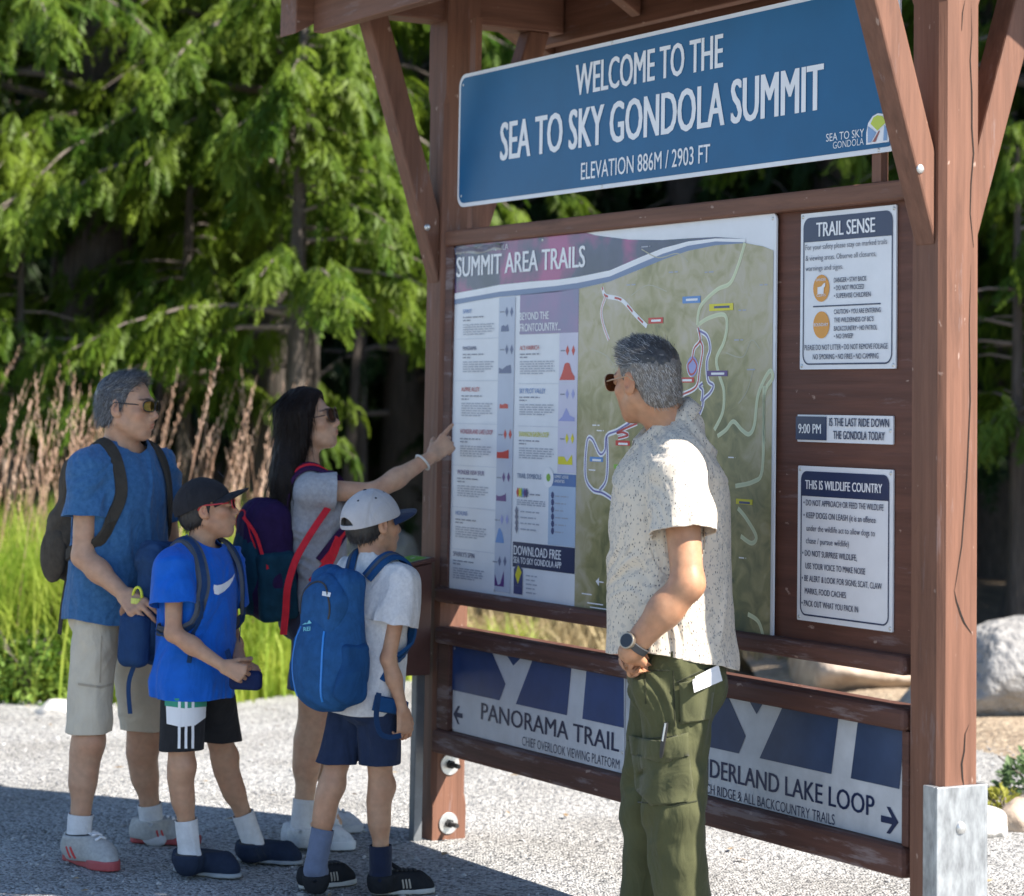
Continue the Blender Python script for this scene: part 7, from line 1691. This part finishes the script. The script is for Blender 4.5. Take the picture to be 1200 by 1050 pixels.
# ---------------------------------------------------------------- man on the right
def shirt_print():
    m = bpy.data.materials.new('printed_shirt_cotton'); m.use_nodes = True; t = m.node_tree; b = t.nodes['Principled BSDF']; N = t.nodes.new; L = t.links.new
    b.inputs['Roughness'].default_value = .85; b.inputs['Sheen Weight'].default_value = .1; b.inputs['Specular IOR Level'].default_value = .15
    tc = N('ShaderNodeTexCoord'); base = (.62, .55, .45, 1); cur = None
    def layer(scale, rot, rad, col, prev, aniso):
        mp = N('ShaderNodeMapping'); mp.inputs['Rotation'].default_value = rot; mp.inputs['Scale'].default_value = (scale*aniso[0], scale*aniso[1], scale*aniso[2]); L(tc.outputs['Object'], mp.inputs[0])
        v = N('ShaderNodeTexVoronoi'); v.inputs['Scale'].default_value = 1; v.inputs['Randomness'].default_value = .95; L(mp.outputs[0], v.inputs['Vector'])
        r = N('ShaderNodeMapRange'); r.inputs['From Min'].default_value = rad; r.inputs['From Max'].default_value = rad*.8; L(v.outputs['Distance'], r.inputs[0])
        mx = N('ShaderNodeMix'); mx.data_type = 'RGBA'; L(r.outputs[0], mx.inputs['Factor']); mx.inputs['B'].default_value = col
        if prev is None: mx.inputs['A'].default_value = base
        else: L(prev, mx.inputs['A'])
        return mx.outputs['Result']
    n = N('ShaderNodeTexNoise'); n.inputs['Scale'].default_value = 55; n.inputs['Detail'].default_value = 3; L(tc.outputs['Object'], n.inputs[0])
    r0 = N('ShaderNodeMapRange'); r0.inputs['From Min'].default_value = .57; r0.inputs['From Max'].default_value = .60; r0.inputs['To Max'].default_value = .45; L(n.outputs[0], r0.inputs[0])
    m0 = N('ShaderNodeMix'); m0.data_type = 'RGBA'; m0.inputs['A'].default_value = base; m0.inputs['B'].default_value = (.30, .29, .28, 1); L(r0.outputs[0], m0.inputs['Factor']); cur = m0.outputs['Result']
    cur = layer(92, (.3, .1, .0), .20, (.025, .028, .04, 1), cur, (1.4, 1.4, .62)); cur = layer(88, (.5, .6, .9), .19, (.20, .20, .22, 1), cur, (1.3, 1.3, .6))
    L(cur, b.inputs['Base Color'])
    n2 = N('ShaderNodeTexNoise'); n2.inputs['Scale'].default_value = 900; L(tc.outputs['Object'], n2.inputs[0]); bn = N('ShaderNodeBump'); bn.inputs['Strength'].default_value = .2; bn.inputs['Distance'].default_value = .002; L(n2.outputs[0], bn.inputs['Height']); L(bn.outputs[0], b.inputs['Normal'])
    n4 = N('ShaderNodeTexNoise'); n4.inputs['Scale'].default_value = 7; n4.inputs['Detail'].default_value = 3; n4.inputs['Distortion'].default_value = 1.6; m4 = N('ShaderNodeMapping'); m4.inputs['Scale'].default_value = (1, 1, .5); m4.inputs['Rotation'].default_value = (.4, .5, .2); L(tc.outputs['Object'], m4.inputs[0]); L(m4.outputs[0], n4.inputs[0]); b4 = N('ShaderNodeBump'); b4.inputs['Strength'].default_value = .6; b4.inputs['Distance'].default_value = .028; L(n4.outputs[0], b4.inputs['Height']); L(b4.outputs[0], bn.inputs['Normal'])
    return m
def man_right():
    S = 1.045; Y = 7.05; loc0 = P(790, 1140, Y); loc0 = V(loc0[0], loc0[1], 0); F = Fig(loc0, 'man in a speckled pale shirt and olive trousers studying the map, back half turned')
    fc, fp, fh = facing(183), facing(184), V(-.66, .75, .0)
    J = make_joints(S, P(788, 508, Y+.02), P(757, 446, Y), P(787, 775, Y), fc, fp, fh, V(-.10, .02, 1), .195, .05, hipw=.090)
    J['shL'] = P(795, 553, Y-.19)
    J.update(elL=P(806, 684, Y-.27), wrL=P(737, 764, Y-.22), elR=P(806, 690, Y+.24), wrR=P(762, 765, Y+.17), knL=P(790, 945, Y-.09), anL=P(806, 1105, Y-.08), knR=P(764, 938, Y+.10), anR=P(757, 1092, Y+.12))
    for sd in 'RL': J['ff'+sd] = unit(V(-1, .15 if sd == 'R' else -.12, 0))
    hands = [hand_prims(J['wrL'], unit(P(772, 812, Y-.05) - J['wrL']), (.35, .9, .1), (-.9, .3, .1), .96, curl=(.05, .05, .08, .1), spread=.02, thumb=(1.0, .02, .35), tcurl=.05), hand_prims(J['wrR'], unit(V(.35, -.25, -1)), (.2, -.9, 0), (-.9, 0, 0), .94, curl=(.05, .05, .05, .05), spread=.02, thumb=(1, .05, .1), tcurl=.05)]
    body, bv, bf, frh = make_body(F, J, S, SK5, hands, g=1.06, hs=1.03, arm=1.10, leg=1.0, stubble=.35, h=.006)
    hemz = P(790, 768, Y)[2]
    tp, sl = tee_prims(J, S, 1.07, .018, hemz - .06, .55, .082, .098, loose=.02, hull=(.160, .95), low=loc(J['pelvis'], frame(fc, V(0, 0, 1)), 0, .0, 0), spread=1.0)
    ms = shirt_print(); up = unit(J['neck0'] - J['pelvis']); fr = frame(fc, up)
    nc = loc(J['neck0'], fr, 0, .02, .05)
    def hemf(p):
        q = (p - J['pelvis']) @ fr.T; return hemz - .012 + .020*np.clip(np.abs(q[:, 0])/.16, 0, 1)**2 + .020*np.clip(q[:, 1]/.15, -1, 1) + .008*noise3(p*9) - p[:, 2]
    clips = [hemf, lambda p: 1.0 - np.linalg.norm(((p - nc) @ fr.T)/V(.080, .084, .075), axis=1)]
    for sd, q in zip('RL', sl): A, B_ = J['sh'+sd], J['el'+sd]; clips.append(sleeve_clip([q], tp, A + (B_-A)*.55, B_-A, .003))
    o, sv, sf = garment(F, 'shirt', tp + sl, .006, clips, ms, folds=(.019, None), seed=15.2, fr=fr, scales=((5, 5, 2.6, 1.0), (12, 12, 5, .65), (28, 28, 11, .22)), solid=.003, patch=(tp, [(q, J['sh'+sd] + (J['el'+sd]-J['sh'+sd])*.55, J['el'+sd]-J['sh'+sd]) for sd, q in zip('RL', sl)]))
    tuck(body, F, tp + sl, shirt_mask(J, tp, sl, .55, hemz + .02, nc, fr, (.072, .074)), .020)
    # collar
    v = []; f = []; na = 49; nd = unit(J['head'] - J['neck0'] + V(0, 0, .06)); g = frame(fc, nd); nb = loc(J['neck0'], g, 0, -.006, .0)
    for i in range(na):
        dg = -165 + 330*i/(na-1); a = math.radians(dg) - math.pi/2; e = abs(dg)/165
        top = .082 - .066*e**1.4; low_ = .046 - .070*e**1.2; y_ = .022*e**2
        for r, z in ((.064, top - .038), (.066, top - .006), (.071, top + .002), (.079, top*.6 + low_*.4), (.091 + .020*e, low_)):
            v.append(loc(nb, g, r*math.cos(a), r*math.sin(a)*1.08 + y_*(1 + (r > .07)), z + .003*math.sin(5*a)))
    for i in range(na-1):
        for k in range(4): f.append((i*5+k, (i+1)*5+k, (i+1)*5+k+1, i*5+k+1))
    F.obj('collar', v, f, ms, o, solid=.003)
    # trousers
    frp = frame(fp, V(0, 0, 1)); pv = J['pelvis']
    pp = [Ell(pv + V(0, 0, .10), (.150, .116, .17), frp, .06), Ell(pv + V(0, 0, -.03), (.170, .130, .12), frp, .06)]
    for sg_ in (-1, 1): pp.append(Ell(loc(pv, frp, sg_*.075, -.062, -.05), (.092, .088, .105), frp, .05))
    pp += [Cap(P(757, 806, Y-.135), P(776, 838, Y-.125), .047, .050, .03)]
    legs = []
    for sd in 'RL':
        hp_, kn, an = J['hp'+sd], J['kn'+sd], J['an'+sd]; legs += [Cap(hp_, kn, .106, .086, .03), Cap(kn, an - (an-kn)*.02, .085, .083, .03)]
    def legfold(v, n):
        d = np.zeros(len(v))
        for sd in 'RL':
            kn, an = J['kn'+sd], J['an'+sd]; q = (v - kn) @ frp.T
            near = np.exp(-(np.linalg.norm((v - (kn*.9 + J['hp'+sd]*.1)), axis=1)/.20)**2); d += near*.0055*np.sin(q[:, 2]*48 + q[:, 1]*26 + q[:, 0]*16 + 4*noise3(v*6))
            low = np.clip((kn[2] - .12 - v[:, 2])/.2, 0, 1); d += .004*low*np.sin(v[:, 2]*34 + q[:, 0]*22 + 5*noise3(v*5))
        return v + n*d[:, None]
    mo = cloth('olive_twill', (.075, .078, .036), var=.14, vscale=9, weave=1100, sheen=.08, rough=.8)
    an_z = J['anL'][2]
    to, tv, tf = garment(F, 'trousers', pp + legs, .0062, [lambda p: .055 - p[:, 2], lambda p: p[:, 2] - (pv[2] + .20)], mo, folds=(.012, None), seed=21.0, fr=frp, extra=legfold, scales=((6, 6, 3.5, 1), (14, 14, 8, .65), (30, 30, 16, .2)))
    tuck(body, F, pp + legs, lambda q: (q[:, 2] < pv[2] + .06) & (q[:, 2] > .06) & np.all([Cap(J['el'+s_], J['wr'+s_] + unit(J['wr'+s_]-J['el'+s_])*.06, .06).d(q) > 0 for s_ in 'RL'], 0), .020, .08)
    t = bvh(tv, tf); md = cloth('olive_seam', (.030, .033, .016)); mlt = cloth('olive_flap', (.076, .079, .037), var=.14, vscale=9)
    def seam(pts, w=.004, m_=md, th=.0022, name='seam'):
        q = []; nn = []
        for a, b_ in zip(pts[:-1], pts[1:]):
            for u_ in np.linspace(0, 1, 9)[:-1]:
                h_, n_ = hit(t, a[0]+(b_[0]-a[0])*u_, a[1]+(b_[1]-a[1])*u_)
                if h_ is not None: q.append(h_); nn.append(n_ if n_ @ (cC-h_) > 0 else -n_)
        if len(q) > 3: v, f = ribbon(q, nn, w, th); return F.obj(name, v, f, m_, to, smooth=False)
    seam([(768, 764), (758, 786)]); seam([(756, 787), (757, 830)]); seam([(757, 786), (789, 786)]); seam([(789, 786), (791, 860)]); seam([(793, 800), (836, 780)], .005); seam([(795, 845), (836, 838)], .005)
    seam([(736, 868), (800, 862)]); seam([(742, 880), (778, 888), (806, 880)]); seam([(748, 940), (790, 944), (820, 938)])
    def flap(poly, off, name, m_):
        v, f = decal(t, poly, off, 12)
        if f: return F.obj(name, v, f, m_, to, solid=.003)
    flap([(796, 800), (838, 790), (830, 842), (797, 848)], .006, 'back_pocket', mlt); flap([(742, 884), (778, 890), (806, 882), (812, 925), (806, 940), (764, 944), (746, 925)], .0035, 'cargo_pocket', mlt); flap([(740, 862), (772, 868), (806, 858), (806, 884), (776, 893), (742, 884)], .0065, 'pocket_flap', mlt)
    # folded paper and clipped knife
    h_, n_ = hit(t, 825, 800)
    if h_ is not None:
        n_ = n_ if n_ @ (cC-h_) > 0 else -n_; ax = unit(P(847, 783, Y) - P(804, 790, Y)); ax = unit(ax - n_*(ax @ n_)); uz = np.cross(n_, ax); uz = uz if uz[2] > 0 else -uz; ctr = h_ + n_*.013 + uz*.012
        K = Bag('folded_paper', ctr, 'folded white paper sticking out of the olive trousers back pocket', 'paper'); k = MB()
        for i, (dx, dz, sh) in enumerate(((0, 0, 0), (.010, .006, .0), (-.004, -.004, 0))):
            p0 = ctr + n_*(.0012*i); k.add([p0 + ax*(-.052+dx) + uz*(-.022), p0 + ax*(.048+dx) + uz*(-.022), p0 + ax*(.048+dx*.4) + uz*(.020+dz), p0 + ax*(-.052+dx) + uz*(.013+dz)], [(0, 1, 2, 3)])
        kk = K.mb('paper', k, mat('white_paper', (.74, .74, .76), .7), fixn=False); q = kk.modifiers.new('thickness', 'SOLIDIFY'); q.thickness = .0008
    h1, n1 = hit(t, 783, 845); h2, n2 = hit(t, 777, 886)
    if h1 is not None and h2 is not None:
        n1 = n1 if n1 @ (cC-h1) > 0 else -n1; K = Bag('pocket_knife', (h1+h2)/2, 'dark slim knife clipped to the olive trousers pocket', 'knife')
        a, b_ = ribbon(spline([h1 + n1*.012, (h1+h2)/2 + n1*.016, h2 + n1*.013], 8), n1, [.010, .013, .014, .014, .014, .013, .012, .010, .006][:len(spline([h1, (h1+h2)/2, h2], 8))], .007); K.obj('handle', a, b_, mat('dark_steel', (.05, .05, .05), .5), smooth=False)
        a, b_ = ribbon([h1 + n1*.020, h1*.5+h2*.5 + n1*.024], n1, .005, .002); K.obj('clip', a, b_, M_BOLT, smooth=False)
    up_ = mat('brown_shoe', (.10, .06, .035), .6, var=.2); 
    for sd in 'RL':
        an = J['an'+sd]; hl = V(an[0], an[1], 0) - J['ff'+sd]*.06; tl = hl + J['ff'+sd]*.29; shoe(F, hl, tl, S, up_, C_BLACK, an, high=.06, sole=.03, laces=C_BLACK)
    # watch
    wd = unit(J['elL'] - J['wrL']); wc = J['wrL'] + wd*.030; out = unit(V(-.55, -.75, .25)); out = unit(out - wd*(out @ wd)); sd_ = np.cross(wd, out); k = MB(); pts = [wc + (out*math.cos(t_) + sd_*math.sin(t_)*.98)*.0375 for t_ in np.linspace(0, 2*math.pi, 29)]
    nr = [unit(p_ - wc) for p_ in pts]; v, f = ribbon(pts, nr, .022, .004); wb_ = F.obj('watch', v, f, mat('watch_band', (.025, .028, .032), .6), body, smooth=False)
    k = MB(); k.tube([wc + out*.036, wc + out*.050], .023, 24); F.mb('watch_case', k, mat('watch_metal', (.42, .36, .28), .3, metal=.8), wb_, bevel=.002); k = MB(); k.tube([wc + out*.0502, wc + out*.0512], .019, 24); F.mb('watch_face', k, C_LENS, wb_)
    # hair: short, grey, paler at the sides
    c = J['head']; s = 1.03; L = lambda x, y, z: loc(c, frh, x*s, y*s, z*s)
    hp = [Ell(L(0, -.018, .034), (.0815, .101, .090), frh, .02), Ell(L(0, .024, .090), (.056, .056, .030), frh, .03), Ell(L(0, -.058, -.035), (.066, .050, .055), frh, .03), Half(L(0, .058, .06), frh[1] - frh[2]*.6, .012), Half(L(0, .030, .0), frh[1]*.95 - frh[2]*.30, .015), Half(L(0, -.06, -.085), -frh[2] + frh[1]*.22, .015)]
    v, f = surface(hp, .004); n = vnormals_q(v, f); v = v + n*(noise3((v @ frh.T)*V(120, 70, 70))*.0025)[:, None]
    q = (v - c) @ frh.T/s; ho = F.obj('hair', v, f, None, mats=[hair_mat('hair_side_grey', (.10, .09, .08), (.18, .165, .15))])
    ho.data.materials.append(hair_mat('hair_top_grey', (.025, .024, .024), (.06, .057, .055))); fz = q[np.asarray(f)].mean(1)[:, 2]; ho.data.polygons.foreach_set('material_index', (fz + .022*noise3(q[np.asarray(f)].mean(1)*60) > .052).astype(np.int32))
    p, nn = sample_surface(v, f, 3600, seed=7); q = (p - c) @ frh.T/s; top = q[:, 2] + .018*noise3(q*40) > .046
    a, b_ = strands(p[top], nn[top], lambda x: frh[1]*.9 + frh[2]*.25 + frh[0]*.2, .026, .0020, 4, 0, lift=.30, curl=.06, rng=np.random.default_rng(5)); F.obj('hair_locks', a, b_, hair_mat('hair_top_lock', (.035, .033, .033), (.12, .115, .11)), ho, smooth=False)
    p2, n2 = sample_surface(v, f, 2600, seed=17); q2 = (p2 - c) @ frh.T/s; t2_ = q2[:, 2] > .045; a, b_ = strands(p2[t2_], n2[t2_], lambda x: frh[1]*.9 + frh[2]*.25 + frh[0]*.2, .028, .0013, 4, 0, lift=.30, curl=.06, rng=np.random.default_rng(15)); F.obj('hair_locks', a, b_, hair_mat('hair_top_silver', (.20, .19, .185), (.40, .385, .37)), ho, smooth=False)
    a, b_ = strands(p[~top], nn[~top], lambda x: -frh[2] - frh[1]*.5, .014, .0018, 3, 0, lift=.10, rng=np.random.default_rng(6)); F.obj('hair_locks', a, b_, hair_mat('hair_side_lock', (.26, .235, .21), (.56, .52, .47)), ho, smooth=False)
    glasses(F, c, frh, 1.03, mat('tan_frame', (.40, .26, .16), .35), mat('amber_lens', (.10, .032, .012), .10, spec=.7), wrap=.16, lw=.029, lh=.024, y0=.108, rim=.0016, temple=.0022)
    # pen in the chest pocket, buttons
    return F, J
man_blue(); boy_blue(); woman(); boy_grey(); man_right()
